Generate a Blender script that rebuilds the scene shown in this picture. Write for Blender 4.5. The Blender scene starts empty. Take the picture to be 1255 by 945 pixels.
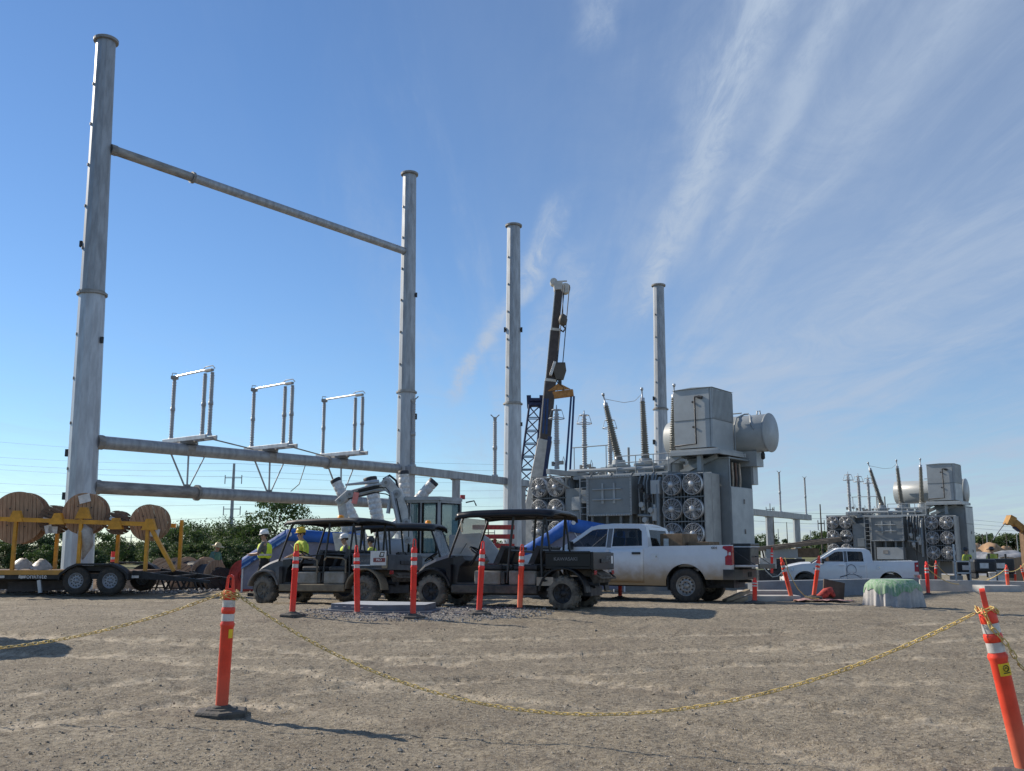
import bpy, bmesh, math, random
import numpy as np
from mathutils import Vector, Matrix, Euler
random.seed(7); rng = np.random.default_rng(7)
S = bpy.context.scene
COL = S.collection
PI = math.pi
def R(d): return math.radians(d)

# ------------------------------------------------------------------ camera
F, CAM_Z, PITCH = 1150.0, 1.42, R(9.65)
cam_d = bpy.data.cameras.new("camera"); cam = bpy.data.objects.new("camera", cam_d); COL.objects.link(cam)
cam_d.sensor_width = 36.0; cam_d.lens = 36.0*F/1255.0
cam_d.clip_start = 0.1; cam_d.clip_end = 9000
cam.location = (0, 0, CAM_Z); cam.rotation_euler = (R(90)+PITCH, 0, 0)
S.camera = cam

# ------------------------------------------------------------------ sky, sun, exposure
SUN_AZ, SUN_EL = R(-60), R(32)          # azimuth from +Y towards +X
S.view_settings.view_transform = 'Standard'; S.view_settings.look = 'None'
S.view_settings.exposure = 0.2; S.view_settings.gamma = 1.0; S.view_settings.use_curve_mapping = False
w = bpy.data.worlds.new("World"); S.world = w; w.use_nodes = True
nt = w.node_tree; nt.nodes.clear()
def N(nt, t, **k):
    n = nt.nodes.new(t)
    for a, b in k.items(): setattr(n, a, b)
    return n
def mth(nt, op, a, b=None, clamp=False):
    n = N(nt, 'ShaderNodeMath', operation=op, use_clamp=clamp)
    for i, x in enumerate((a, b)):
        if x is None: continue
        if isinstance(x, (int, float)): n.inputs[i].default_value = x
        else: nt.links.new(x, n.inputs[i])
    return n.outputs[0]
def maprange(nt, x, a, b, c=0.0, d=1.0, smooth=True):
    n = N(nt, 'ShaderNodeMapRange', interpolation_type='SMOOTHSTEP' if smooth else 'LINEAR', clamp=True)
    nt.links.new(x, n.inputs[0])
    for i, q in enumerate((a, b, c, d)): n.inputs[i+1].default_value = q
    return n.outputs[0]
out = N(nt, 'ShaderNodeOutputWorld'); bg = N(nt, 'ShaderNodeBackground'); bg.inputs[1].default_value = SKY_STRENGTH = 0.096
sky = N(nt, 'ShaderNodeTexSky', sky_type='NISHITA', sun_disc=False, sun_elevation=SUN_EL, sun_rotation=SUN_AZ)
sky.altitude = 200; sky.air_density = 1.0; sky.dust_density = 0.0; sky.ozone_density = 4.0
tc = N(nt, 'ShaderNodeTexCoord'); sep = N(nt, 'ShaderNodeSeparateXYZ'); nt.links.new(tc.outputs['Generated'], sep.inputs[0])
zz = mth(nt, 'MAXIMUM', mth(nt, 'ADD', sep.outputs[2], 0.06), 0.03)
pxx = mth(nt, 'DIVIDE', sep.outputs[0], zz); pyy = mth(nt, 'DIVIDE', sep.outputs[1], zz)
comb = N(nt, 'ShaderNodeCombineXYZ'); nt.links.new(pxx, comb.inputs[0]); nt.links.new(pyy, comb.inputs[1])
def cloud_noise(rot, scale, nscale, detail, rough, dist, seed):
    mp = N(nt, 'ShaderNodeMapping'); mp.inputs['Rotation'].default_value = (0, 0, rot); mp.inputs['Scale'].default_value = scale
    mp.inputs['Location'].default_value = (seed, seed*1.7, 0)
    nt.links.new(comb.outputs[0], mp.inputs[0])
    n = N(nt, 'ShaderNodeTexNoise'); n.inputs['Scale'].default_value = nscale; n.inputs['Detail'].default_value = detail
    n.inputs['Roughness'].default_value = rough; n.inputs['Distortion'].default_value = dist
    nt.links.new(mp.outputs[0], n.inputs['Vector']); return n.outputs[0]
streak = maprange(nt, cloud_noise(R(-6), (1.5, 0.13, 1), 1.0, 10, 0.66, 0.9, 3.1), 0.44, 0.68)
wisp   = maprange(nt, cloud_noise(R(28), (1.3, 0.55, 1), 2.2, 10, 0.68, 1.0, 8.4), 0.30, 0.75)
veil   = maprange(nt, cloud_noise(R(-16), (0.62, 0.16, 1), 1.2, 9, 0.62, 0.8, 12.0), 0.30, 0.66)
right  = maprange(nt, pxx, -0.55, 0.95, 0.03, 1.0)
mid    = maprange(nt, pxx, -0.75, 0.05, 0.02, 1.0)
low    = maprange(nt, sep.outputs[2], 0.02, 0.30, 0.55, 0.0)
d1 = mth(nt, 'MULTIPLY', mth(nt, 'MULTIPLY', streak, mth(nt, 'ADD', mth(nt, 'MULTIPLY', wisp, 0.75), 0.25)), mth(nt, 'MULTIPLY', mid, 0.70))
d2 = mth(nt, 'MULTIPLY', mth(nt, 'ADD', mth(nt, 'MULTIPLY', veil, mth(nt, 'ADD', mth(nt, 'MULTIPLY', wisp, 0.4), 0.45)), 0.34), mth(nt, 'MULTIPLY', right, 0.56))
d3 = mth(nt, 'MULTIPLY', mth(nt, 'MULTIPLY', wisp, low), mth(nt, 'ADD', mth(nt, 'MULTIPLY', right, .5), .35))
dist = mth(nt, 'MULTIPLY', mth(nt, 'SUBTRACT', cloud_noise(0, (1, .6, 1), 1.6, 6, .6, .3, 5.0), .5), 0.22)
fray = maprange(nt, cloud_noise(R(35), (3.4, .9, 1), 3.6, 10, .72, .6, 2.0), .36, .64)
for a_, b_, wd, y0, y1, amt in ((.385,.02,.10,.6,3.6,1.0),(.52,.02,.055,.6,3.0,.75),(.526,-.175,.065,2.1,5.0,1.0),(.15,0,.06,.5,1.62,.6),(.78,-.02,.10,1.0,3.5,.45),(.30,-.05,.10,2.4,4.5,.5)):
    off = mth(nt, 'ABSOLUTE', mth(nt, 'SUBTRACT', mth(nt, 'ADD', pxx, dist), mth(nt, 'ADD', mth(nt, 'MULTIPLY', pyy, b_), a_)))
    band = mth(nt, 'MULTIPLY', maprange(nt, off, 0.0, wd, 1, 0), mth(nt, 'MULTIPLY', maprange(nt, pyy, y0, y0+.35), maprange(nt, pyy, y1-.8 if y1 > 2 else y1-.1, y1, 1, 0)))
    band = mth(nt, 'MULTIPLY', band, mth(nt, 'MULTIPLY', mth(nt, 'ADD', mth(nt, 'MULTIPLY', fray, .7), .3), amt*1.0))
    d1 = mth(nt, 'SUBTRACT', 1.0, mth(nt, 'MULTIPLY', mth(nt, 'SUBTRACT', 1.0, d1), mth(nt, 'SUBTRACT', 1.0, band)))
den = mth(nt, 'SUBTRACT', 1.0, mth(nt, 'MULTIPLY', mth(nt, 'MULTIPLY', mth(nt, 'SUBTRACT', 1.0, d1), mth(nt, 'SUBTRACT', 1.0, d2)), mth(nt, 'SUBTRACT', 1.0, d3)), clamp=True)
tint = N(nt, 'ShaderNodeMix', data_type='RGBA', blend_type='MULTIPLY'); tint.inputs[0].default_value = 1.0; nt.links.new(sky.outputs[0], tint.inputs[6]); tint.inputs[7].default_value = (0.92, 1.05, 1.17, 1)
mix = N(nt, 'ShaderNodeMix', data_type='RGBA'); nt.links.new(den, mix.inputs[0]); nt.links.new(tint.outputs[2], mix.inputs[6])
mix.inputs[7].default_value = (4.0, 4.9, 6.3, 1)
nt.links.new(mix.outputs[2], bg.inputs[0]); nt.links.new(bg.outputs[0], out.inputs[0])
sd = bpy.data.lights.new("sun", 'SUN'); sd.energy = 5.0; sd.angle = R(0.53); sd.color = (1.0, 0.90, 0.76)
sun = bpy.data.objects.new("sun", sd); COL.objects.link(sun)
sun_dir = Vector((math.sin(SUN_AZ)*math.cos(SUN_EL), math.cos(SUN_AZ)*math.cos(SUN_EL), math.sin(SUN_EL)))
sun.rotation_euler = sun_dir.to_track_quat('Z', 'Y').to_euler()
sun.location = (-30, 20, 40)

# ------------------------------------------------------------------ terrain
def _vn(x, y, seed):
    xi = np.floor(x).astype(np.int64); yi = np.floor(y).astype(np.int64); fx = x-xi; fy = y-yi
    fx = fx*fx*(3-2*fx); fy = fy*fy*(3-2*fy)
    def h(a, b):
        n = (a*374761393 + b*668265263 + seed*1442695041) & 0x7fffffff
        n = ((n ^ (n >> 13))*1274126177) & 0x7fffffff
        return ((n ^ (n >> 16)) & 0xffff)/65535.0
    return (h(xi,yi)*(1-fx)+h(xi+1,yi)*fx)*(1-fy)+(h(xi,yi+1)*(1-fx)+h(xi+1,yi+1)*fx)*fy - 0.5
def sstep(x, a, b):
    t = np.clip((x-a)/(b-a), 0, 1); return t*t*(3-2*t)
def terrain(x, y):
    x = np.asarray(x, float); y = np.asarray(y, float)
    z = 0.20*np.exp(-((y-18.7)/2.6)**2/2)*(1-sstep(np.abs(x+1), 7.5, 12))
    z = z - 0.8*sstep(y, 29, 41) - 0.8*sstep(y, 46, 62)
    near = 1-sstep(y, 30, 90)
    z = z + near*(0.04*_vn(x*.33, y*.33, 1) + 0.018*_vn(x*1.1, y*1.1, 2) + 0.020*_vn(x*3.1, y*3.1, 3) + 0.016*_vn(x*7.7, y*7.7, 4) + .014*_vn(x*17, y*17, 5))
    rut = sstep(_vn(x*.22+.1*y, y*.5, 9), 0.05, 0.25)              # tyre tread ridges here and there
    z = z + near*0.012*rut*np.sin(x*17+3*np.sin(y*1.7))*np.sin(y*6)
    z = z + (0.13+.12*_vn(x*6,y*6,41))*np.exp(-((x-.4)**2/.45+(y-20.6)**2/.12)) + 0.05*np.exp(-((x+6)/3.)**2 - ((y-10.5)/.9)**2)
    z = z + 1.5*_vn(x*.004, y*.004, 6)*sstep(y, 150, 500)
    return z
TRACKS = []
def _trk(pts, off=0.0):
    P = np.array(pts, float); d = np.gradient(P, axis=0); nrm = np.stack([-d[:,1], d[:,0]], 1); nrm /= np.linalg.norm(nrm, axis=1)[:,None]
    Q = P+nrm*off; tt = np.linspace(0, len(Q)-1, 60); TRACKS.append(np.stack([np.interp(tt, range(len(Q)), Q[:,0]), np.interp(tt, range(len(Q)), Q[:,1])], 1))
for _o in (0, 1.55): _trk([(-3.4,9.6),(-2.18,8.73),(-1.03,8.0),(-.18,7.36),(.42,6.6),(.75,6.0),(.95,5.2),(1.05,4.2)], _o)
for _o in (0, 1.6): _trk([(-9,6.2),(-6,6.9),(-4.1,7.5),(-3.45,8.3),(-2.87,8.97),(-1.6,9.9),(.4,10.9),(3,11.8),(7,12.6),(12,13)], _o)
for _o in (0, 1.6): _trk([(5.5,4.2),(3.6,5.8),(2.2,7.0),(.6,8.6),(-1.5,10.4),(-4.5,12.2),(-9,13.6)], -_o)
for _o in (0, 1.7): _trk([(-14,24.3),(-7,23.6),(0,24.8),(6,19.8),(12,19.2),(20,19)], -_o)
for _o in (0, 1.7): _trk([(-14,15.2),(-8,14.6),(-2,14.2),(4,15.0),(9,17.0),(16,20)], -_o)
def track_field(x, y):
    out = np.full(x.shape, 9.0)
    for T in TRACKS:
        a, b = T[:-1], T[1:]; m = (x > T[:,0].min()-1) & (x < T[:,0].max()+1) & (y > T[:,1].min()-1) & (y < T[:,1].max()+1)
        if not m.any(): continue
        X, Y = x[m], y[m]; best = np.full(X.shape, 9.0)
        for p, q in zip(a, b):
            e = q-p; L2 = (e**2).sum(); t = np.clip(((X-p[0])*e[0]+(Y-p[1])*e[1])/L2, 0, 1); best = np.minimum(best, np.hypot(X-p[0]-t*e[0], Y-p[1]-t*e[1]))
        out[m] = np.minimum(out[m], best)
    return out
def gz(x, y): return float(terrain(x, y))
def px(u, v, d):                       # the point at forward distance d seen at photo pixel (u, v)
    du, dv = (u-627.5)/F, (472.5-v)/F
    fy = math.cos(PITCH)-dv*math.sin(PITCH); fz = math.sin(PITCH)+dv*math.cos(PITCH)
    return Vector((du/fy*d, d, CAM_Z+fz/fy*d))
def gpx(u, v):                         # where the line of sight through (u, v) meets the ground
    d = 3.0
    while d < 2000:
        p = px(u, v, d)
        if p.z <= gz(p.x, p.y): return Vector((p.x, p.y, gz(p.x, p.y)))
        d *= 1.004
    return px(u, v, 2000)

# ------------------------------------------------------------------ materials
MATS = {}
def mat(name, col, rough=.6, metal=0.0, var=.15, scale=4.0, bump=0.0, bscale=40.0, col2=None, dust=None, spec=None, detail=6, stretch=None, sheen=None):
    if name in MATS: return MATS[name]
    m = bpy.data.materials.new(name); m.use_nodes = True; MATS[name] = m
    t = m.node_tree; b = t.nodes['Principled BSDF']
    b.inputs['Roughness'].default_value = rough; b.inputs['Metallic'].default_value = metal
    if spec is not None: b.inputs['Specular IOR Level'].default_value = spec
    co = N(t, 'ShaderNodeTexCoord'); vec = co.outputs['Object']
    if stretch:
        mp = N(t, 'ShaderNodeMapping'); mp.inputs['Scale'].default_value = stretch; t.links.new(vec, mp.inputs[0]); vec = mp.outputs[0]
    n = N(t, 'ShaderNodeTexNoise'); n.inputs['Scale'].default_value = scale; n.inputs['Detail'].default_value = detail; n.inputs['Roughness'].default_value = .65
    t.links.new(vec, n.inputs['Vector'])
    mx = N(t, 'ShaderNodeMix', data_type='RGBA')
    c2 = col2 or tuple(max(0, c*(1-var*1.6)) for c in col); c1 = col if col2 else tuple(min(1, c*(1+var)) for c in col)
    mx.inputs[6].default_value = (*c1, 1); mx.inputs[7].default_value = (*c2, 1)
    t.links.new(maprange(t, n.outputs[0], .32, .68), mx.inputs[0]); colout = mx.outputs[2]
    oi = N(t, 'ShaderNodeObjectInfo'); hsv = N(t, 'ShaderNodeHueSaturation')
    t.links.new(colout, hsv.inputs['Color']); t.links.new(maprange(t, oi.outputs['Random'], 0, 1, .93, 1.07, False), hsv.inputs['Value']); colout = hsv.outputs[0]
    if dust:                                            # dust = (z full, z none, colour, amount): dried mud thrown up from the ground
        z0, z1, dc, amt = dust
        s = N(t, 'ShaderNodeSeparateXYZ'); t.links.new(co.outputs['Object'], s.inputs[0])
        n2 = N(t, 'ShaderNodeTexNoise'); n2.inputs['Scale'].default_value = 5; n2.inputs['Detail'].default_value = 8; t.links.new(co.outputs['Object'], n2.inputs['Vector'])
        zz = mth(t, 'ADD', s.outputs[2], mth(t, 'MULTIPLY', mth(t, 'SUBTRACT', n2.outputs[0], .5), .45*(z1-z0)+.12))
        fac = mth(t, 'MULTIPLY', maprange(t, zz, z0, z1, 1, 0), amt)
        m2 = N(t, 'ShaderNodeMix', data_type='RGBA'); t.links.new(fac, m2.inputs[0]); t.links.new(colout, m2.inputs[6]); m2.inputs[7].default_value = (*dc, 1); colout = m2.outputs[2]
        mr = N(t, 'ShaderNodeMix', data_type='FLOAT'); t.links.new(fac, mr.inputs[0]); mr.inputs[2].default_value = rough; mr.inputs[3].default_value = .9
        t.links.new(mr.outputs[0], b.inputs['Roughness'])
    else:
        t.links.new(maprange(t, n.outputs[0], .3, .7, max(.02, rough-.08), min(1, rough+.1), False), b.inputs['Roughness'])
    t.links.new(colout, b.inputs['Base Color'])
    if bump:
        nb = N(t, 'ShaderNodeTexNoise'); nb.inputs['Scale'].default_value = bscale; nb.inputs['Detail'].default_value = 4; t.links.new(vec, nb.inputs['Vector'])
        bp = N(t, 'ShaderNodeBump'); bp.inputs['Strength'].default_value = bump; bp.inputs['Distance'].default_value = .02
        t.links.new(nb.outputs[0], bp.inputs['Height']); t.links.new(bp.outputs[0], b.inputs['Normal'])
    return m
MUD = (.27, .215, .15)
GALV  = mat('galvanised_steel', (.37,.39,.41), .5, .45, .16, 3.2, .06, 30, col2=(.26,.275,.29), stretch=(1.6,1.6,.3))
GALVD = mat('weathered_steel', (.34,.33,.31), .6, .35, .2, 3, .1, 30, col2=(.17,.165,.16), stretch=(.4,.4,1))
GALVB = mat('bright_zinc', (.45,.475,.50), .47, .45, .08, 3.2, col2=(.34,.36,.385), stretch=(1.6,1.6,.3))
DARKM = mat('dark_steel', (.045,.046,.05), .55, .4, .2, 6)
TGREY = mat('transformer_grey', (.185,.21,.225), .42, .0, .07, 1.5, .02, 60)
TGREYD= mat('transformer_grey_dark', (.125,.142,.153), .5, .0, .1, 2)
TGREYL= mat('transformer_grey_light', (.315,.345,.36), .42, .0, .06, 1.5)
BLACKP= mat('black_plastic', (.018,.019,.021), .42, 0, .25, 8, dust=(.3,.7,MUD,.3))
BLACKR= mat('black_rubber', (.022,.022,.022), .75, 0, .25, 12, .25, 60)
TYRE  = mat('tyre_rubber', (.028,.027,.026), .85, 0, .2, 10, .2, 80, col2=(.075,.064,.05))
TYREM = mat('muddy_tyre', (.19,.165,.13), .9, 0, .2, 6, .3, 60, col2=(.05,.046,.04))
GLASS = bpy.data.materials.new('window_glass'); GLASS.use_nodes = True
def _glass(m, tint, tr):
    t = m.node_tree; b = t.nodes['Principled BSDF']; o = t.nodes['Material Output']
    b.inputs['Base Color'].default_value = (*tint, 1); b.inputs['Roughness'].default_value = .05
    tb = N(t, 'ShaderNodeBsdfTransparent'); ms = N(t, 'ShaderNodeMixShader'); ms.inputs[0].default_value = tr
    t.links.new(b.outputs[0], ms.inputs[1]); t.links.new(tb.outputs[0], ms.inputs[2]); t.links.new(ms.outputs[0], o.inputs[0])
_glass(GLASS, (.012,.016,.018), .35)
CLEARG = bpy.data.materials.new('dusty_windscreen'); CLEARG.use_nodes = True; _glass(CLEARG, (.42,.46,.50), .45)
GREENG = bpy.data.materials.new('tinted_cab_glass'); GREENG.use_nodes = True; _glass(GREENG, (.08,.20,.22), .6)

# ------------------------------------------------------------------ mesh builder and scene bookkeeping
class MB:
    def __init__(s): s.v=[]; s.f=[]; s.mi=[]; s.sm=[]
    def add(s, vs, fs, mi=0, sm=False):
        o = len(s.v); s.v += [tuple(q) for q in vs]
        for i, f in enumerate(fs):
            s.f.append(tuple(o+k for k in f)); s.mi.append(mi); s.sm.append(sm)
        return s
    def box(s, c, size, rot=None, mi=0):
        x, y, z = (q/2 for q in size); c = Vector(c)
        vs = [Vector(q) for q in ((-x,-y,-z),(x,-y,-z),(x,y,-z),(-x,y,-z),(-x,-y,z),(x,-y,z),(x,y,z),(-x,y,z))]
        if rot is not None:
            m = rot if isinstance(rot, Matrix) else Euler(rot).to_matrix()
            vs = [m @ q for q in vs]
        return s.add([c+q for q in vs], [(0,3,2,1),(4,5,6,7),(0,1,5,4),(1,2,6,5),(2,3,7,6),(3,0,4,7)], mi)
    def bx(s, x0, x1, y0, y1, z0, z1, mi=0): return s.box(((x0+x1)/2,(y0+y1)/2,(z0+z1)/2), (abs(x1-x0),abs(y1-y0),abs(z1-z0)), None, mi)
    def frame(s, p, q, up=(0,0,1)):
        z = (Vector(q)-Vector(p)); L = z.length; z = z.normalized(); u = Vector(up)
        if abs(z.dot(u.normalized())) > .98: u = Vector((1,0,0)) if abs(z.x) < .9 else Vector((0,1,0))
        x = u.cross(z).normalized(); y = z.cross(x)
        return x, y, z, L
    def bar(s, p, q, w, h, mi=0, up=(0,0,1)):
        p, q = Vector(p), Vector(q); x, y, z, L = s.frame(p, q, up)
        vs = [a + x*i*w/2 + y*j*h/2 for a in (p, q) for i, j in ((-1,-1),(1,-1),(1,1),(-1,1))]
        return s.add(vs, [(0,3,2,1),(4,5,6,7),(0,1,5,4),(1,2,6,5),(2,3,7,6),(3,0,4,7)], mi)
    def lathe(s, p, q, prof, n=12, mi=0, sm=True, caps=True, ph=0.0):        # prof = [(t along p->q in metres, radius)]
        p, q = Vector(p), Vector(q); x, y, z, L = s.frame(p, q)
        vs = []
        for h, r in prof:
            for k in range(n):
                a = 2*PI*k/n+ph; vs.append(p+z*h+x*(r*math.cos(a))+y*(r*math.sin(a)))
        fs = [(i*n+k, i*n+(k+1)%n, (i+1)*n+(k+1)%n, (i+1)*n+k) for i in range(len(prof)-1) for k in range(n)]
        s.add(vs, fs, mi, sm)
        if caps:
            if prof[0][1] > 1e-4: s.add(vs[:n], [tuple(range(n-1,-1,-1))], mi)
            if prof[-1][1] > 1e-4: s.add(vs[-n:], [tuple(range(n))], mi)
        return s
    def cyl(s, p, q, r, r2=None, n=12, mi=0, sm=True, caps=True):
        return s.lathe(p, q, [(0, r), ((Vector(q)-Vector(p)).length, r if r2 is None else r2)], n, mi, sm, caps)
    def tube(s, pts, r, n=6, mi=0, closed=False):
        pts = [Vector(a) for a in pts]; m = len(pts); rings = []; prev = None
        for i, a in enumerate(pts):
            t = (pts[(i+1)%m]-pts[i-1]) if closed else (pts[min(i+1,m-1)]-pts[max(i-1,0)])
            t = t.normalized(); u = prev if prev is not None else (Vector((0,0,1)) if abs(t.z) < .9 else Vector((1,0,0)))
            x = (u - t*u.dot(t)); 
            if x.length < 1e-5: x = t.orthogonal()
            x = x.normalized(); prev = x; y = t.cross(x)
            rr = r[i] if isinstance(r, (list, tuple)) else r
            rings += [a+x*(rr*math.cos(2*PI*k/n))+y*(rr*math.sin(2*PI*k/n)) for k in range(n)]
        M_ = m if closed else m-1
        fs = [(i*n+k, i*n+(k+1)%n, ((i+1)%m)*n+(k+1)%n, ((i+1)%m)*n+k) for i in range(M_) for k in range(n)]
        s.add(rings, fs, mi, True)
        if not closed: s.add(rings[:n], [tuple(range(n-1,-1,-1))], mi); s.add(rings[-n:], [tuple(range(n))], mi)
        return s
    def prism(s, poly, a, b, axis='y', mi=0, sm=False):       # polygon in the other two axes, swept from a to b
        def P(u, v, t): return {'y': (u,t,v), 'x': (t,u,v), 'z': (u,v,t)}[axis]
        n = len(poly); vs = [P(u,v,a) for u,v in poly]+[P(u,v,b) for u,v in poly]
        s.add(vs, [tuple(range(n)), tuple(range(2*n-1,n-1,-1))], mi)
        return s.add(vs, [(i, n+i, n+(i+1)%n, (i+1)%n) for i in range(n)], mi, sm)
    def quad(s, a, b, c, d, mi=0): return s.add([a,b,c,d], [(0,1,2,3)], mi)
    def build(s, name, mats, parent=None, bevel=0, seg=2, fix=True, solid=0, **props):
        me = bpy.data.meshes.new(name); me.from_pydata(s.v, [], s.f)
        for m in (mats if isinstance(mats, (list, tuple)) else [mats]): me.materials.append(m)
        me.polygons.foreach_set('material_index', s.mi); me.polygons.foreach_set('use_smooth', s.sm); me.update()
        if fix:
            bm = bmesh.new(); bm.from_mesh(me); bmesh.ops.recalc_face_normals(bm, faces=bm.faces); bm.to_mesh(me); bm.free()
        o = bpy.data.objects.new(name, me); COL.objects.link(o)
        if parent is not None: o.parent = parent
        if solid: md = o.modifiers.new('t', 'SOLIDIFY'); md.thickness = solid; md.offset = 0
        if bevel:
            md = o.modifiers.new('b', 'BEVEL'); md.width = bevel; md.segments = seg; md.limit_method = 'ANGLE'; md.angle_limit = R(40)
        for k, q in props.items(): o[k] = q
        return o
def tag(o, label, cat, group=None):
    o['label'] = label; o['category'] = cat
    if group: o['group'] = group
    return o
def thing(name, label, cat, loc=(0,0,0), rz=0.0, group=None, rot=None):
    o = bpy.data.objects.new(name, None); COL.objects.link(o); o.empty_display_size = .2
    o.location = loc; o.rotation_euler = rot if rot else (0,0,rz); return tag(o, label, cat, group)
def dup(root, loc=None, rz=None, label=None, par=None, rot=None):
    c = root.copy(); COL.objects.link(c)
    if par is not None: c.parent = par
    if loc is not None: c.location = loc
    if rz is not None: c.rotation_euler = (0,0,rz)
    if rot is not None: c.rotation_euler = rot
    if label: c['label'] = label
    for ch in [q for q in KIDS(root)]: dup(ch, par=c)
    return c
def KIDS(o): return [q for q in bpy.data.objects if q.parent == o]
FONTC = {}
def lettering(txt, size, parent, loc, rot, m, name='lettering', depth=.003):
    cu = bpy.data.curves.new(name, 'FONT'); cu.body = txt; cu.size = size; cu.extrude = depth; cu.align_x = 'CENTER'; cu.align_y = 'CENTER'
    o = bpy.data.objects.new(name, cu); COL.objects.link(o); bpy.context.view_layer.update()
    me = bpy.data.meshes.new_from_object(o.evaluated_get(bpy.context.evaluated_depsgraph_get())); bpy.data.objects.remove(o)
    q = bpy.data.objects.new(name, me); COL.objects.link(q); me.materials.clear(); me.materials.append(m)
    q.parent = parent; q.location = loc; q.rotation_euler = rot; return q

# ------------------------------------------------------------------ ground sheet
def ground_material():
    m = bpy.data.materials.new('dirt_and_gravel'); m.use_nodes = True; t = m.node_tree; b = t.nodes['Principled BSDF']
    b.inputs['Roughness'].default_value = .92; b.inputs['Specular IOR Level'].default_value = .25
    co = N(t, 'ShaderNodeTexCoord'); P = co.outputs['Object']
    def noise(sc, det, rgh=.6, mpscale=None, rot=0, dist=0):
        v = P
        if mpscale:
            mp = N(t, 'ShaderNodeMapping'); mp.inputs['Scale'].default_value = mpscale; mp.inputs['Rotation'].default_value = (0,0,rot); t.links.new(P, mp.inputs[0]); v = mp.outputs[0]
        n = N(t, 'ShaderNodeTexNoise'); n.inputs['Scale'].default_value = sc; n.inputs['Detail'].default_value = det; n.inputs['Roughness'].default_value = rgh; n.inputs['Distortion'].default_value = dist
        t.links.new(v, n.inputs['Vector']); return n.outputs[0]
    def mixc(f, a, bb):
        x = N(t, 'ShaderNodeMix', data_type='RGBA'); t.links.new(f, x.inputs[0])
        for i, q in ((6, a), (7, bb)):
            if isinstance(q, tuple): x.inputs[i].default_value = (*q, 1)
            else: t.links.new(q, x.inputs[i])
        return x.outputs[2]
    c = mixc(maprange(t, noise(1.0, 8), .3, .7), (.265,.222,.157), (.37,.315,.228))
    c = mixc(maprange(t, noise(16, 8, .8), .42, .62), c, (.125,.102,.073))
    c = mixc(mth(t,'MULTIPLY', maprange(t, noise(24, 6, .8), .52, .66), .6), c, (.42,.37,.29))
    c = mixc(mth(t,'MULTIPLY', maprange(t, noise(55, 3, .6), .52, .7), .75), c, (.46,.42,.36))       # pale grit
    c = mixc(mth(t,'MULTIPLY', maprange(t, noise(70, 3, .6), .56, .74), .7), c, (.085,.075,.065))     # dark grit
    streak = maprange(t, noise(1.0, 9, .68, (.42, 1.5, 1), R(-12), .7), .57, .64)                   # dried mud worn smooth by tyres
    gritty = maprange(t, noise(20, 6, .75), .40, .60)
    streak = mth(t, 'MULTIPLY', streak, gritty)
    c = mixc(mth(t, 'MULTIPLY', streak, .38), c, (.50,.43,.325))
    ta = N(t, 'ShaderNodeAttribute', attribute_name='track'); tk = mth(t, 'MULTIPLY', ta.outputs['Fac'], mth(t, 'MULTIPLY', maprange(t, noise(2.2, 8, .7), .36, .58), mth(t, 'ADD', mth(t, 'MULTIPLY', gritty, .6), .4)))
    c = mixc(mth(t, 'MULTIPLY', tk, .8), c, (.50,.43,.325)); streak = mth(t, 'MAXIMUM', streak, tk)
    damp = maprange(t, noise(.45, 8, .68, (1, 1.3, 1)), .50, .68)
    c = mixc(mth(t, 'MULTIPLY', damp, .5), c, (.15,.12,.09))
    s = N(t, 'ShaderNodeSeparateXYZ'); t.links.new(P, s.inputs[0]); X, Y = s.outputs[0], s.outputs[1]
    # crushed-stone patch round the slab
    e = mth(t, 'ADD', mth(t, 'POWER', mth(t, 'DIVIDE', mth(t, 'ADD', X, 1.6), 2.1), 2), mth(t, 'POWER', mth(t, 'DIVIDE', mth(t, 'SUBTRACT', Y, 17.9), 1.3), 2))
    e = mth(t, 'ADD', e, mth(t, 'MULTIPLY', mth(t, 'SUBTRACT', noise(1.4, 5), .5), 1.4))
    grav = maprange(t, e, .5, 1.1, .75, 0)
    c = mixc(grav, c, mixc(maprange(t, noise(26, 3, .7), .35, .65), (.13,.125,.12), (.33,.32,.31)))
    far = maprange(t, Y, 75, 130)
    c = mixc(far, c, mixc(maprange(t, noise(.05, 8), .35, .65), (.075,.095,.03), (.20,.185,.09)))
    t.links.new(c, b.inputs['Base Color'])
    h = mth(t, 'ADD', mth(t, 'MULTIPLY', noise(48, 4, .7), .5), mth(t, 'ADD', mth(t, 'MULTIPLY', noise(14, 6, .65), .9), mth(t,'MULTIPLY', noise(130, 2), .2)))
    bp = N(t, 'ShaderNodeBump'); bp.inputs['Strength'].default_value = .85; bp.inputs['Distance'].default_value = .05
    t.links.new(h, bp.inputs['Height'])
    fade = maprange(t, Y, 20, 60, .85, .15); t.links.new(fade, bp.inputs['Strength'])
    sm_ = mth(t, 'MULTIPLY', fade, mth(t, 'SUBTRACT', 1.0, mth(t, 'MULTIPLY', streak, .6))); t.links.new(sm_, bp.inputs['Strength'])
    t.links.new(bp.outputs[0], b.inputs['Normal'])
    return m
GROUND = ground_material()
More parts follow.
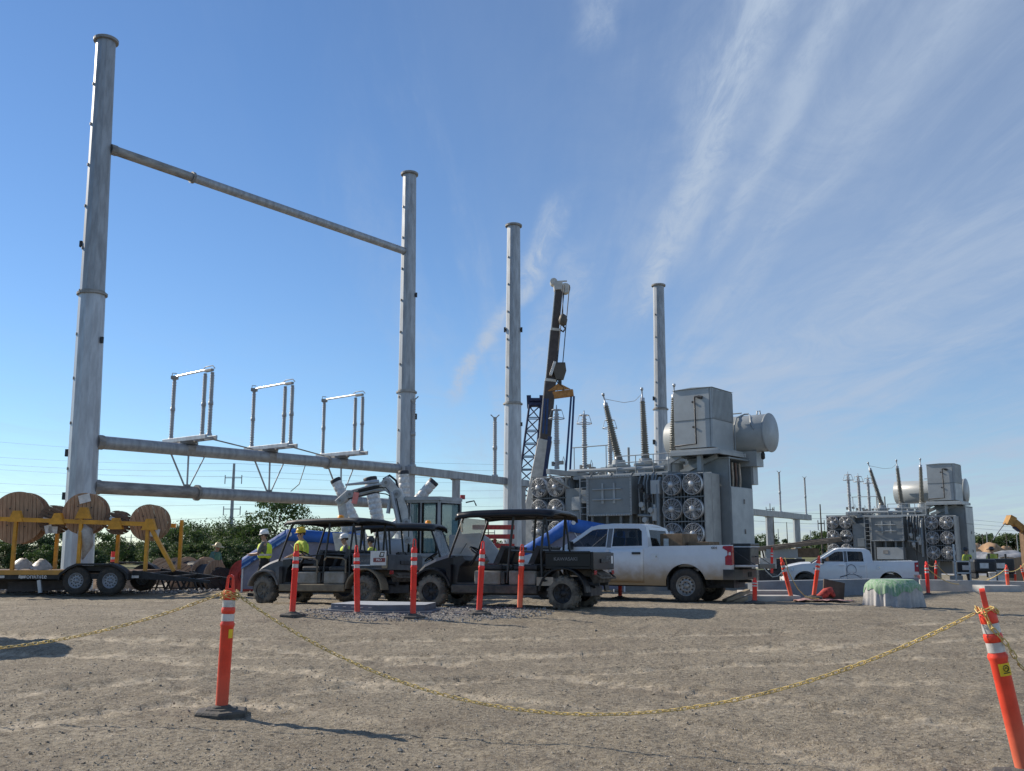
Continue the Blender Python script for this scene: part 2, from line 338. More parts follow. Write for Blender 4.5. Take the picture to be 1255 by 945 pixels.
def build_ground():
    ys = [-12, -6, -2, 0, 1.2, 2.2]; d = 2.8
    while d < 32: ys.append(d); d *= 1.0085
    while d < 150: ys.append(d); d *= 1.03
    while d < 6000: ys.append(d); d *= 1.13
    ys = np.array(ys); nx = 420
    tt = np.linspace(-1, 1, nx); tt = tt*(.55+.45*np.abs(tt)**3)
    half = np.where(ys < 6, 9.0, ys*0.95+3.5)
    half = np.where(ys > 150, ys*1.5, half)
    Xg = tt[None,:]*half[:,None]; Yg = np.repeat(ys[:,None], nx, 1); Zg = terrain(Xg, Yg)
    D = track_field(Xg, Yg); wob = .06*_vn(Xg*2, Yg*2, 31); D = np.abs(D+wob); tr = (1-sstep(D, .11, .22))*sstep(_vn(Xg*.6, Yg*.6, 33)+.62, .25, .6)
    lip = np.exp(-((D-.29)/.06)**2); Zg = Zg - .024*tr + .022*lip*(.6+1.2*_vn(Xg*5, Yg*5, 34)) + .012*tr*np.sign(np.sin(Xg*21)*np.sin(Yg*21+Xg*4))
    V = np.stack([Xg, Yg, Zg], -1).reshape(-1, 3); ny = len(ys)
    i = np.arange(ny-1)[:,None]*nx+np.arange(nx-1)[None,:]
    Fq = np.stack([i, i+1, i+nx+1, i+nx], -1).reshape(-1, 4)
    me = bpy.data.meshes.new('ground'); me.vertices.add(len(V)); me.vertices.foreach_set('co', V.ravel())
    me.loops.add(Fq.size); me.loops.foreach_set('vertex_index', Fq.ravel().astype(np.int32))
    me.polygons.add(len(Fq)); me.polygons.foreach_set('loop_start', np.arange(0, Fq.size, 4, dtype=np.int32)); me.polygons.foreach_set('loop_total', np.full(len(Fq), 4, np.int32))
    me.polygons.foreach_set('use_smooth', np.ones(len(Fq), bool)); me.update(calc_edges=True); me.validate()
    at = me.attributes.new('track', 'FLOAT', 'POINT'); at.data.foreach_set('value', tr.ravel().astype(np.float32)); me.materials.append(GROUND); o = bpy.data.objects.new('ground', me); COL.objects.link(o); o['kind'] = 'structure'
build_ground()
def stones(name, xs, ys, size, m):
    n = len(xs); zs = terrain(xs, ys)
    base = np.array([(1,0,0),(-1,0,0),(0,1,0),(0,-1,0),(0,0,1),(0,0,-1)], float)
    tri = np.array([(0,2,4),(2,1,4),(1,3,4),(3,0,4),(2,0,5),(1,2,5),(3,1,5),(0,3,5)])
    a = rng.uniform(0, 2*PI, n); ca, sa = np.cos(a), np.sin(a)
    sc = size[:,None]*rng.uniform(.55, 1.15, (n,3))*np.array([1,1,.7])
    P = base[None]*sc[:,None,:] + rng.normal(0, .16, (n,6,3))*size[:,None,None]
    X = P[...,0]*ca[:,None]-P[...,1]*sa[:,None]; Y = P[...,0]*sa[:,None]+P[...,1]*ca[:,None]
    V = np.stack([X+xs[:,None], Y+ys[:,None], P[...,2]+zs[:,None]+size[:,None]*.25], -1).reshape(-1,3)
    Ft = (tri[None]+(np.arange(n)*6)[:,None,None]).reshape(-1,3)
    me = bpy.data.meshes.new(name); me.from_pydata(V.tolist(), [], Ft.tolist()); me.materials.append(m)
    o = bpy.data.objects.new(name, me); COL.objects.link(o); o['kind'] = 'stuff'
    o['label'] = 'loose stones and grit lying on the dirt yard'; return o
STONE = mat('loose_stone', (.42,.37,.30), .9, 0, .3, 7, col2=(.16,.135,.105), detail=1)
STONEG= mat('crushed_stone', (.38,.37,.35), .9, 0, .3, 9, col2=(.13,.125,.125), detail=1)
n = 42000; yy = 3.2*np.exp(rng.uniform(0, math.log(26/3.2), n)); xx = rng.uniform(-1, 1, n)*(yy*.6+.5)
keep = (_vn(xx*.8, yy*.8, 21) + rng.uniform(-.35, .35, n)) > -.15
stones('gravel', xx[keep], yy[keep], (0.0045+.011*rng.random(n)**4+.018*(rng.random(n) > .994)*rng.random(n))[keep], STONE)
n = 3600; a = rng.uniform(0, 2*PI, n); r = np.sqrt(rng.random(n))
o = stones('gravel', -1.6+2.4*r*np.cos(a), 17.9+1.5*r*np.sin(a), .010+.02*rng.random(n)**2, STONEG); o['label'] = 'grey crushed stone spread around the slab between the red posts'
n = 5000; xx = rng.uniform(-19, -9.3, n); yy = rng.uniform(28.4, 33, n)
o = stones('gravel', xx, yy, .02+.09*rng.random(n)**3, STONEG); o['label'] = 'pale broken rubble on the ground behind the reel trailer'
# ------------------------------------------------------------------ orange delineator posts
ORANGE = mat('faded_orange_plastic', (.80,.06,.026), .45, 0, .12, 5, dust=(-.05,.5,(.42,.17,.09),.45))
REDOR  = mat('bright_red_orange_plastic', (.86,.035,.024), .42, 0, .08, 5, dust=(-.05,.35,(.45,.15,.09),.4))
ORANGEL= mat('sunbleached_orange_plastic', (.85,.065,.03), .45, 0, .1, 5, dust=(0,.6,(.5,.25,.13),.5))
BAND   = mat('white_reflective_sheeting', (.62,.61,.60), .35, .1, .12, 14, col2=(.45,.43,.40))
BASER  = mat('recycled_rubber', (.05,.05,.05), .85, 0, .2, 8, .4, 50, col2=(.12,.105,.085))
YELST  = mat('yellow_sticker', (.80,.55,.02), .5, 0, .08, 10)
def delineator(loc, H, lean, label, m, base='hex', yaw=0.0, sticker=None, hy=0.0, group='orange delineator posts', mark=False):
    """post of height H standing at loc; lean = offset (x, y) of the tip"""
    t = thing('delineator_post', label, 'delineator', loc, 0, group)
    L = math.sqrt(H*H-lean[0]**2-lean[1]**2) if H*H > lean[0]**2+lean[1]**2 else H
    tip = Vector((lean[0], lean[1], L)); up = tip.normalized(); k = H/1.07
    rot = Vector((0,0,1)).rotation_difference(up).to_matrix() @ Matrix.Rotation(yaw, 3, 'Z')
    r = .052
    def at(h): return up*h
    def body(prof, name, mm, n=20):
        return MB().lathe(at(0), at(1), [(h*k, rr) for h, rr in prof], n).build(name, mm, t)
    body([(.03,r*.96),(.10,r),(.66,r*1.03),(.675,r*1.16),(.69,r*1.16),(.705,r*.98),(.77,r*.98),(.775,r*1.1),(.805,r*1.1),(.815,r*.97),(.875,r*.97),(.88,r*1.02),(.925,r*1.02),(.945,r*.8)], 'post', m)
    for a, b in ((.71,.765),(.818,.872)):
        MB().lathe(at(0), at(1), [(a*k, r*.98+.002),(b*k, r*.98+.002)], 20, caps=False).build('reflective_band', BAND, t)
    # handle: a flat loop with a slot through it
    h0, h1 = .93*k, 1.07*k; wl, wt = .078, .058
    mb = MB(); ol = []; il = []
    for i in range(9): 
        a = PI*i/8; ol.append((wt/2*math.cos(a), h1-wt/2+wt/2*math.sin(a))); il.append((wt*.22*math.cos(a), h1-wt/2-.004+wt*.22*math.sin(a)))
    ol = [(wl/2, h0)] + ol + [(-wl/2, h0)]; il = [(wt*.26, h0+.035)] + il + [(-wt*.26, h0+.035)]
    th = .016
    vs = []; nn = len(ol)
    for y in (-th, th):
        for q in ol+il: vs.append(rot @ Vector((q[0], y, q[1])))
    fs = []
    for i in range(nn-1):
        for o_ in (0, 2*nn): fs.append((o_+i, o_+i+1, o_+nn+i+1, o_+nn+i))
        fs += [(i, i+1, 2*nn+i+1, 2*nn+i), (nn+i, nn+i+1, 3*nn+i+1, 3*nn+i)]
    for o_ in (0, 2*nn): fs.append((o_, o_+nn, o_+2*nn-1, o_+nn-1))
    fs += [(nn, 3*nn, 4*nn-1, 2*nn-1), (0, nn-1, 3*nn-1, 2*nn)]
    mb.add(vs, fs); mb.build('handle', m, t)
    if base:
        nb = {'hex': 6, 'oct': 8}[base]; W = .235
        ang = Matrix.Rotation(hy, 3, 'Z')
        mb = MB()
        mb.lathe((0,0,-.02), (0,0,1), [(0, W),(.045, W),(.062, W*.93),(.065, W*.62),(.078, W*.58)], nb, sm=False, ph=hy)
        mb.lathe((0,0,.05), (0,0,1), [(0, .085),(.022, .08),(.03, .06)], 14)
        bo = mb.build('base', BASER, t, bevel=.006)
    if sticker:
        a0, w_, hh = sticker; mb = MB(); vs = []
        for i in range(5):
            a = a0+(i/4-.5)*w_
            for h in (hh-.034, hh+.034):
                p = up*(h*k); x = rot @ Vector((math.cos(a), math.sin(a), 0)); vs.append(p+x*(r*1.035+.003))
        mb.add(vs, [(2*i, 2*i+2, 2*i+3, 2*i+1) for i in range(4)], 0, True); st = mb.build('sticker', YELST, t)
        if mark:
            mb = MB(); vs = []
            c = up*(hh*k+.008); x0 = (rot @ Vector((math.cos(a0), math.sin(a0), 0))); tx = up.cross(x0)
            pts = [c + x0*(r*1.035+.0045) + tx*(.018*math.cos(q)) + up*(.018*math.sin(q)) for q in [2*PI*i/14 for i in range(14)]]
            mb.tube(pts, .0028, 4, closed=True)
            mb.tube([c+x0*(r*1.035+.0045)-tx*.008-up*.004, c+x0*(r*1.035+.0045)+up*.008, c+x0*(r*1.035+.0045)+tx*.008-up*.004], .0025, 4)
            mb.tube([c+x0*(r*1.035+.0045)-tx*.022-up*.028, c+x0*(r*1.035+.0045)+tx*.022-up*.028], .0028, 4)
            mb.build('printed_mark', BLACKR, st)
    return t
def post_at(ub, vb, ut, vt, label, m, **k):
    b = gpx(ub, vb); tp = px(ut, vt, b.y); H = (tp-b).length
    return delineator(b, H, (tp.x-b.x, 0), label, m, **k), b, tp
pA, bA, tA = post_at(271, 876, 283, 704, 'orange post with yellow chain on its neck, alone on a black base at front left', ORANGE, hy=.2, yaw=.1, sticker=(-.75, .75, .615), group='chained orange posts in front')
pB, bB, tB = post_at(1259, 958, 1203, 721, 'orange post leaning left at right edge with yellow caution sticker', ORANGEL, hy=.5, yaw=1.15, sticker=(-2.6, 1.5, .615), mark=True, group='chained orange posts in front')
G2 = 'red orange posts in front of the utility vehicles'
post_at(358, 755, 364, 666, 'leftmost red orange post, tilted right before the front wheel of the utility cart', REDOR, yaw=.3, hy=.1, group=G2)
post_at(438, 752, 437, 668, 'red orange post behind the grey slab at the rear wheel of the dusty utility cart', REDOR, yaw=.35, base=None, group=G2)
post_at(506, 758, 508, 660, 'red orange post standing at right end of the grey slab', REDOR, yaw=.1, hy=.4, group=G2)
post_at(587, 753, 592, 663, 'red orange post on a round black base before the door of the black utility cart', REDOR, yaw=.15, hy=.3, base='oct', group=G2)
post_at(637, 747, 640, 667, 'two tone red orange post stuck in a dirt heap without a base', ORANGEL, yaw=.1, base=None, group=G2)
G3 = 'orange posts round the right hand equipment pads'
def post_d(u, vb, ut, vt, d, label, m, **k):
    k.setdefault('group', G3)
    b = px(u, vb, d); tp = px(ut, vt, d); H = (tp-b).length
    return delineator(b, H, (tp.x-b.x, 0), label, m, **k)
post_at(760, 734, 760, 682, 'red post seen beneath the door of the silver pickup', REDOR, hy=.2, group=G3)
post_at(925, 740, 925, 708, 'short red post under the lowered tailgate of the silver pickup', REDOR, hy=.2, group=G3)
post_d(971, 736, 957, 683, 24.4, 'sun bleached orange post tilting left before the concrete wall with rope', ORANGEL, base=None, yaw=.5)
post_d(997, 733, 1004, 681, 24.6, 'orange post tilting right beside a red cloth before the white pickup', ORANGE, base='oct', yaw=.5)
post_d(946, 705, 946, 671, 39, 'red post behind the tailgate beside the grey equipment box', REDOR, yaw=.3)
post_d(1138, 730, 1135, 688, 27.5, 'red orange post right of the wrapped round pier', REDOR, yaw=.2)
post_d(1147, 716, 1147, 687, 40, 'red post close in front of the far transformer fans', REDOR, yaw=.6)
post_d(1236, 725, 1233, 692, 30, 'faded orange post on the low curb beside the white bucket', ORANGEL, yaw=.5, base=None)
post_d(1245, 718, 1243, 696, 42, 'small orange post behind the low curb at right edge', ORANGE, yaw=.3)
post_d(1258, 716, 1251, 693, 44, 'orange post tilted left at right edge behind the curb', ORANGE, yaw=.3)

# ------------------------------------------------------------------ chains
YCH = mat('yellow_chain_plastic', (.64,.47,.15), .45, 0, .15, 6)
YROPE = mat('yellow_rope', (.70,.52,.20), .8, 0, .2, 30)
def chain(pts, label, pitch=.044, ln=.058, wd=.026, wire=.0040, group='yellow chains strung between orange posts'):
    P = [Vector(p) for p in pts]; seg = [(P[i+1]-P[i]).length for i in range(len(P)-1)]; tot = sum(seg); mb = MB(); s = pitch/2; i = 0; acc = 0; k = 0
    while s < tot-pitch/2:
        while acc+seg[i] < s: acc += seg[i]; i += 1
        c = P[i].lerp(P[i+1], (s-acc)/seg[i]); t = (P[i+1]-P[i]).normalized()
        u = t.cross(Vector((0,0,1))).normalized(); v = t.cross(u); a = PI/4 + (PI/2 if k % 2 else 0) + random.uniform(-.3,.3); wv = u*math.cos(a)+v*math.sin(a)
        loop = []
        for q in range(8):
            th = 2*PI*(q+.5)/8; loop.append(c + t*((ln/2-wd/2)*(1 if math.cos(th) > 0 else -1) + wd/2*math.cos(th)) + wv*(wd/2*math.sin(th)))
        mb.tube(loop, wire, 4, closed=True); s += pitch; k += 1
    o = mb.build('plastic_chain', YCH, fix=False); return tag(o, label, 'chain', group)
def sag(a, b, dip, n=60):
    a, b = Vector(a), Vector(b); return [a.lerp(b, i/n) - Vector((0,0,4*dip*(i/n)*(1-i/n))) for i in range(n+1)]
def on(b, t, f): return Vector(b).lerp(Vector(t), f)
wA = on(bA, tA, .865); wB = on(bB, tB, .875)
def loop_round(c, r, up=0): return [c+Vector((r*math.cos(a), r*math.sin(a), .012*math.sin(3*a)+up)) for a in [2*PI*i/40 for i in range(41)]]
chain(sag(wA+Vector((.058,-.02,0)), wB+Vector((-.058,0,.0)), .80), 'yellow plastic chain sagging low between the two front orange posts')
chain(sag(wA+Vector((-.058,-.01,0)), Vector((-7.3, 8.1, 1.0)), .47), 'yellow plastic chain running off the left edge from the front left post')
chain([wB+Vector((-.05,-.05,.02)), on(bB,tB,.80)+Vector((-.03,-.064,0)), on(bB,tB,.70)+Vector((.055,-.055,0)), on(bB,tB,.60)+Vector((.10,-.05,0))]+sag(on(bB,tB,.58)+Vector((.115,-.06,0)), Vector((3.9,4.7,.55)), .08, 20), 'yellow plastic chain hanging down across the leaning right post')
chain(loop_round(wA, .064)+loop_round(wA, .066, -.035), 'yellow chain wound round the neck of the front left post')
chain(loop_round(wB+Vector((0,0,.01)), .058), 'yellow chain wound round the neck of the leaning right post')
def rope(pts, label, r=.012):
    return tag(MB().tube(pts, r, 5).build('rope', YROPE, fix=False), label, 'rope', 'yellow ropes between orange posts')
rope([px(962,683,24.4)]+[px(u,v,24.3) for u,v in ((966,700),(972,712),(978,722),(986,730),(994,733),(1004,734))], 'pale rope trailing from the bleached post to the ground')
rope(sag(px(1137,697,27.5), px(1190,712,35), .25, 14)+sag(px(1190,712,35), px(1233,697,30), .15, 14), 'yellow rope drooping between posts before the generators', .014)
rope(sag(px(1138,692,27.5), px(1147,690,40), .1, 8)+sag(px(1147,690,40), px(1172,706,42), .2, 8), 'thin rope from the far red post along the transformer', .014)
rope(sag(px(1235,700,30), px(1256,690,30), .1, 10), 'yellow rope off the right edge above the curb', .014)

# ------------------------------------------------------------------ slab stack on crushed stone
SLAB = mat('grey_composite_pad', (.36,.38,.41), .7, 0, .12, 3, .1, 40)
SLABD = mat('shaded_side_and_dark_board', (.13,.145,.17), .7, 0, .15, 3, .1, 40)  # slab grey with shade painted in for the sides; also the dark board
c0 = gpx(470, 752)
t = thing('equipment_pad', 'low grey slab on dark boards lying on crushed stone before the carts', 'pad', (c0.x, c0.y+.55, c0.z), R(-14))
mb = MB(); mb.prism([(-1.0,-.35),(.05,-.60),(.85,-.30),(.8,.50),(-.85,.55)], .045, .15, 'z'); mb.mi = [0 if i < 2 else 1 for i in range(len(mb.f))]; mb.build('slab', [SLAB, SLABD], t, bevel=.008)  # side faces take the darker colour that paints in their shade
mb = MB(); mb.prism([(-1.15,-.45),(.06,-.72),(1.02,-.40),(.95,.60),(-.98,.64)], -.08, .042, 'z'); mb.build('bottom_board', SLABD, t, bevel=.01)
for i in range(5):
    f = .12+.18*i; p = Vector((-1.0,-.35,0)).lerp(Vector((.05,-.60,0)), f)
    MB().box((p.x, p.y-.003, .10), (.07,.012,.012), (0,0,R(-14))).build('lifting_slot', BAND, t)

# ------------------------------------------------------------------ wheels
def wheel(parent, c, r, w, tyre, rimm, rr=.58, lug=16, kind='utv', name='wheel'):
    """axle along local y"""
    x, y, z = c; sgn = 1 if y > 0 else -1
    wo = bpy.data.objects.new(name, None); COL.objects.link(wo); wo.parent = parent; wo.location = c
    mb = MB(); ri = r*rr
    if kind == 'utv': prof = [(-w/2, ri),(-w/2*1.02, ri*1.12),(-w/2, r*.86),(-w*.40, r*.95),(-w*.2, r*.985),(w*.2, r*.985),(w*.40, r*.95),(w/2, r*.86),(w/2*1.02, ri*1.12),(w/2, ri)]
    else: prof = [(-w/2*.96, ri),(-w/2, ri*1.1),(-w/2, r*.90),(-w*.42, r*.97),(-w*.3, r),(w*.3, r),(w*.42, r*.97),(w/2, r*.90),(w/2, ri*1.1),(w/2*.96, ri)]
    mb.lathe((0,0,0), (0,1,0), prof, 36, caps=False)
    if kind == 'utv':
        for i in range(lug):
            for sd in (-1, 1):
                a = 2*PI*(i+(.5 if sd > 0 else 0))/lug
                for h0, h1, rr_ in ((.03,.30,r*.985),(.28,.47,r*.94)):
                    cc = Vector((math.cos(a), 0, math.sin(a)))*rr_; cc.y = sd*w*(h0+h1)/2
                    m3 = Matrix.Rotation(-a, 3, 'Y') @ Matrix.Rotation(sd*R(20), 3, 'X')
                    mb.box(cc, (.035, w*(h1-h0), r*.17), m3)
    else:
        for i in range(44):
            a = 2*PI*i/44
            for yy in (-.31, 0, .31): mb.box(Vector((math.cos(a)*r, yy*w, math.sin(a)*r)), (.012, w*.24, r*.10), Matrix.Rotation(-a+.0, 3, 'Y'))
    mb.build('tyre', tyre, wo)
    f = sgn*w/2
    mb = MB()
    if kind == 'utv':
        mb.lathe((0,0,0), (0,sgn,0), [(-w*.5, ri),(w*.42, ri),(w*.46, ri*.94),(w*.30, ri*.86),(w*.22, ri*.45),(w*.30, ri*.30),(w*.34, ri*.24),(w*.34, 0.001)], 24, caps=False)
        for i in range(8):
            a = 2*PI*i/8; mb.box((math.cos(a)*ri*.62, sgn*w*.27, math.sin(a)*ri*.62), (ri*.5, .03, ri*.13), Matrix.Rotation(-a, 3, 'Y'))
    elif kind == 'steel':
        mb.lathe((0,0,0), (0,sgn,0), [(-w*.4, ri),(w*.46, ri),(w*.48, ri*.95),(w*.36, ri*.90),(w*.20, ri*.82),(w*.32, ri*.55),(w*.34, ri*.42),(w*.26, ri*.36),(w*.36, ri*.24),(w*.40, ri*.2),(w*.40, .001)], 28, caps=False)
    mb.build('rim', rimm, wo)
    if kind == 'steel':
        mb = MB(); nh = 12
        for i in range(nh):
            a = 2*PI*i/nh; p = Vector((math.cos(a)*ri*.68, sgn*w*.265, math.sin(a)*ri*.68)); d = Vector((0,sgn,0))
            mb.cyl(p, p+d*.012, ri*.082, n=8)
        for i in range(6):
            a = 2*PI*i/6+.3; p = Vector((math.cos(a)*ri*.34, sgn*w*.28, math.sin(a)*ri*.34)); mb.cyl(p, p+Vector((0,sgn*.03,0)), ri*.05, n=6)
        mb.build('rim_hole', BLACKR, wo, kind='stuff')
    return wo
RIMB = mat('black_rim', (.02,.02,.022), .5, .2, .2, 8)
RIMS = mat('silver_rim', (.38,.38,.37), .45, .6, .12, 8, col2=(.27,.25,.22))
RIMT = mat('grey_trailer_rim', (.30,.32,.35), .5, .3, .1, 8)

# ------------------------------------------------------------------ crew utility vehicles (x forward, origin on the ground below the rear axle)
AMBER = mat('amber_lens', (.85,.30,.01), .25, 0, .05, 8)
REDL = mat('red_lens', (.35,.008,.012), .2, 0, .1, 14)
LENS = mat('headlamp_lens', (.55,.57,.6), .12, .3, .1, 10)
SEATM = mat('black_vinyl', (.022,.022,.024), .5, 0, .2, 8)
CREAM = mat('cream_plastic', (.62,.55,.40), .5, 0, .1, 8)
WHITEP = mat('white_print', (.70,.70,.70), .6, 0, .05, 8)
GREYPR = mat('grey_print', (.20,.205,.21), .6, 0, .1, 8)
def arch(mb, x0, z0, r0, r1, a0, a1, ya, yb, n=12, mi=0):
    """curved mudguard: band between radii r0..r1, swept over angles, from ya to yb"""
    vs = []
    for i in range(n+1):
        a = a0+(a1-a0)*i/n
        for r in (r0, r1):
            for y in (ya, yb): vs.append((x0+r*math.cos(a), y, z0+r*math.sin(a)))
    fs = []
    for i in range(n):
        b, c = 4*i, 4*i+4
        fs += [(b, b+1, c+1, c), (b+2, c+2, c+3, b+3), (b, c, c+2, b+2), (b+1, b+3, c+3, c+1)]
    fs += [(0,2,3,1), (4*n,4*n+1,4*n+3,4*n+2)]
    mb.add(vs, fs, mi, False)
def utility_cart(label, loc, rz, body, tyre, rimm, sillm, podm, screen, sign, beacon_x, mirror, guards, group, letters):
    t = thing('utility_cart', label, 'utility vehicle', loc, rz, group); WB, r, w = 2.8, .32, .27
    # running gear and tub
    mb = MB(); mb.bx(-.45, 3.0, -.38, .38, .26, .44); mb.bx(.5, 2.35, -.70, .70, .34, .47)
    mb.bar((0,-.6,.33),(0,.6,.33),.12,.12); mb.bar((WB,-.6,.33),(WB,.6,.33),.10,.10)
    for s in (-1,1): mb.cyl((-.1,s*.42,.30),(.05,s*.44,.82),.045); mb.cyl((WB-.05,s*.42,.32),(WB-.2,s*.40,.85),.045); mb.bar((-.6,s*.3,.5),(.5,s*.3,.5),.06,.08)
    mb.build('chassis', DARKM, t, bevel=.01)
    mb = MB()
    for s in (-1,1): mb.bx(.52, 2.34, s*.69, s*.755, .30, .46)
    mb.build('sill', sillm, t, bevel=.02)
    # nose
    for s in (-1, 1): wheel(t, (0, s*.63, r), r, w, tyre, rimm); wheel(t, (WB, s*.63, r), r*1.0, w*.88, tyre, rimm)
    prof = [(2.36,.45),(2.36,1.02),(2.52,1.05),(2.80,.97),(3.05,.86),(3.18,.74),(3.19,.58),(3.10,.46)]
    mb = MB(); n = len(prof); vs = []
    for y, k in ((-.60,0),(-.50,1),(-.30,1.25),(.30,1.25),(.50,1),(.60,0)):
        for x, z in prof: vs.append((x-(.04 if k == 0 else 0), y, z-(.06*(1-min(k,1)))+(.02*(k-1) if k > 1 else 0)))
    fs = [(j*n+i, j*n+(i+1)%n, (j+1)*n+(i+1)%n, (j+1)*n+i) for j in range(5) for i in range(n)]
    mb.add(vs, fs, 0, False); mb.add(vs, [tuple(range(n)), tuple(range(6*n-1, 5*n-1, -1))]); hood = mb.build('hood', body, t, bevel=.018)
    for s in (-1, 1):
        mb = MB(); arch(mb, WB, r, r+.10, r+.145, R(12), R(165), s*.48, s*.77); mb.prism([(2.36,.46),(2.36,.86),(2.48,.84),(2.42,.46)], s*.56, s*.74); 
        mb.build('front_fender', body, t, bevel=.008)
        mb = MB(); arch(mb, 0, r, r+.13, r+.17, R(5), R(178), s*.50, s*.78); mb.build('rear_fender', sillm if guards else body, t, bevel=.008)
        mb = MB(); mb.prism([(3.02,.80),(3.14,.73),(3.15,.66),(3.02,.70)], s*.36, s*.56); mb.build('headlight', LENS, t, bevel=.01)
    mb = MB(); mb.tube([(3.24,-.48,.50),(3.28,-.4,.66),(3.28,.4,.66),(3.24,.48,.50)], .022); mb.tube([(3.1,-.4,.42),(3.26,-.4,.46),(3.26,.4,.46),(3.1,.4,.42)], .022); mb.build('front_bumper', DARKM, t)
    # dash, wheel
    mb = MB(); mb.prism([(2.36,.47),(2.36,1.0),(2.16,1.03),(2.10,.92),(2.22,.82),(2.28,.47)], -.62, .62); mb.build('dashboard', BLACKP, t, bevel=.02)
    mb = MB(); c = Vector((1.93,.36,1.10)); ax = Vector((.55,0,-.84)).normalized(); u = Vector((0,1,0)); v = ax.cross(u)
    mb.tube([c+u*(.19*math.cos(a))+v*(.19*math.sin(a)) for a in [2*PI*i/18 for i in range(18)]], .017, 6, closed=True)
    for a in (R(90), R(210), R(330)): mb.tube([c, c+u*(.19*math.cos(a))+v*(.19*math.sin(a))], .014, 5)
    mb.cyl(c, c+ax*.32, .03); mb.build('steering_wheel', BLACKP, t)
    # seats and pods under them
    for x0 in (1.30, .56):
        mb = MB(); 
        for y in (-.33, .33): mb.bx(x0, x0+.50, y-.29, y+.29, .74, .86)
        mb.build('seat', SEATM, t, bevel=.035)
        mb = MB()
        for y in (-.33, .33): mb.prism([(x0+.08,.86),(x0-.07,1.20),(x0+.02,1.23),(x0+.20,.87)], y-.27, y+.27)
        mb.build('backrest', SEATM, t, bevel=.03)
    for i, x0 in enumerate((1.36, .62)):
        mb = MB(); mb.bx(x0-.06, x0+.50, -.715, .715, .465, .735); mb.build('seat_pod', podm, t, bevel=.03)
    mb = MB(); mb.bx(1.21, 1.295, -.705, .705, .48, .72); mb.bx(1.87, 2.28, -.66, .66, .465, .50); mb.build('footwell', BLACKP, t, bevel=.01)
    # roll cage
    mb = MB(); q = .026
    for s in (-1, 1):
        y = s*.66
        mb.tube([(2.44,y,.98),(2.14,y*.95,1.79),(2.02,y*.94,1.84)], q); mb.tube([(1.18,y,.50),(1.12,y,1.10),(1.05,y*.94,1.84)], q); mb.tube([(.44,y,.50),(.46,y,1.10),(.40,y*.94,1.84)], q)
        mb.tube([(2.02,y*.94,1.84),(.38,y*.94,1.84)], q); mb.tube([(1.16,y,1.12),(1.86,y,1.06)], q*.6) if guards else None
        mb.tube([(.28,y*.9,1.0),(.40,y*.94,1.82)], q*.9)
    for x in (2.06, 1.05, .40): mb.tube([(x,-.62,1.84),(x,.62,1.84)], q)
    for x, z in ((1.13,1.12),(.45,1.12)): mb.tube([(x,-.66,z),(x,.66,z)], q)
    mb.build('roll_cage', BLACKP, t)
    if guards:
        for s in (-1, 1):
            for x0 in (1.30, .52):
                MB().tube([(x0,s*.71,.70),(x0+.0,s*.72,.98),(x0+.10,s*.72,1.03),(x0+.52,s*.72,1.06),(x0+.58,s*.72,.98)], .022).build('hip_guard', sillm, t)
    # roof
    mb = MB(); vs = []; xs = [2.26,2.20,1.9,1.2,.5,.24,.18]; hz = [1.845,1.89,1.915,1.925,1.915,1.89,1.84]
    for x, h in zip(xs, hz):
        for y, dz in ((-.76,-.13 if not guards else -.08),(-.70,-.02),(-.3,.008),(.3,.008),(.70,-.02),(.76,-.13 if not guards else -.08)): vs.append((x, y, h+dz))
    fs = [(i*6+j, i*6+j+1, i*6+j+7, i*6+j+6) for i in range(6) for j in range(5)]; mb.add(vs, fs, 0, True)
    mb.build('roof', body if not guards else mat('dusty_black_roof', (.03,.033,.037), .6, 0, .25, 5), t, solid=.045)
    if screen:
        mb = MB(); mb.quad((2.43,-.60,1.03),(2.43,.60,1.03),(2.15,.57,1.78),(2.15,-.57,1.78)); wsn = mb.build('windshield', CLEARG, t, solid=.008)
        MB().tube([(2.425,.2,1.05),(2.33,.05,1.28)], .008, 4).build('wiper', BLACKR, wsn)
    if beacon_x is not None:
        mb = MB(); mb.lathe((beacon_x,.1,1.915),(beacon_x,.1,3),[(0,.10),(.02,.10),(.025,.085),(.10,.07),(.115,.04),(.12,.001)],14); be = mb.build('beacon', AMBER, t)
        MB().cyl((beacon_x,.1,1.90),(beacon_x,.1,1.93),.11,n=14).build('beacon_base', BLACKR, be)
    if mirror:
        mb = MB(); mb.box((2.10,.80,1.60),(.03,.13,.22),(0,.1,.35)); mi_ = mb.build('mirror', CREAM, t, bevel=.02); MB().tube([(2.14,.64,1.68),(2.12,.76,1.68)],.012).build('mirror_arm', BLACKR, mi_)
    # cargo bed
    mb = MB(); z0, z1 = .80, 1.10; x0, x1 = -.60, .36
    mb.bx(x0, x1, -.70, .70, z0, z0+.04)
    for s in (-1, 1): mb.bx(x0+.05, x1, s*.70, s*.655, z0-.03, z1); mb.bx(x0+.05, x1, s*.725, s*.70, z1-.035, z1+.01)
    mb.bx(x1-.04, x1, -.655, .655, z0, z1); mb.build('cargo_bed', body, t, bevel=.01)
    mb = MB(); mb.bx(x0-.005, x0+.045, -.70, .70, z0-.04, z1-.005); tg = mb.build('tailgate', body, t, bevel=.01)
    mb = MB(); mb.bx(x0-.03, x0-.006, -.25, .25, z0+.09, z0+.17); mb.build('tailgate_latch', DARKM, tg, bevel=.008)
    lettering(letters[1], .13, t, (x0-.009, -.28, z0+.17), (R(90),0,R(-90)), GREYPR)
    lettering(letters[0], .095, t, (-.05, .7015, z0+.16), (R(90),0,R(180)), GREYPR)
    for s in (-1, 1):
        MB().bx(x0-.02, x0+.0, s*.52, s*.66, z0-.13, z0-.05).build('tail_light', REDL, t, bevel=.006)
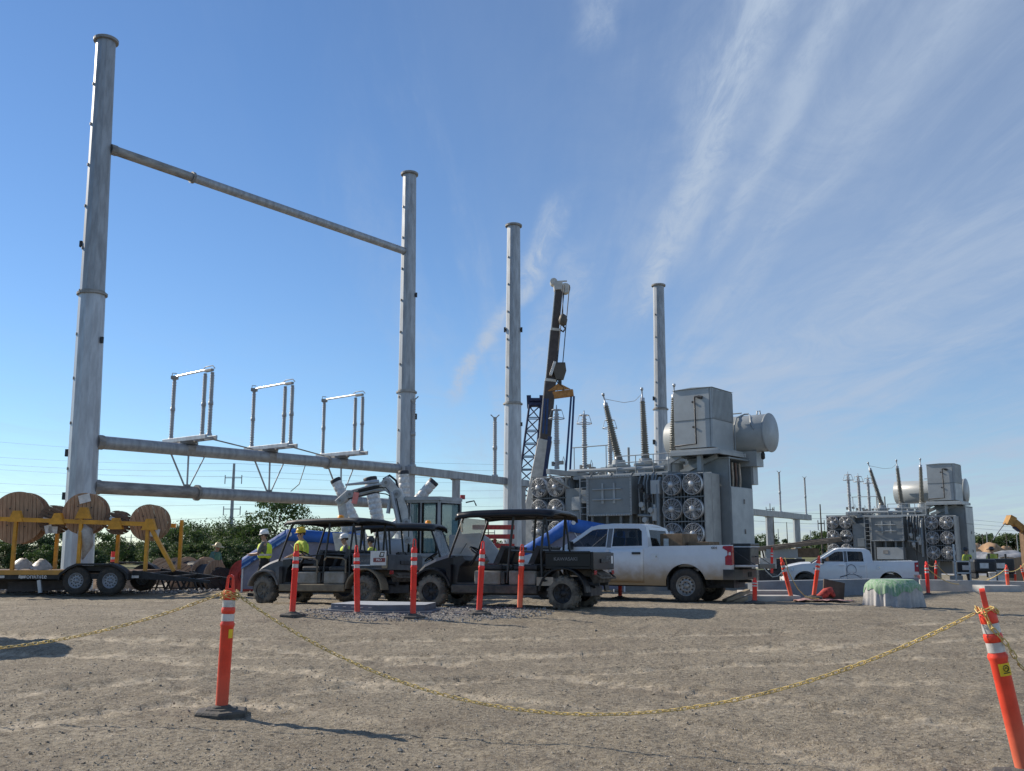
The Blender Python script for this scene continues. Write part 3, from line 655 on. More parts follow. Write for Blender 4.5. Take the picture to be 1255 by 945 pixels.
    mb = MB(); mb.prism([(-.62,.52),(-.64,.66),(-.45,.76),(.1,.78),(.1,.66),(-.42,.64),(-.50,.50)], -.36, .36); mb.tube([(-.55,-.6,.70),(-.69,-.5,.60),(-.69,.5,.60),(-.55,.6,.70)], .022); mb.build('rear_bumper', mat('mud_caked_steel', (.12,.10,.08), .9, .1, .3, 7, .3, 40), t)
    mb = MB(); mb.bx(-.3,.1,-.3,.3,.36,.62); mb.cyl((-.5,.2,.5),(-.15,.2,.5),.09); mb.build('engine', DARKM, t, bevel=.02)
    if sign:
        mb = MB(); mb.bx(-.56, -.15, .735, .745, .86, 1.17); sg = mb.build('sign_board', mat('white_sign', (.62,.62,.60), .6, 0, .08, 6), t)
        mb = MB(); mb.bx(-.54, -.23, .746, .749, .93, 1.02); mb.build('sign_band', mat('sign_red_brown', (.20,.05,.045), .6, 0, .2, 10), sg)
        mb = MB(); mb.tube([(-.39,.749,1.05),(-.49,.749,1.05),(-.51,.749,1.14),(-.42,.749,1.14),(-.39,.749,1.05)], .012, 4); mb.build('sign_emblem', BLACKR, sg)
        lettering('PRO', .075, t, (-.38, .7505, .975), (R(90),0,R(180)), WHITEP)
        mb = MB(); mb.bx(-.14, .35, .735, .742, .855, .875); mb.build('bed_trim', WHITEP, t)
        mb = MB(); mb.bx(-.58,-.44,.705,.733,.80,1.06); mb.build('corner_guard', mat('dusty_tan_plastic', (.32,.27,.18), .8, 0, .2, 5), t, bevel=.01)
    else:
        mb = MB(); mb.bx(.18, .52, .758, .764, .46, .62); st = mb.build('warning_plate', mat('dirty_plate', (.36,.31,.24), .8, 0, .15, 9), t)
        mb = MB(); mb.prism([(.28,.55),(.36,.59),(.43,.55),(.36,.53)], .765, .767); mb.build('plate_mark', BLACKR, st)
        mb = MB(); mb.bx(x0-.008, x0-.002, -.62, -.50, z0+.08, z1-.07); mb.build('plate', WHITEP, t)
    return t
BLKBODY = mat('black_body_panel', (.008,.009,.013), .30, 0, .2, 5, spec=.3, dust=(.25,.7,(.13,.11,.085),.3))
DSTBODY = mat('dusty_dark_body_panel', (.020,.022,.026), .4, 0, .25, 4, dust=(.4,1.1,(.24,.20,.15),.35))
GREYBOD = mat('grey_dusty_fender', (.062,.07,.083), .5, 0, .2, 4, dust=(.3,1.0,(.26,.22,.165),.5))
PODG = mat('mud_covered_grey_panel', (.27,.26,.235), .85, 0, .2, 4, col2=(.19,.165,.125))
SILLB = mat('mud_covered_black_sill', (.035,.033,.032), .8, 0, .3, 4, col2=(.11,.095,.075))
SILLT = mat('mud_covered_tan_sill', (.24,.195,.13), .9, 0, .2, 4, col2=(.15,.12,.085))
def settle(t, wb, rz, half=.63):
    h = Vector((math.cos(rz), math.sin(rz), 0)); l = Vector((-h.y, h.x, 0)); g = lambda f, s: gz(*(Vector((t.location.x, t.location.y, 0))+h*f+l*s)[:2])
    zr, zf = (g(0,half)+g(0,-half))/2, (g(wb,half)+g(wb,-half))/2; zl, zr_ = (g(0,half)+g(wb,half))/2, (g(0,-half)+g(wb,-half))/2
    t.location.z = zr-.012; t.rotation_euler = (math.atan2(zl-zr_, 2*half), -math.atan2(zf-zr, wb), rz)
def heading(deg, left=True): return R(180-deg) if left else R(deg)
def stand(u, d, dv=0): 
    x = (u-627.5)/F*d*(math.cos(PITCH)+.17*math.sin(PITCH)); return Vector((x, d, gz(x, d)+dv))
GU = 'crew utility carts parked in a row'
p = px(692,745,18.3); cen = Vector((p.x,18.3,0)) + .63*Vector((math.sin(R(22)), math.cos(R(22)),0)); cen.z = .20
u1 = utility_cart('shiny black four seat utility cart with windscreen parked before the silver pickup', cen, heading(22), BLKBODY, TYREM, RIMB, SILLB, PODG, True, False, None, True, False, GU, ('KAWASAKI','PRO'))
p = px(449,735,21.0); cen = Vector((p.x,21.0,0)) + .63*Vector((math.sin(R(26)), math.cos(R(26)),0)); cen.z = .19
u2 = utility_cart('dusty open utility cart with grey hip guards, sign on its bed and amber beacon', cen, heading(26), GREYBOD, TYREM, mat('mud_caked_rim', (.16,.145,.12), .8, .1, .2, 8), SILLT, PODG, False, True, 1.15, False, True, GU, ('KAWASAKI','CREW'))
cen = Vector((-4.05, 24.6, .06))
u3 = utility_cart('black utility cart half hidden behind the dusty cart, windscreen facing right', cen, R(-8), DSTBODY, TYREM, RIMB, SILLB, PODG, True, False, 1.9, False, False, GU, ('KAWASAKI','PRO'))

settle(u1, 2.8, heading(22)); settle(u2, 2.8, heading(26)); settle(u3, 2.8, R(-8))
# ------------------------------------------------------------------ pickups (x forward, origin on the ground below the rear axle)
from mathutils.geometry import tessellate_polygon
def paint(name, col, rough, dust=None, coat=.6):
    m = mat(name, col, rough, .0, .04, 1.2, dust=dust); b = m.node_tree.nodes['Principled BSDF']; b.inputs['Coat Weight'].default_value = coat; b.inputs['Coat Roughness'].default_value = .06; return m
WHITE1 = paint('silver_white_paint', (.66,.67,.68), .35, dust=(.48,1.05,(.34,.245,.145),1.0))
WHITE2 = paint('white_paint', (.74,.75,.76), .3, dust=(.35,.7,(.42,.36,.27),.5))
CHROME = mat('chrome', (.7,.7,.7), .15, 1.0, .05, 8)
def inter(x, pts):
    return float(np.interp(x, [p[0] for p in pts], [p[1] for p in pts]))
def pickup(label, loc, rz, paintm, crew, tail_open, bumper, rim, group, decal=None):
    t = thing('pickup_truck', label, 'pickup truck', loc, rz, group)
    WB = 3.74 if not crew else 3.57; r = .405; XR = -1.14; XF = WB+.90
    cr = .96 if not crew else .70                # back of the cab
    hwp = [(.30,.88),(.42,.955),(.60,.99),(.95,1.0),(1.15,.985),(1.30,.955),(1.42,.945)]
    def taper(x): return 1-.10*max(0,(x-WB-.35)/.55)**2-.015*max(0,(-x-.6)/.5)
    def hw(x, z): return inter(z, hwp)*taper(x)
    topp = [(XR,1.375),(cr-.02,1.345),(cr,1.31),(2.9,1.265),(3.35,1.255),(3.7,1.235),(WB+.4,1.18),(WB+.75,1.10),(XF,1.00)]
    def top(x): return inter(x, topp)
    ra = .51
    def bot(x):
        b = .40 if x > .5 else .56
        if x > WB+.5: b = .42
        for c in (0, WB):
            if abs(x-c) < ra: b = max(b, .43+math.sqrt(ra*ra-(x-c)**2)*.97)
        return b
    xs = sorted(set([round(q, 4) for q in list(np.linspace(XR, XF, 90)) + [c+ra*math.cos(a) for c in (0, WB) for a in np.linspace(0, PI, 19)] + [c+s*(ra+.001) for c in (0, WB) for s in (-1,1)] + [cr-.02, cr]]))
    mb = MB(); NR = 10
    for s in (-1, 1):
        vs = []
        for x in xs:
            b, tt = bot(x), top(x)
            for j in range(NR+1):
                z = b+(tt-b)*j/NR; vs.append((x, s*hw(x, z), z))
        mb.add(vs, [(i*(NR+1)+j, (i+1)*(NR+1)+j, (i+1)*(NR+1)+j+1, i*(NR+1)+j+1) for i in range(len(xs)-1) for j in range(NR)], 0, True)
        # arch lips turned inward
        for c in (0, WB):
            vs = []; k = 18
            for i in range(k+1):
                a = PI*i/k; x = c+ra*math.cos(a); z = .43+ra*math.sin(a)*.97
                vs += [(x, s*hw(x,z), z), (x, s*.60, z)]
            mb.add(vs, [(2*i,2*i+1,2*i+3,2*i+2) for i in range(k)], 1, True)
    # bonnet
    hx = [x for x in xs if x > 3.30]; vs = []; ny = 10
    for x in hx:
        w_ = hw(x, top(x))
        for j in range(ny+1):
            q = -1+2*j/ny; vs.append((x, q*w_, top(x)+.05*(1-q**4)*(1 if x < WB+.7 else .4)+(.02*(1-abs(abs(q)-.55)/.2) if abs(abs(q)-.55) < .2 else 0)))
    mb.add(vs, [(i*(ny+1)+j, i*(ny+1)+j+1, (i+1)*(ny+1)+j+1, (i+1)*(ny+1)+j) for i in range(len(hx)-1) for j in range(ny)], 0, True)
    # nose
    vs = []; zs = np.linspace(.42, 1.02, 7)
    for z in zs:
        for j in range(ny+1):
            q = -1+2*j/ny; vs.append((XF+.06*(1-q*q), q*hw(XF, z), z))
    mb.add(vs, [(i*(ny+1)+j, i*(ny+1)+j+1, (i+1)*(ny+1)+j+1, (i+1)*(ny+1)+j) for i in range(6) for j in range(ny)], 0, True)
    # load bed: rails, inner walls, floor, bulkhead
    for s in (-1, 1):
        for x0, x1 in ((XR, cr-.02),):
            za, zb = top(x0), top(x1)
            mb.add([(x0,s*hw(x0,za),za),(x1,s*hw(x1,zb),zb),(x1,s*.80,zb+.006),(x0,s*.80,za+.006)], [(0,1,2,3)], 0)
            mb.add([(x0,s*.80,za+.006),(x1,s*.80,zb+.006),(x1,s*.79,.86),(x0,s*.79,.86)], [(0,1,2,3)], 0)
        mb.add([(XR,s*hw(XR,.56),.56),(XR,s*hw(XR,1.0),1.0),(XR,s*hw(XR,1.375),1.375),(XR,s*.79,1.38),(XR,s*.79,.56)], [(0,1,2,3,4)], 0)
        mb.bx(-.42, .42, s*.58, s*.79, .86, 1.06, 2)
    mb.add([(XR,-.8,.86),(cr,-.8,.86),(cr,.8,.86),(XR,.8,.86)], [(0,1,2,3)], 2)
    mb.add([(cr,-.95,.5),(cr,.95,.5),(cr,.95,1.31),(cr,-.95,1.31)], [(0,1,2,3)], 0)
    mb.add([(XR+.02,-.93,.56),(XR+.02,.93,.56),(XR+.02,.93,.86),(XR+.02,-.93,.86)], [(0,1,2,3)], 1)
    mb.build('body', [paintm, BLACKR, mat('scuffed_bed_steel', (.20,.20,.20), .7, .2, .3, 4)], t)
    mb = MB(); mb.bx(XR+.1, XF-.2, -.5, .5, .36, .55); mb.bx(cr, WB-.6, -.86, .86, .40, .48)
    mb.bar((0,-.7,.40),(0,.7,.40),.14,.14); mb.bar((WB,-.7,.40),(WB,.7,.40),.12,.12); mb.cyl((-.9,.45,.42),(.6,.45,.42),.05); mb.lathe((-.1,0,.40),(.1,0,.40),[(0,.05),(.05,.15),(.15,.15),(.2,.05)],12)
    mb.build('chassis', DARKM, t)
    # cab with real window openings
    if not crew:
        sil = [(cr,1.29),(cr+.05,1.66),(cr+.12,1.82),(cr+.28,1.885),(2.1,1.905),(2.36,1.89),(2.55,1.84),(3.46,1.235)]
        wins = [('front', [(2.10,1.335),(2.10,1.79),(2.40,1.785),(2.53,1.755),(2.60,1.71),(3.10,1.365),(3.08,1.335)]), ('rear', [(cr+.16,1.36),(cr+.21,1.72),(cr+.29,1.79),(1.93,1.80),(1.93,1.345)])]
        bp = [(1.955,1.32),(1.955,1.80),(2.075,1.795),(2.075,1.32)]
        doors = [(2.00, 3.22, True), (cr+.11, 1.985, True)]
    else:
        sil = [(cr,1.29),(cr+.04,1.64),(cr+.10,1.80),(cr+.26,1.875),(1.75,1.90),(2.08,1.89),(2.26,1.85),(3.26,1.235)]
        wins = [('front', [(1.92,1.335),(1.92,1.77),(2.14,1.775),(2.27,1.745),(2.86,1.375),(2.84,1.335)]), ('rear', [(cr+.38,1.34),(cr+.40,1.70),(cr+.45,1.77),(1.74,1.785),(1.74,1.335)])]
        bp = [(1.765,1.32),(1.765,1.79),(1.895,1.79),(1.895,1.32)]
        doors = [(1.84, 3.02, True), (cr+.28, 1.825, True)]
    def gy(z): return .948-(z-1.29)*(.948-.735)/.60
    mb = MB()
    loops = [sil]+[w_[1] for w_ in wins]; flat = [p for l in loops for p in l]
    tri = tessellate_polygon([[Vector((a, b, 0)) for a, b in l] for l in loops])
    for s in (-1, 1): mb.add([(a, s*gy(b), b) for a, b in flat], [tuple(q) for q in tri], 0)
    m = len(sil); ny = 8; vs = []
    for a, b in sil:
        for j in range(ny+1):
            q = -1+2*j/ny; vs.append((a, q*gy(b), b+(.035*(1-q*q) if b > 1.7 else 0)))
    roofseg = list(range(2, m-2))
    mb.add(vs, [(i*(ny+1)+j, i*(ny+1)+j+1, (i+1)*(ny+1)+j+1, (i+1)*(ny+1)+j) for i in roofseg for j in range(ny)], 0, True)
    # rear wall frame round the back window, windscreen pillars
    def bar_on(i, y0, y1): pass
    (xa, za), (xb, zb) = sil[0], sil[2]
    for s in (-1, 1):
        mb.add([(xa,s*gy(za),za),(xb,s*gy(zb),zb),(xb,s*.60,zb+.02),(xa,s*.66,za)], [(0,1,2,3)], 0)
        (xc, zc), (xd, zd) = sil[-2], sil[-1]
        mb.add([(xc,s*gy(zc),zc),(xd,s*gy(zd),zd),(xd+.02,s*(gy(zd)-.07),zd),(xc+.02,s*(gy(zc)-.07),zc+.02)], [(0,1,2,3)], 0)
    mb.add([(xb,-.6,zb+.02),(xb,.6,zb+.02),(xb-.02,.6,zb-.06),(xb-.02,-.6,zb-.06)], [(0,1,2,3)], 0)
    cab = mb.build('cab', paintm, t, solid=.02)
    mb = MB(); mb.add([(xa+.005,-.66,za+.03),(xa+.005,.66,za+.03),(xb-.015,.6,zb-.05),(xb-.015,-.6,zb-.05)], [(0,1,2,3)]); mb.build('rear_window', GLASS, t)
    (xc, zc), (xd, zd) = sil[-2], sil[-1]
    mb = MB(); mb.add([(xc+.02,-gy(zc)+.06,zc+.01),(xc+.02,gy(zc)-.06,zc+.01),(xd+.02,gy(zd)-.06,zd),(xd+.02,-gy(zd)+.06,zd)], [(0,1,2,3)]); mb.build('windshield', GLASS, t)
    for s in (-1, 1):
        for nm, wl in wins:
            mb = MB(); mb.add([(a, s*(gy(b)-.006), b) for a, b in wl], [tuple(range(len(wl)))]); mb.build('window', GLASS, t)
        mb = MB(); mb.add([(a, s*(gy(b)+.014), b) for a, b in bp], [(0,1,2,3)]); mb.build('pillar_trim', mat('grey_pillar', (.14,.14,.145), .45, 0, .1, 6), t)
        for x0, x1, hd in doors:
            mb = MB(); vs = []; nxx, nz = 10, 8; zt = 1.30
            for i in range(nxx+1):
                x = x0+(x1-x0)*i/nxx; b = max(bot(x)+.05, .47)
                for j in range(nz+1):
                    z = b+(min(zt, top(x)-.012)-b)*j/nz; vs.append((x, s*(hw(x, z)+.012), z))
            mb.add(vs, [(i*(nz+1)+j, (i+1)*(nz+1)+j, (i+1)*(nz+1)+j+1, i*(nz+1)+j+1) for i in range(nxx) for j in range(nz)], 0, True)
            d = mb.build('door', paintm, t, solid=.012)
            if hd:
                mb = MB(); mb.box((x0+.18, s*1.018, 1.18), (.23,.036,.055)); mb.build('door_handle', BLACKP if not crew else paintm, d, bevel=.012)
        mb = MB(); mb.box((3.02 if not crew else 2.80, s*1.08, 1.37), (.10,.20,.22)); mi_ = mb.build('mirror', BLACKP, t, bevel=.03); MB().tube([(3.06 if not crew else 2.84, s*.95, 1.28),(3.04 if not crew else 2.82, s*1.0, 1.31)], .03).build('mirror_arm', BLACKP, mi_)
        # lamps
        if not crew: pl = [(XR-.004,.90),(XR-.004,1.355),(XR+.20,1.35),(XR+.22,1.30),(XR+.10,1.235),(XR+.09,1.14),(XR+.15,1.10),(XR+.15,.91)]
        else: pl = [(XR-.004,.92),(XR-.004,1.33),(XR+.15,1.31),(XR+.17,.93)]
        mb = MB(); vs = [(a, s*(hw(a,b)+.010), b) for a, b in pl]; mb.add(vs, [tuple(range(len(pl)))])
        mb.add([(XR-.006, s*.80, .92),(XR-.006, s*.80, 1.35),(XR-.006, s*(hw(XR,1.35)+.01), 1.355),(XR-.006, s*(hw(XR,.9)+.01), .90)], [(0,1,2,3)])
        tl = mb.build('tail_light', REDL, t, solid=.008)
        mb = MB(); mb.box((XR+.05, s*(hw(XR,1.2)+.013), 1.17), (.07,.006,.07)); mb.build('reversing_lens', LENS, tl)
        mb = MB(); mb.add([(WB+.50,s*(hw(WB+.5,.98)+.006),.92),(XF-.01,s*(hw(XF,.95)+.006),.88),(XF-.01,s*(hw(XF,1.0)+.004),1.02),(WB+.45,s*(hw(WB+.45,1.08)+.006),1.08)], [(0,1,2,3)]); mb.add([(XF+.01,s*.55,.88),(XF+.01,s*.88,.88),(XF+.01,s*.88,1.02),(XF+.01,s*.55,1.0)], [(0,1,2,3)]); mb.build('headlight', LENS, t, solid=.01)
        wheel(t, (0, s*.87, r), r, .27, TYRE, rim, .60, kind='steel'); wheel(t, (WB, s*.87, r), r, .27, TYRE, rim, .60, kind='steel')
        mb = MB(); mb.bx(.44, .465, s*.70, s*.985, .30, .62); mb.build('mud_flap', BLACKR, t)
    mb = MB(); mb.bx(XF+.045, XF+.075, -.52, .52, .68, 1.0); mb.build('grille', BLACKP, t, bevel=.02)
    mb = MB(); mb.prism([(XF-.35,-.92),(XF-.02,-.90),(XF+.14,-.5),(XF+.17,0),(XF+.14,.5),(XF-.02,.90),(XF-.35,.92)], .42, .64, 'z'); mb.build('front_bumper', paintm if crew else bumper, t, bevel=.03)
    mb = MB(); mb.prism([(XR+.22,-1.0),(XR-.06,-.98),(XR-.16,-.62),(XR-.16,.62),(XR-.06,.98),(XR+.22,1.0)], .56, .80, 'z'); rb = mb.build('rear_bumper', bumper, t, bevel=.03)
    mb = MB()
    for s in (-1,1): mb.prism([(XR-.10,s*.62),(XR-.165,s*.60),(XR-.165,s*.36),(XR-.10,s*.36)], .80, .815, 'z')
    mb.bx(XR-.17, XR-.155, -.16,.16,.62,.74); mb.build('bumper_step', BLACKR, rb)
    MB().bar((XR-.20,0,.52),(XR+.1,0,.52),.07,.07).build('hitch', DARKM, rb)
    # tailgate
    if tail_open:
        mb = MB(); mb.bx(XR-.57, XR-.02, -.77, .77, .855, .905); tg = mb.build('tailgate', paintm, t, bevel=.012)
        mb = MB(); mb.bx(XR-.60, XR-.571, -.77, .77, .82, .94); mb.build('tailgate_cap', BLACKP, tg, bevel=.012)
        for s in (-1,1): MB().tube([(XR-.50,s*.77,.91),(XR+.0,s*.79,1.25)], .008, 4).build('tailgate_cable', DARKM, tg)
    else:
        mb = MB(); mb.bx(XR-.015, XR+.04, -.785, .785, .84, 1.365); mb.build('tailgate', paintm, t, bevel=.012)
    # inside
    mb = MB()
    for y in (-.42, .42):
        mb.box((cr+1.30,y,.95),(.52,.52,.16)); mb.box((cr+1.03,y,1.28),(.14,.50,.62),(0,R(-10),0)); mb.box((cr+.96,y,1.68),(.10,.26,.16))
    mb.build('front_seats', mat('grey_cloth', (.07,.07,.072), .9, 0, .15, 12), t, bevel=.04)
    mb = MB(); mb.bx(cr+.15, cr+.30, -.7, .7, .8, 1.45); mb.bx(cr+.3, cr+.7, -.7,.7,.8,.95); mb.build('rear_bench', mat('grey_cloth',(.07,.07,.072)), t, bevel=.04)
    xd_ = 3.05 if not crew else 2.85
    mb = MB(); mb.bx(xd_-.1, xd_+.45, -.85, .85, .95, 1.26); mb.build('dashboard', BLACKP, t, bevel=.04)
    mb = MB(); c = Vector((xd_-.28,.42,1.27)); ax = Vector((.85,0,-.5)).normalized(); v = ax.cross(Vector((0,1,0)))
    mb.tube([c+Vector((0,1,0))*(.19*math.cos(a))+v*(.19*math.sin(a)) for a in [2*PI*i/18 for i in range(18)]], .017, 6, closed=True); mb.cyl(c, c+ax*.3, .03); mb.tube([c-v*.18, c+v*.18], .02, 5); mb.build('steering_wheel', BLACKP, t)
    # fuel flap, badges
    mb = MB(); x_ = .78 if not crew else .50
    mb.box((x_, .995, 1.10), (.17,.012,.17), (R(4),0,0)); fl = mb.build('fuel_flap', paintm, t, bevel=.005)
    MB().cyl((x_-.05,.998,1.10),(x_-.05,1.008,1.10),.022).build('flap_catch', CHROME, fl)
    if not crew: lettering('4X4', .085, t, (-.72, .972, 1.305), (R(82),0,R(180)), BLACKR)
    else: lettering('RAM', .13, t, (3.08, 1.003, 1.02), (R(88),0,R(180)), mat('grey_print',(.3,.31,.32)))
    if decal:
        mb = MB(); pts = []
        for i in range(26):
            a = i/25; th = (a-.5)*2*PI*.80; pts.append((1.62+.20*math.sin(th)*(1+.0*a)+(.0), 1.014, 1.02+.24*math.cos(th)-.05))
        q = [(1.62-.42,1.012,.62)]+[(1.62-.25,1.013,.72),(1.62-.05,1.013,.85)]+pts[3:-3]+[(1.62+.05,1.013,.85),(1.62+.25,1.013,.72),(1.62+.50,1.012,.66)]
        mb.tube(q, .011, 4); mb.tube([(1.62-.42,1.013,.70),(1.62-.1,1.014,.78),(1.62+.15,1.014,.78),(1.62+.5,1.013,.68)], .009, 4); mb.build('ribbon_decal', mat('dark_blue_print', (.05,.055,.09), .5, 0, .1, 8), t)
    return t
a30 = R(29); p = px(843,740,23.2); c = Vector((p.x,23.2,0))+.87*Vector((math.sin(a30),math.cos(a30),0)); c.z = .0
truck = pickup('silver white pickup with muddy lower sides and tailgate lowered', c, R(180-29), WHITE1, False, True, mat('black_bumper',(.03,.03,.032),.5,0,.2,6,dust=(.5,.75,MUD,.5)), RIMS, 'pickup trucks')
settle(truck, 3.74, R(180-29), .87)
def in_truck(x, y, z): return truck.location + Matrix.Rotation(R(180-29),3,'Z') @ Vector((x,y,z))
CARD = mat('cardboard', (.20,.135,.08), .85, 0, .15, 6)
def carton(x, y, z, sx, sy, sz, label, tape=True):
    t = thing('cardboard_box', label, 'box', in_truck(x,y,z), R(180-29+random.uniform(-6,6)), 'cardboard boxes in the pickup bed')
    MB().bx(-sx/2,sx/2,-sy/2,sy/2,0,sz).build('carton', CARD, t, bevel=.008)
    mb = MB(); mb.bx(sx*.12,sx*.34,sy/2+.001,sy/2+.004,sz*.5,sz*.85); mb.build('shipping_label', mat('paper_label',(.6,.6,.57),.8,0,.1,9), t)
    mb = MB(); mb.bx(-sx/2+.01, sx/2-.01, -.03, .03, sz+.001, sz+.003); mb.build('packing_tape', mat('brown_tape',(.26,.19,.11),.4), t)
carton(.52,-.12,.87,.62,.9,.80,'large brown cardboard box in pickup bed behind the cab')
carton(-.12,-.15,.87,.55,.8,.60,'smaller brown cardboard box beside the large one in the pickup bed')
t = thing('tool_chest', 'black tool chest with pale rim standing at the open end of the pickup bed', 'tool chest', in_truck(-1.12,-.30,.91), R(180-29), None)
MB().bx(-.24,.24,-.40,.40,0,.42).build('chest', mat('black_chest_plastic',(.012,.014,.016),.4,0,.1,6), t, bevel=.02); MB().bx(-.26,.26,-.42,.42,.421,.455).build('rim', GALVB, t, bevel=.006); MB().bx(-.26,.26,-.42,.42,.456,.52).build('lid', mat('black_chest_plastic',(.012,.014,.016),.4,0,.1,6), t, bevel=.02); MB().tube([(-.27,-.1,.2),(-.31,-.1,.2),(-.31,.1,.2),(-.27,.1,.2)],.012).build('handle', DARKM, t)
t = tag(MB().tube([in_truck(-1.7,.35,.86)+Vector(q) for q in ((0,0,.02),(.1,-.02,-.1),(.22,-.04,-.22),(.35,-.02,-.20),(.5,0,-.08),(.58,0,.0))], .014).build('strap', mat('pale_webbing',(.55,.54,.50),.8)), 'pale strap hanging in a loop from the lowered tailgate', 'strap')
p2 = px(1094, 712, 42); 
ram = pickup('white crew cab pickup with thin ribbon drawing on its door behind the concrete wall', Vector((px(1091,712,42).x+.15, 42.6, -.64)), R(180-14), WHITE2, True, False, CHROME, mat('black_rim',(.02,.02,.022)), 'pickup trucks', decal=True)
# ------------------------------------------------------------------ tubular steel gantry poles and beams
def pole(label, ub, vb, ut, vt, d, rb, rt, joint, extra=()):
    b = px(ub, vb, d); b.z = gz(b.x, b.y)-.1; tp = px(ut, vt, d)
    t = thing('steel_pole', label, 'pole', b, 0, 'tall steel gantry poles'); L = (tp-b).length; a = Vector((0,0,0)); q = tp-b; up = q.normalized()
    j = joint*L; rj = rb+(rt-rb)*joint
    MB().lathe(a, q, [(0,rb),(j,rj*1.03)], 12, sm=False).build('lower_shaft', GALVB, t)
    MB().lathe(a, q, [(j+.12,rj*.97),(L,rt)], 12, sm=False).build('upper_shaft', GALV, t)
    MB().lathe(a, q, [(j-.02,rj*1.2),(j+.06,rj*1.2),(j+.06,rj*1.02),(j+.14,rj*1.02)], 24, sm=False).build('flange', GALVD, t)
    mb = MB(); mb.lathe(a, q, [(L-.02,rt*.9),(L,rt*1.28),(L+.10,rt*1.30),(L+.13,rt*1.2),(L+.14,.001)], 24, sm=False); mb.build('cap_plate', GALVD, t)
    MB().lathe(a, q, [(0,rb*1.5),(.10,rb*1.5),(.10,rb*1.02)], 16, sm=False).build('base_plate', GALV, t)
    mb = MB(); k = 0
    for h in np.arange(3, L-1, 1.7):                    # climbing clips up the left side
        rr = rb+(rt-rb)*h/L; mb.box(up*h+Vector((-rr*.8,-rr*.60,0)), (.06,.08,.10), (0,0,.6))
    mb.build('step_clips', GALVD, t, kind='stuff')
    for h, side, sz in extra:
        rr = rb+(rt-rb)*h/L; p = up*h+Vector((side*(rr+sz*.28), -.12, 0)); mb = MB(); mb.box(p, (sz*.7,sz*.7,sz*1.7)); mb.box(p+Vector((-side*sz*.5,0,0)), (sz,.08,.12)); mb.build('bracket', DARKM, t)
    return t, b, tp
P1, b1, t1 = pole('tallest galvanised steel pole at left behind the reel trailer', 96, 690, 130, 52, 35.0, .565, .37, .52, ((13.4,-1,.14),(5.3,-1,.16),(3.7,-1,.16),(9.6,1,.14)))
P2, b2, t2 = pole('galvanised pole at right end of the crossbeams above the excavator cab', 496.5, 640, 502, 215, 47.6, .52, .36, .46, ((15.2,1,.14),(8.8,1,.17)))
P3, b3, t3 = pole('free standing grey steel pole left of the crane boom', 627.5, 640, 629.5, 278, 55.0, .57, .40, .50, ((15.5,1,.17),(15.5,-1,.17),(9.8,1,.13)))
P4, b4, t4 = pole('galvanised pole behind the bushings of the near transformer', 809, 560, 807, 351, 68.0, .58, .41, .58, ((13.7,-1,.17),(10.5,-1,.2),(10.5,1,.2)))
def beam(label, pa, pb, ra, rb, collars, dark=()):
    t = thing('crossbeam', label, 'beam', pa, 0, 'horizontal steel beams of the gantry'); a = Vector((0,0,0)); q = pb-pa; L = q.length
    ends = sorted([0, L]+[c*L for c in collars]); 
    for i in range(len(ends)-1):
        f0, f1 = ends[i]/L, ends[i+1]/L
        MB().lathe(a, q, [(ends[i]+.03, ra+(rb-ra)*f0),(ends[i+1]-.03, ra+(rb-ra)*f1)], 18).build('tube_section', GALVD if i in dark else GALV, t)
    for c in collars: r_ = (ra+(rb-ra)*c)*1.3; MB().lathe(a, q, [(c*L-.06,r_*.8),(c*L-.06,r_),(c*L+.06,r_),(c*L+.06,r_*.8)], 20, sm=False).build('flange', GALVD, t)
    for c in (0, L): r_ = ra*1.12; MB().lathe(a, q, [(c-.12,r_),(c+.12,r_)], 12, sm=False).build('end_sleeve', GALVD, t)
    return t
def lerp(a, b, t): return a.lerp(b, t)
topA, topB = px(139,184,35.2), px(496,308,47.4)
beam('top crossbeam sloping between the two tallest left poles', topA, topB, .19, .19, (.22,), (0,))
bA1, bA2 = px(122,542,35.2), px(490,574.5,47.4); beam('upper lower-level beam carrying the three disconnect switches', bA1, bA2, .25, .24, (.70,))
bB1, bB2 = px(118,597,35.2), px(490,618,47.4);   beam('lowest beam with dark weathered left end, under the switch beam', bB1, bB2, .25, .24, (.27,), (0,))
bx_ = (bA2-bA1).normalized(); perp = Vector((bx_.y, -bx_.x, 0)).normalized()
POST = mat('grey_porcelain', (.32,.34,.36), .3, 0, .08, 6)
def insulator(mb_unused, parent, a, b, r=.075, n=11, joints=2, name='post_insulator', m=None, tip=True):
    a, b = Vector(a), Vector(b); L = (b-a).length; prof = [(0,r*.9),(L*.03,r*.9)]; 
    for s in range(joints):
        z0 = L*(s/joints+.03); z1 = L*((s+1)/joints-.03); m_ = max(4, int((z1-z0)/.11))
        for i in range(m_):
            z = z0+(z1-z0)*i/m_; dz = (z1-z0)/m_; prof += [(z,r*.78),(z+dz*.45,r*1.05),(z+dz*.6,r*1.05),(z+dz*.75,r*.78)]
        prof += [(z1,r*.62),(z1,r*1.15 if s < joints-1 else r*.8),(z1+L*.06*(1 if s < joints-1 else .5),r*1.15 if s < joints-1 else r*.8)]
    o = MB().lathe(a, b, prof, n).build(name, m or POST, parent)
    return o
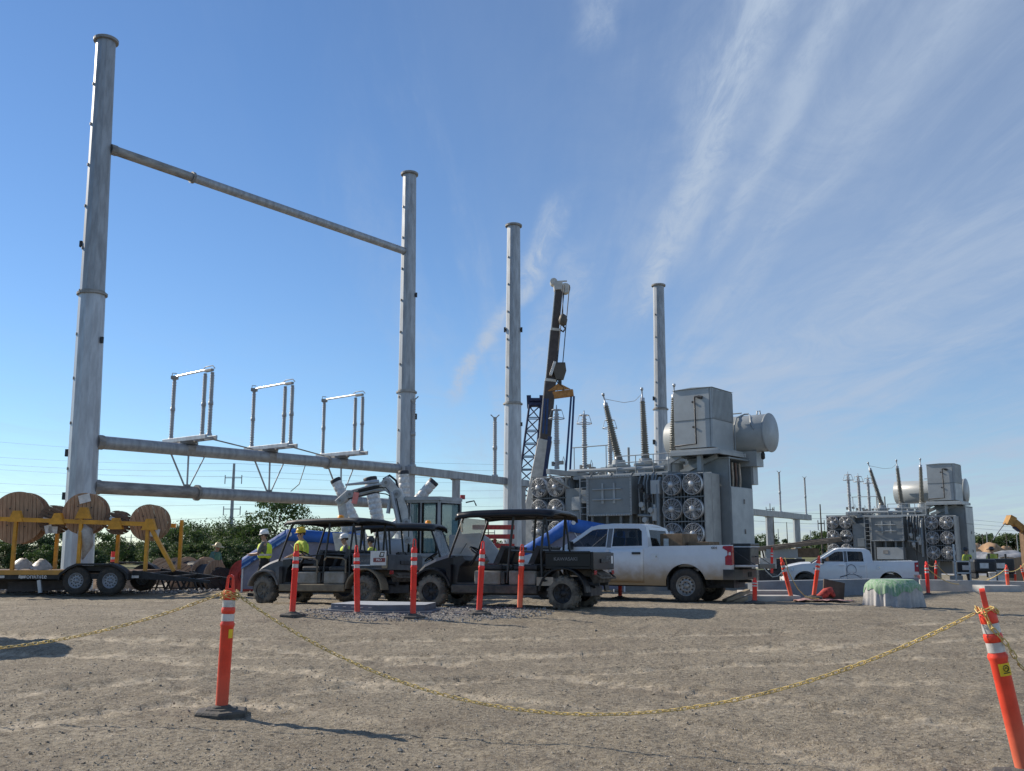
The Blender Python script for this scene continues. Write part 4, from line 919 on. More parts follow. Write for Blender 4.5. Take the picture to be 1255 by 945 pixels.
def switch(uc, label):
    best = min((abs(627.5+F*(lambda p: p.x/(p.y*math.cos(PITCH)+(p.z-CAM_Z)*math.sin(PITCH)))(lerp(bA1,bA2,q/400))-uc), q/400) for q in range(401))[1]
    c = lerp(bA1, bA2, best); g = lerp(bB1, bB2, best)
    t = thing('disconnect_switch', label, 'disconnect switch', c+Vector((0,0,.25)), 0, 'disconnect switches on the gantry beam'); 
    e = perp; fx = bx_; H = 2.55
    mb = MB()
    for s in (-1, 1): mb.bar(e*-1.55+fx*s*.26+Vector((0,0,.18)), e*1.55+fx*s*.24+Vector((0,0,.18)), .08, .17)
    for k in (-1.3, -.2, .6, 1.3): mb.bar(e*k-fx*.26+Vector((0,0,.16)), e*k+fx*.26+Vector((0,0,.16)), .10, .10)
    mb.build('base_rails', GALVB, t, bevel=.01)
    mb = MB(); mb.bx(-.28,.28,-.28,.28,-.02,.10); mb.lathe((0,0,-.3),(0,0,.1),[(0,.02),(0,.31),(.2,.31),(.3,.2)],14); mb.bar(e*-.9+Vector((0,0,.06)), e*.5+Vector((0,0,.06)), .12,.08); mb.build('saddle_clamp', GALVD, t, bevel=.01)
    tops = []
    for k in (-1.38, .88, 1.38):
        insulator(None, t, e*k+Vector((0,0,.27)), e*k+Vector((0,0,.27+H)), .088, 10, 2); tops.append(e*k+Vector((0,0,.27+H)))
        MB().cyl(e*k+Vector((0,0,.25)), e*k+Vector((0,0,.36)), .13, .09, 10).build('insulator_foot', GALVB, t)
    mb = MB(); mb.tube([tops[0]+Vector((0,0,.12)), tops[1]+Vector((0,0,.14))], .045, 8); mb.build('blade', mat('aluminium_tube', (.75,.74,.70), .3, .8, .08, 8), t)
    mb = MB(); mb.box(tops[0]+Vector((0,0,.08)), (.26,.22,.14)); mb.tube([tops[0]+Vector((-.12,0,.1)), tops[0]+Vector((-.10,0,.28)), tops[0]+Vector((.08,0,.26))], .02); mb.build('jaw', GALVD, t, bevel=.02)
    mb = MB(); mb.bar(tops[1]+Vector((0,0,.10)), tops[2]+Vector((0,0,.10)), .14,.10); mb.tube([tops[1]+e*-.2+Vector((0,0,.18)), tops[1]+Vector((0,0,.27)), tops[2]+Vector((0,0,.27)), tops[2]+e*.15+Vector((0,0,.14))], .022); mb.build('hinge', GALVD, t, bevel=.02)
    gl = g-c-Vector((0,0,.25))
    for o0 in (-1.05, 0, 1.0):
        MB().tube([fx*0+e*0+fx*o0*.75+Vector((0,0,-.45)), gl+fx*o0*.10+Vector((0,0,.22))], .040 if o0 <= 0 else .03, 6).build('brace', GALV, t)
    MB().box(gl+Vector((0,0,.25)), (.22,.22,.12)).build('brace_foot', GALVD, t)
    return c
s1 = switch(231, 'nearest disconnect switch standing at left on the gantry beam'); s2 = switch(331, 'middle disconnect switch on the gantry beam'); s3 = switch(418, 'farthest disconnect switch, above the white wrapped bushings')
mb = MB()
for a_, b_ in ((s1,s2),(s2,s3)):
    mb.tube([a_+perp*1.3+Vector((0,0,.40)), b_+perp*-1.1+Vector((0,0,.40))], .03, 6); 
tag(mb.build('linkage_rod', GALVD), 'long operating rods linking the three switches along the beam', 'rod')
mb = MB(); mb.tube([lerp(bA1,bA2,.62)+Vector((0,0,-.2)), lerp(bA1,bA2,.60)+Vector((0,0,-1.1)), lerp(bB1,bB2,.57)+Vector((0,0,.3))], .02, 5); tag(mb.build('operating_cable', DARKM), 'thin dark cable hanging between the two lower beams', 'cable')

# ------------------------------------------------------------------ bus supports
def bus_support(label, ua, va, da, ub_, vb_, db, cols, posts, w=.36, hp=3.3):
    a, b = px(ua,va,da), px(ub_,vb_,db); t = thing('bus_support', label, 'bus support', Vector((a.x,a.y,gz(a.x,a.y))), 0, 'steel bus supports'); o = t.location; q = b-a
    MB().bar(a-o, b-o, w, w*1.15).build('beam', GALV, t, bevel=.02)
    for f in cols:
        c = a+q*f; MB().bar(Vector((c.x,c.y,gz(c.x,c.y)-.1))-o, c-o-Vector((0,0,w*.55)), w*1.15, w*1.15).build('column', GALV, t, bevel=.02)
        MB().box(c-o-Vector((0,0,w*.57)), (w*1.6,w*1.6,.05)).build('top_plate', GALVD, t)
    for f, h in posts:
        c = a+q*f+Vector((0,0,w*.55)); i = insulator(None, t, c-o, c-o+Vector((0,0,h)), .12, 10, 2)
        mb = MB(); e = c-o+Vector((0,0,h)); mb.box(e+Vector((0,0,.06)),(.2,.2,.12)); mb.tube([e+Vector((-.25,0,.28)), e+Vector((-.08,0,.12)), e+Vector((.08,0,.12)), e+Vector((.25,0,.28))], .03); mb.build('conductor_clamp', GALVD, i)
        MB().box(c-o+Vector((0,0,.05)), (.34,.34,.10)).build('insulator_base', GALVB, i)
    return t
bus_support('long box beam bus support between the excavator cab and the second free pole', 500, 576, 47.0, 646, 593, 57.0, (.36,.95), ((.03,3.3),(.69,3.3)))
bus_support('far bus support with two thin insulators right of the near transformer', 905, 626, 100, 992, 634.5, 122, (.38,.78), ((.55,4.6),(.95,4.6)), .60)

# ------------------------------------------------------------------ power transformers (x along the front, y into depth, z up)
FANM = mat('galvanised_fan_guard', (.50,.52,.54), .42, .5, .1, 10)
BROWN = mat('brown_porcelain', (.145,.143,.125), .28, 0, .12, 6)
FIN = mat('radiator_fin_grey', (.33,.34,.335), .5, .05, .08, 2)
def fan(parent, x, y, z, r=.43):
    f = bpy.data.objects.new('cooling_fan', None); COL.objects.link(f); f.parent = parent; f.location = (x, y, z)
    MB().lathe((0,0,0),(0,-1,0),[(-.22,r),(.0,r),(.02,r*1.04),(.0,r*1.07),(-.22,r*1.05)],26,caps=False).build('shroud', FANM, f)
    mb = MB()
    for i in range(5):
        a0 = 2*PI*i/5+.3; vs = []
        for k in range(4):
            rr = r*(.25+.22*k); tw = .5-.09*k
            for s in (-1, 1): a = a0+s*tw*.55; vs.append((rr*math.cos(a), .04+s*.075, rr*math.sin(a)))
        mb.add(vs, [(2*k,2*k+1,2*k+3,2*k+2) for k in range(3)], 0, True)
    mb.build('blades', FANM, f, solid=.012)
    mb = MB()
    for q in range(1, 7):
        rr = r*q/6.3; mb.tube([(rr*math.cos(a), -.06-.03*(1-q/7), rr*math.sin(a)) for a in [2*PI*i/20 for i in range(20)]], .0075, 4, closed=True)
    for i in range(8):
        a = PI*i/8; mb.tube([(r*math.cos(a),-.03,r*math.sin(a)),(0,-.10,0),(-r*math.cos(a),-.03,-r*math.sin(a))], .009, 4)
    mb.build('wire_guard', FANM, f, fix=False)
    MB().lathe((0,0,0),(0,-1,0),[(-.1,.11),(.105,.11),(.12,.08),(.125,.001)],14).build('hub', FANM, f)
    return f
def transformer(label, loc, rz):
    t = thing('power_transformer', label, 'transformer', loc, rz, 'power transformers on the yard')
    # tank
    mb = MB(); mb.bx(-6.15,-1.05,.9,4.0,.35,5.05); 
    for x in np.arange(-5.9,-1.0,.8): mb.bx(x-.05,x+.05,.80,.9,.5,4.9)
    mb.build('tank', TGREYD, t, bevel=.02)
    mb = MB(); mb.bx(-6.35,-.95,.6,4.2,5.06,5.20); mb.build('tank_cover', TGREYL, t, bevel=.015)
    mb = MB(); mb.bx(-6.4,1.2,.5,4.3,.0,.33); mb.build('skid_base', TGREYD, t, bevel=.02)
    f0 = None
    # radiator banks with fans
    for xc, rows in ((0.0,(4.57,3.53,2.49)), (-7.06,(4.70,3.68,2.66))):
        zt = rows[0]+.46
        mb = MB()
        for i in range(13):
            x = xc-.93+1.86*i/12
            mb.bx(x-.022, x+.022, .22, 1.65, 1.85, zt)
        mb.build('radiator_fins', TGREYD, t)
        for s in (-1, 1):
            MB().bx(xc+s*.965-.03, xc+s*.965+.03, .16, .82, 1.80, zt+.02).build('radiator_panel', FIN, t, bevel=.015)
            MB().bx(xc+s*.955-.03, xc+s*.955+.03, .86, 1.62, 1.80, zt+.02).build('radiator_panel', FIN, t, bevel=.015)
        mb = MB()
        for z in (1.95, zt-.02): mb.cyl((xc-.98,.85,z),(xc+.98,.85,z),.09,n=10)
        for z in (1.95, zt-.02): mb.cyl((xc+(.5 if xc<-3 else -.5),.85,z),(xc+(1.6 if xc<-3 else -1.6),1.3,z),.11,n=10)
        mb.build('header_pipe', TGREYL, t)
        for z in list(rows)+[rows[-1]-1.03]: MB().bar((xc-.98,.12,z+.51),(xc+.98,.12,z+.51),.05,.05).build('fan_rail', TGREYD, t)
        for z in rows:
            for s in (-.485, .485):
                if f0 is None: f0 = fan(t, xc+s, 0, z)
                else: g = dup(f0, (xc+s, 0, z), par=t); g.rotation_euler = (0, random.uniform(0,6), 0)
    # tall cable enclosure at right with open upper panel
    mb = MB(); x0,x1,y0,y1,zb,zt,zo = -.55,1.40,1.75,4.05,1.0,5.72,4.52
    mb.bx(x0,x1,y0,y1,zb,zo); mb.bx(x0,x1-.06,y0,y0+.06,zo,zt); mb.bx(x0,x1,y1-.06,y1,zo,zt); mb.bx(x0,x0+.06,y0+.06,y1-.06,zo,zt); mb.bx(x0-.05,x1+.02,y0-.05,y1+.05,zt,zt+.07)
    mb.bx(x1-.05,x1,y0,y0+.09,zo,zt); mb.build('cable_enclosure', TGREY, t, bevel=.008)
    mb = MB(); mb.bx(x1+.001,x1+.03,y0+.05,y1-.05,zb+.05,zo-.02); dr = mb.build('access_door', TGREYL, t, bevel=.008)
    for z in (3.9, 2.6): MB().bx(x1+.03,x1+.07,y0+1.25,y0+1.33,z-.10,z+.10).build('door_latch', GALVD, dr)
    for i, y in enumerate((2.2,2.55,2.9,3.3)):
        MB().tube([(1.15,y,4.52),(1.18,y,4.9),(1.12,y+.06,5.6)], .055, 7).build('cable_lead', mat('copper_brown_cable',(.16,.10,.075),.6) if i%2==0 else mat('buff_cable_sleeve',(.45,.38,.30),.7), t)
    # roof box on its platform
    mb = MB(); mb.bx(-.80,1.05,1.0,3.05,6.18,8.78); bxo = mb.build('roof_enclosure', TGREYL, t, bevel=.01)
    mb = MB(); mb.prism([(-.86,8.785),(1.11,8.785),(.12,8.84)], .94, 3.11); mb.build('enclosure_roof', TGREYL, bxo)
    mb = MB(); mb.bx(-.805,1.055,.985,.999,7.40,7.43); mb.bx(1.051,1.065,1.0,3.05,7.40,7.43); mb.bx(.93,.95,.985,.999,6.2,8.75); mb.build('panel_seam', TGREYD, bxo)
    mb = MB()
    for i in range(17): y = 1.05+1.95*i/16; mb.bx(1.051,1.085,y-.03,y+.03,7.45,8.74)
    mb.build('corrugation', TGREYL, bxo)
    for z in (8.2,7.1): MB().cyl((.15,1.0,z),(.15,.95,z),.05,n=8).build('latch', DARKM, bxo)
    mb = MB(); mb.tube([(.50,.96,8.42),(.28,.92,8.42),(.28,.90,8.38),(.30,.90,6.35),(-.75,.90,6.30),(-.75,.90,6.05)], .04, 7); mb.cyl((.42,.96,8.40),(.62,.96,8.36),.07); mb.build('conduit', DARKM, bxo)
    mb = MB(); mb.bx(-.95,1.35,.85,3.35,6.0,6.12)
    for y in (.85,3.35): mb.bar((-.95,y,5.95),(1.45,y,5.95),.12,.18)
    for x in (-.95,1.35): mb.bar((x,.8,5.94),(x,3.4,5.94),.12,.17)
    mb.build('platform', TGREYL, t, bevel=.01)
    for y in (1.0,3.2): MB().bar((-2.1,y,5.2),(-.5,y,5.92),.16,.22).build('platform_strut', TGREYL, t)
    mb = MB(); mb.bar((.3,1.2,5.2),(.3,1.2,5.9),.2,.2); mb.bar((.3,3.1,5.7),(.3,3.1,5.9),.2,.2); mb.bar((-.9,1.7,5.2),(.9,1.7,5.85),.12,.2); mb.build('platform_leg', TGREYL, t)
    # conservator
    mb = MB(); mb.lathe((-2.7,4.2,7.0),(2.3,4.2,7.0),[(0,.78),(.03,.85),(4.97,.85),(5.0,.83)],36); cs = mb.build('conservator', TGREYL, t)
    mb = MB(); mb.lathe((2.2,4.2,7.0),(2.3,4.2,7.0),[(.04,.87),(.10,.89),(.14,.87),(.15,.001)],36); mb.build('end_cover', TGREYL, cs)
    mb = MB(); mb.tube([(1.0,3.30,5.9),(1.0,3.30,7.3),(1.0,3.55,7.7),(1.1,4.2,7.93),(1.3,4.2,7.93)],.04); mb.tube([(1.35,4.2,7.86),(1.6,3.7,7.7),(1.75,3.4,7.35),(1.9,3.36,7.1)],.05); mb.tube([(-.5,3.9,7.95),(1.1,3.9,7.95)],.03); mb.tube([(1.7,4.2,7.84),(1.72,4.2,8.02),(1.85,4.2,8.02),(1.87,4.2,7.84)],.035); mb.build('oil_pipe', TGREYL, cs)
    mb = MB(); mb.bx(.55,1.75,3.85,4.6,5.5,6.2); mb.bx(1.2,1.5,4.0,4.5,4.7,5.5); mb.build('conservator_stand', TGREYL, t, bevel=.01); MB().bx(-2.2,-1.8,3.9,4.5,5.1,6.2).build('conservator_stand', TGREYL, t, bevel=.01); MB().lathe((1.95,4.1,6.15),(1.95,4.1,5.8),[(0,.05),(.1,.09),(.3,.09),(.35,.03)],10).build('breather', DARKM, cs)
    # control cabinet
    mb = MB(); mb.bx(-4.62,-2.42,-.15,.9,3.36,5.0); cb = mb.build('control_cabinet', TGREY, t, bevel=.012)
    mb = MB(); mb.bx(-4.68,-2.36,-.19,-.151,3.30,3.38); mb.bx(-4.68,-2.36,-.19,-.151,4.98,5.06); mb.bx(-4.68,-4.60,-.19,-.151,3.381,4.979); mb.bx(-2.44,-2.36,-.19,-.151,3.381,4.979); mb.build('door_frame', TGREYL, cb, bevel=.006)
    for x in (-3.85,-3.25): MB().prism([(x-.06,3.85),(x-.04,4.75),(x+.04,4.75),(x+.06,3.85)],-.20,-.151).build('stiffener', TGREYL, cb)
    for z in (4.48,4.02): MB().cyl((-4.35,-.24,z),(-2.85,-.24,z),.03,n=8).build('rail', TGREYL, cb)
    mb = MB()
    for i in range(18):
        for z in (3.34,5.02): mb.cyl((-4.62+2.2*i/17,-.19,z),(-4.62+2.2*i/17,-.215,z),.025,n=6)
    for i in range(13):
        for x in (-4.64,-2.40): mb.cyl((x,-.19,3.45+1.5*i/12),(x,-.215,3.45+1.5*i/12),.025,n=6)
    mb.build('bolts', GALVD, cb, kind='stuff')
    mb = MB()
    for x in (-4.5,-3.7,-3.0,-2.5): mb.bar((x,.0,.4),(x,.0,3.29),.12,.12)
    mb.build('cabinet_leg', TGREYD, t)
    mb = MB(); mb.bx(-4.35,-2.5,-.12,.55,2.0,2.85); lc = mb.build('lower_cabinet', TGREYL, t, bevel=.012); MB().bx(-3.9,-3.55,-.14,-.121,2.4,2.65).build('name_plate', GALVD, lc)
    # piping and gauges between cabinet and right bank
    mb = MB(); rnd = random.Random(4)
    for i in range(5):
        x = -2.15+.2*i; mb.tube([(x,.3+.1*(i%2),5.1),(x,.1+.1*(i%2),4.7),(x+.05,.1+.1*(i%2),3.0-.15*i),(x+.05,.8,2.9-.15*i)], .035+.02*(i%2), 6)
    mb.tube([(-1.2,.35,4.9),(-1.2,.1,4.6),(-1.2,.1,2.2)], .09, 8); mb.tube([(-2.2,.1,3.3),(-1.1,.1,3.25)], .07); mb.build('oil_pipe', TGREY, t)
    for x, z in ((-1.95,4.55),(-1.62,4.1),(-1.9,3.75),(-1.45,3.5),(-1.75,3.1)):
        mb = MB(); mb.cyl((x,.0,z),(x,-.16,z),.12,n=12); mb.box((x,.06,z-.16),(.16,.16,.16)); mb.build('gauge', DARKM if z > 4 else TGREYL, t, bevel=.008)
    mb = MB(); mb.cyl((-1.35,.05,3.05),(-1.35,.05,3.6),.12,n=12); mb.cyl((-1.35,.05,3.6),(-1.35,.05,3.75),.07,n=10); mb.build('valve', TGREYL, t)
    mb = MB(); mb.bx(-6.05,-5.15,.1,.85,2.0,4.6); mb.bx(-5.7,-5.2,-.1,.1,2.9,3.5); mb.build('side_cabinet', TGREY, t, bevel=.012)
    # ladder left of the cabinet
    mb = MB()
    for s in (0,.38): mb.bar((-5.15+s,-.05,1.2),(-5.15+s,-.05,5.1),.04,.05)
    for i in range(13): mb.tube([(-5.15,-.05,1.3+.3*i),(-4.77,-.05,1.3+.3*i)], .016, 5)
    mb.build('ladder', TGREYL, t)
    # turrets and high-voltage bushings
    for x, dx, dy in ((-4.55,-.25,0), (-3.1,-.06,.05), (-1.65,.02,.05)):
        mb = MB(); mb.lathe((x,2.4,5.15),(x,2.4,6),[(0,.46),(.5,.46),(.52,.56),(.62,.56),(.64,.34),(.85,.30)],18,sm=False); mb.build('turret', TGREYL, t)
        a = Vector((x,2.4,6.0)); up = Vector((dx,dy,1)).normalized(); L = 2.55; prof = [(0,.20),(.2,.19)]
        for i in range(24): z = .2+L*i/24; rr = .195-.06*i/24; prof += [(z,rr*.66),(z+.04,rr),(z+.06,rr),(z+.085,rr*.66)]
        prof += [(L+.22,.10),(L+.34,.10),(L+.38,.035),(L+.72,.03),(L+.74,.06),(L+.84,.06),(L+.85,.001)]
        b = MB().lathe(a, a+up, prof, 16).build('bushing', BROWN, t)
        MB().lathe(a+up*(L+.2), a+up*3, [(0,.11),(.16,.11),(.18,.04),(.55,.035),(.56,.07),(.66,.07),(.67,.001)], 12).build('terminal', GALVB, b)
    # low-voltage side arresters on an outrigger rail
    mb = MB(); mb.bar((-5.9,-1.5,5.30),(-5.9,4.6,5.30),.20,.22); mb.bar((-5.9,.5,5.1),(-5.3,1.2,5.1),.15,.15); mb.bar((-5.9,-1.4,5.12),(-5.9,.9,4.4),.1,.1); mb.build('arrester_rail', TGREYL, t, bevel=.01)
    for y in (-.8, 1.5, 3.8):
        a = Vector((-5.9,y,5.45)); L = 2.75; prof = [(0,.12),(.12,.12)]
        for i in range(22): z = .14+(L-.3)*i/22; rr = .125 if 9 != i != 10 else .15; prof += [(z,rr*.68),(z+.05,rr),(z+.07,rr),(z+.095,rr*.68)]
        prof += [(L-.1,.08),(L,.08),(L+.02,.03),(L+.22,.02)]
        b = MB().lathe(a, a+Vector((0,0,1)), prof, 12).build('arrester', POST, t)
        mb = MB()
        for zz_, rr in ((L-.42,.36),(L-.02,.22)): mb.tube([a+Vector((rr*math.cos(q),rr*math.sin(q),zz_)) for q in [2*PI*i/18 for i in range(18)]], .022, 5, closed=True)
        for i in range(4): q = PI*i/2+.4; mb.tube([a+Vector((.36*math.cos(q),.36*math.sin(q),L-.42)), a+Vector((.24*math.cos(q),.24*math.sin(q),L-.02)), a+Vector((0,0,L-.02))], .016, 4)
        mb.build('grading_ring', GALVB, b, fix=False)
        mb = MB(); mb.box(a+Vector((.25,0,.28)),(.16,.16,.16)); mb.box(a+Vector((-.2,0,.25)),(.12,.12,.2)); mb.tube([a+Vector((.3,0,.3)),a+Vector((.38,0,.55)),a+Vector((.45,0,.35)),a+Vector((.45,0,-.1))],.015,5); mb.build('surge_counter', GALVD, b)
    # clutter on the cover: low bushings, valves, rails
    mb = MB()
    for x in (-5.2,-4.6): mb.cyl((x,3.4,5.2),(x,3.4,6.7),.06,n=8)
    mb.tube([(-6.4,1.2,6.62),(-4.4,1.2,6.62)],.025); mb.tube([(-3.6,.65,5.7),(-.9,.65,5.7)],.022); mb.tube([(-3.6,.65,6.0),(-.9,.65,6.0)],.022)
    for x in (-6.3,-4.5,-3.6,-2.6,-1.7,-.95): mb.tube([(x,.65 if x > -4 else 1.2,5.2),(x,.65 if x > -4 else 1.2,6.0 if x > -4 else 6.62)],.025)
    mb.tube([(-6.3,.75,5.45),(-1.2,.75,5.40)],.09,8); mb.build('cover_railing', TGREYL, t)
    rnd = random.Random(9); mb = MB(); mb2 = MB()
    for i in range(26):
        x = rnd.uniform(-6.1,-.9); y = rnd.uniform(.8,3.6); h = rnd.uniform(.15,.55)
        if i % 2: mb.cyl((x,y,5.2),(x,y,5.2+h),rnd.uniform(.05,.14),n=10)
        else: mb2.box((x,y,5.2+h/2),(rnd.uniform(.12,.4),rnd.uniform(.12,.3),h))
    for i in range(6): x = rnd.uniform(-5.8,-1.2); mb2.tube([(x,.8,5.25),(x+rnd.uniform(-.5,.5),1.6,5.5),(x+rnd.uniform(-.8,.8),2.4,5.35)],.04,6)
    mb.build('cover_fittings', TGREYL, t, kind='stuff'); mb2.build('junction_boxes', TGREY, t, bevel=.008, kind='stuff')
    mb = MB(); mb.tube([(-4.55-.25*3.2,2.4,9.05),(-4.2,2.4,8.75),(-3.6,2.4,8.78),(-3.1-.06*3.2,2.45,9.05)],.012,4); mb.build('jumper_wire', GALVD, t)
    return t
YAW = R(-38)
T1 = transformer('large grey power transformer with fan banks directly behind the silver pickup', (7.2, 40.0, -.6), YAW)
T2 = dup(T1, (30.15, 67.0, -1.6), YAW, 'smaller looking far transformer behind the white crew cab pickup')

for c in KIDS(T2):                                       # the far unit differs: its conservator sits further left and its cable enclosure is closed
    n = c.name.split('.')[0]
    if n in ('conservator', 'conservator_stand'): c.location.x -= 1.25
    if n == 'cable_lead': bpy.data.objects.remove(c)
MB().bx(1.401,1.43,1.8,4.0,4.53,5.70).build('upper_panel', TGREYL, T2, bevel=.008)
mb = MB(); mb.bx(-4.2,-2.6,-.6,-.2,.9,1.9); mb.build('junction_cabinet', TGREYL, T2, bevel=.012)
rnd = random.Random(21)
for k in range(5):
    x = -6.0+1.1*k; MB().tube([(x,.55,5.2),(x,.3,5.0),(x+.1,.3,4.2-rnd.random()),(x+.1,.85,4.0)], .05, 6).build('cable_conduit', TGREYD, T1)
for x, z in ((-4.9,4.2),(-5.45,3.9),(-1.3,4.5)): MB().bx(x-.22,x+.22,.02,.3,z-.3,z+.3).build('terminal_box', TGREYL, T1, bevel=.012)

# ------------------------------------------------------------------ mobile crane with telescopic boom, hook and spreader beam
CRB = mat('brown_black_boom', (.075,.055,.045), .5, .1, .15, 3); CRW = mat('cream_crane_paint', (.55,.53,.48), .5, 0, .1, 3); BLUES = mat('blue_sling', (.02,.05,.14), .7, 0, .1, 8); RUSTO = mat('rusty_orange_steel', (.42,.19,.05), .6, .1, .2, 5); BLUEST = mat('dark_blue_steel', (.018,.03,.085), .5, .1, .15, 5)
DC = 60.0
pb, pm, ptp = px(651,606,DC), px(668,540,DC), px(685,356,DC+1)
base = Vector((pb.x-.35, DC-.3, gz(pb.x, DC)))
t = thing('mobile_crane', 'mobile crane with dark telescopic boom raised beside the tall free pole', 'crane', base); o = base
ax = (ptp-pb).normalized(); foot = pb-ax*((pb.z-base.z-2.6)/ax.z)
mb = MB(); mb.bar(foot-o, pm-o, .92, .95, up=(0,1,0)); mb.build('boom_base_section', CRW, t, bevel=.06)
segs = [(0,.38,.70),(.38,.72,.60),(.72,1.0,.50)]
for a_, b_, w_ in segs:
    p, q = lerp(pm,ptp,max(a_-.01,0)), lerp(pm,ptp,b_); MB().bar(p-o, q-o, w_, w_*1.05, up=(0,1,0)).build('boom_section', CRB, t, bevel=.05)
    if a_: MB().bar(lerp(pm,ptp,a_-.006)-o, lerp(pm,ptp,a_+.012)-o, w_*1.25, w_*1.3, up=(0,1,0)).build('boom_collar', CRW, t, bevel=.02)
    s_ = Vector((-w_*.52,-.1,0)); MB().bar(p-o+s_, q-o+s_, .07, w_*.6, up=(0,1,0)).build('boom_side_rail', CRW, t)
mb = MB(); h = ptp-o; mb.box(h+Vector((-.05,0,.25)),(.6,.7,.55),(0,R(-6),0)); mb.cyl(h+Vector((.42,-.3,.1)),h+Vector((.42,.3,.1)),.34,n=16); mb.cyl(h+Vector((-.35,-.3,.55)),h+Vector((-.35,.3,.55)),.24,n=14); mb.bar(h+Vector((-.5,0,.6)),h+Vector((.55,0,.65)),.1,.1); mb.build('boom_head', CRW, t, bevel=.03)
mb = MB(); mb.bx(-1.6,1.8,-1.3,1.3,1.5,3.1); mb.build('turntable_house', CRW, t, bevel=.05)
mb = MB(); mb.bx(-5,5.5,-1.3,1.3,.8,1.5); mb.bx(4.3,6.3,-1.25,1.25,.9,2.6); mb.build('carrier', CRW, t, bevel=.05)
for x in (-4,-2.5,2.5,4.5):
    for s in (-1,1): MB().lathe((x,s*1.0,.6),(x,s*1.3,.6),[(0,.3),(0,.6),(.3,.6),(.3,.3),(.28,.001)],20).build('wheel', BLACKR, t)
sl_t = px(676,478,DC); 
for q, (u0,v0,u1,v1) in enumerate(((672,548,664,600),)):
    MB().bar(px(674,535,DC-1)-o, px(665,604,DC-1)-o, .26, .10, up=(0,1,0)).build('boom_hoist_cylinder', BLUEST, t)
# hook block on its cable, spreader beam and slings hang from it
hd = ptp+Vector((.45,-.45,.1)); 
hook = px(686,455,DC); wire_top = Vector((hd.x, hook.y, hd.z))
t = thing('hook_block', 'black hook block hanging on wires from the crane boom tip', 'hook block', hook); o = hook
mb = MB(); mb.tube([wire_top-o+Vector((-.12,0,0)), Vector((-.16,0,.5))], .03, 4); mb.tube([wire_top-o+Vector((.2,0,0)), Vector((.2,0,.5))], .03, 4); mb.build('hoist_wire', DARKM, t)
mb = MB(); mb.prism([(-.35,.55),(.35,.55),(.42,0),(.25,-.55),(-.25,-.55),(-.42,0)], -.22, .22); mb.build('block', BLACKP, t, bevel=.04)
mb = MB(); mb.box((-.46,-.05,.15),(.18,.5,.95),(0,R(18),0)); mb.build('cheek_plate', mat('worn_white_paint',(.6,.6,.58),.5), t, bevel=.03)
mb = MB(); mb.cyl((0,0,-.55),(0,0,-.9),.12); mb.tube([(0,0,-.9),(.22,0,-1.05),(.22,0,-1.3),(0,0,-1.45),(-.2,0,-1.35)],.09,7); mb.build('hook', DARKM, t)
ball = px(690,392,DC); t = thing('headache_ball', 'small black ball hook hanging just below the crane boom tip', 'hook', ball)
mb = MB(); mb.tube([Vector((0,0,.3)), Vector((.0,0,hd.z-ball.z))], .025, 4); mb.build('hoist_wire', DARKM, t); MB().lathe((0,0,-.4),(0,0,.4),[(0,.1),(.1,.24),(.4,.3),(.7,.2),(.8,.06)],14).build('ball', BLACKP, t); MB().tube([(0,0,-.4),(.15,0,-.6),(.0,0,-.8),(-.14,0,-.7)],.06,6).build('hook', DARKM, t)
sp = px(685,482,DC); t = thing('spreader_beam', 'rusty orange spreader beam hung below the hook block', 'spreader beam', sp); mb = MB()
mb.bar((-.92,.2,-.18),(.92,-.2,.0),.30,.46); mb.build('beam', RUSTO, t, bevel=.03); mb = MB(); mb.prism([(-.75,.12),(.75,.28),(.08,.62),(-.08,.62)],-.08,.08); mb.build('lifting_plate', RUSTO, t)
mb = MB(); mb.tube([(0,0,.55),(.14,0,.8),(0,0,1.05),(-.14,0,.8)],.05,6,closed=True); mb.build('shackle', DARKM, t)
sp0 = sp
for lab, x0, z0, u1, v1 in (('right hand', .86, -.02, 695, 588),('left hand', -.84, -.18, 664, 602)):
    e = px(u1, v1, DC-.5)-sp0; a_ = Vector((x0, 0, z0-.2)); mb = MB()
    mb.bar(a_+Vector((-.08,-.2,0)), e+Vector((-.12,0,0)), .13, .03, up=(0,1,0)); mb.bar(a_+Vector((.10,-.2,0)), e+Vector((.16,0,0)), .13, .03, up=(0,1,0))
    s_ = mb.build('lifting_sling', BLUES); s_.location = sp0; tag(s_, 'dark blue lifting sling hanging from %s end of the spreader beam' % lab, 'sling', 'blue lifting slings')
# blue lattice boom of a second crane
la, lb = px(644,600,63), px(656,497,63); base = Vector((la.x,63,gz(la.x,63)))
t = thing('lattice_boom', 'dark blue lattice crane boom leaning beside the telescopic boom', 'crane boom', base); o = base
axs = (lb-la).normalized(); la2 = la-axs*(la.z-base.z-.2)/axs.z; L = (lb-la2).length; sx = Vector((1,0,0)); sy = axs.cross(sx).normalized(); mb = MB(); mb2 = MB()
def lc(i, h): 
    w_ = .62*(1-.35*h/L); return la2-o+axs*h+sx*(w_*(1 if i in (1,2) else -1))+sy*(w_*(1 if i > 1 else -1))
for i in range(4): mb.tube([lc(i,0), lc(i,L)], .075, 6)
mb.build('chords', BLUEST, t); nb = 14
for k in range(nb):
    h0, h1 = L*k/nb, L*(k+1)/nb
    for i in range(4): mb2.tube([lc(i,h0), lc((i+1)%4,h1)], .04, 4); mb2.tube([lc(i,h1), lc((i+1)%4,h1)], .035, 4)
mb2.build('lacing', BLUEST, t)
mb = MB(); h = lb-o
for s in (-.4,.4): mb.bar(h+Vector((s,0,-.2)), h+Vector((s*1.1,0,.7)), .16,.3)
mb.bar(h+Vector((-.45,0,.05)), h+Vector((.45,0,.05)), .6,.25); mb.cyl(h+Vector((-.4,-.1,.35)),h+Vector((.4,-.1,.35)),.16); mb.build('boom_head', BLUEST, t)
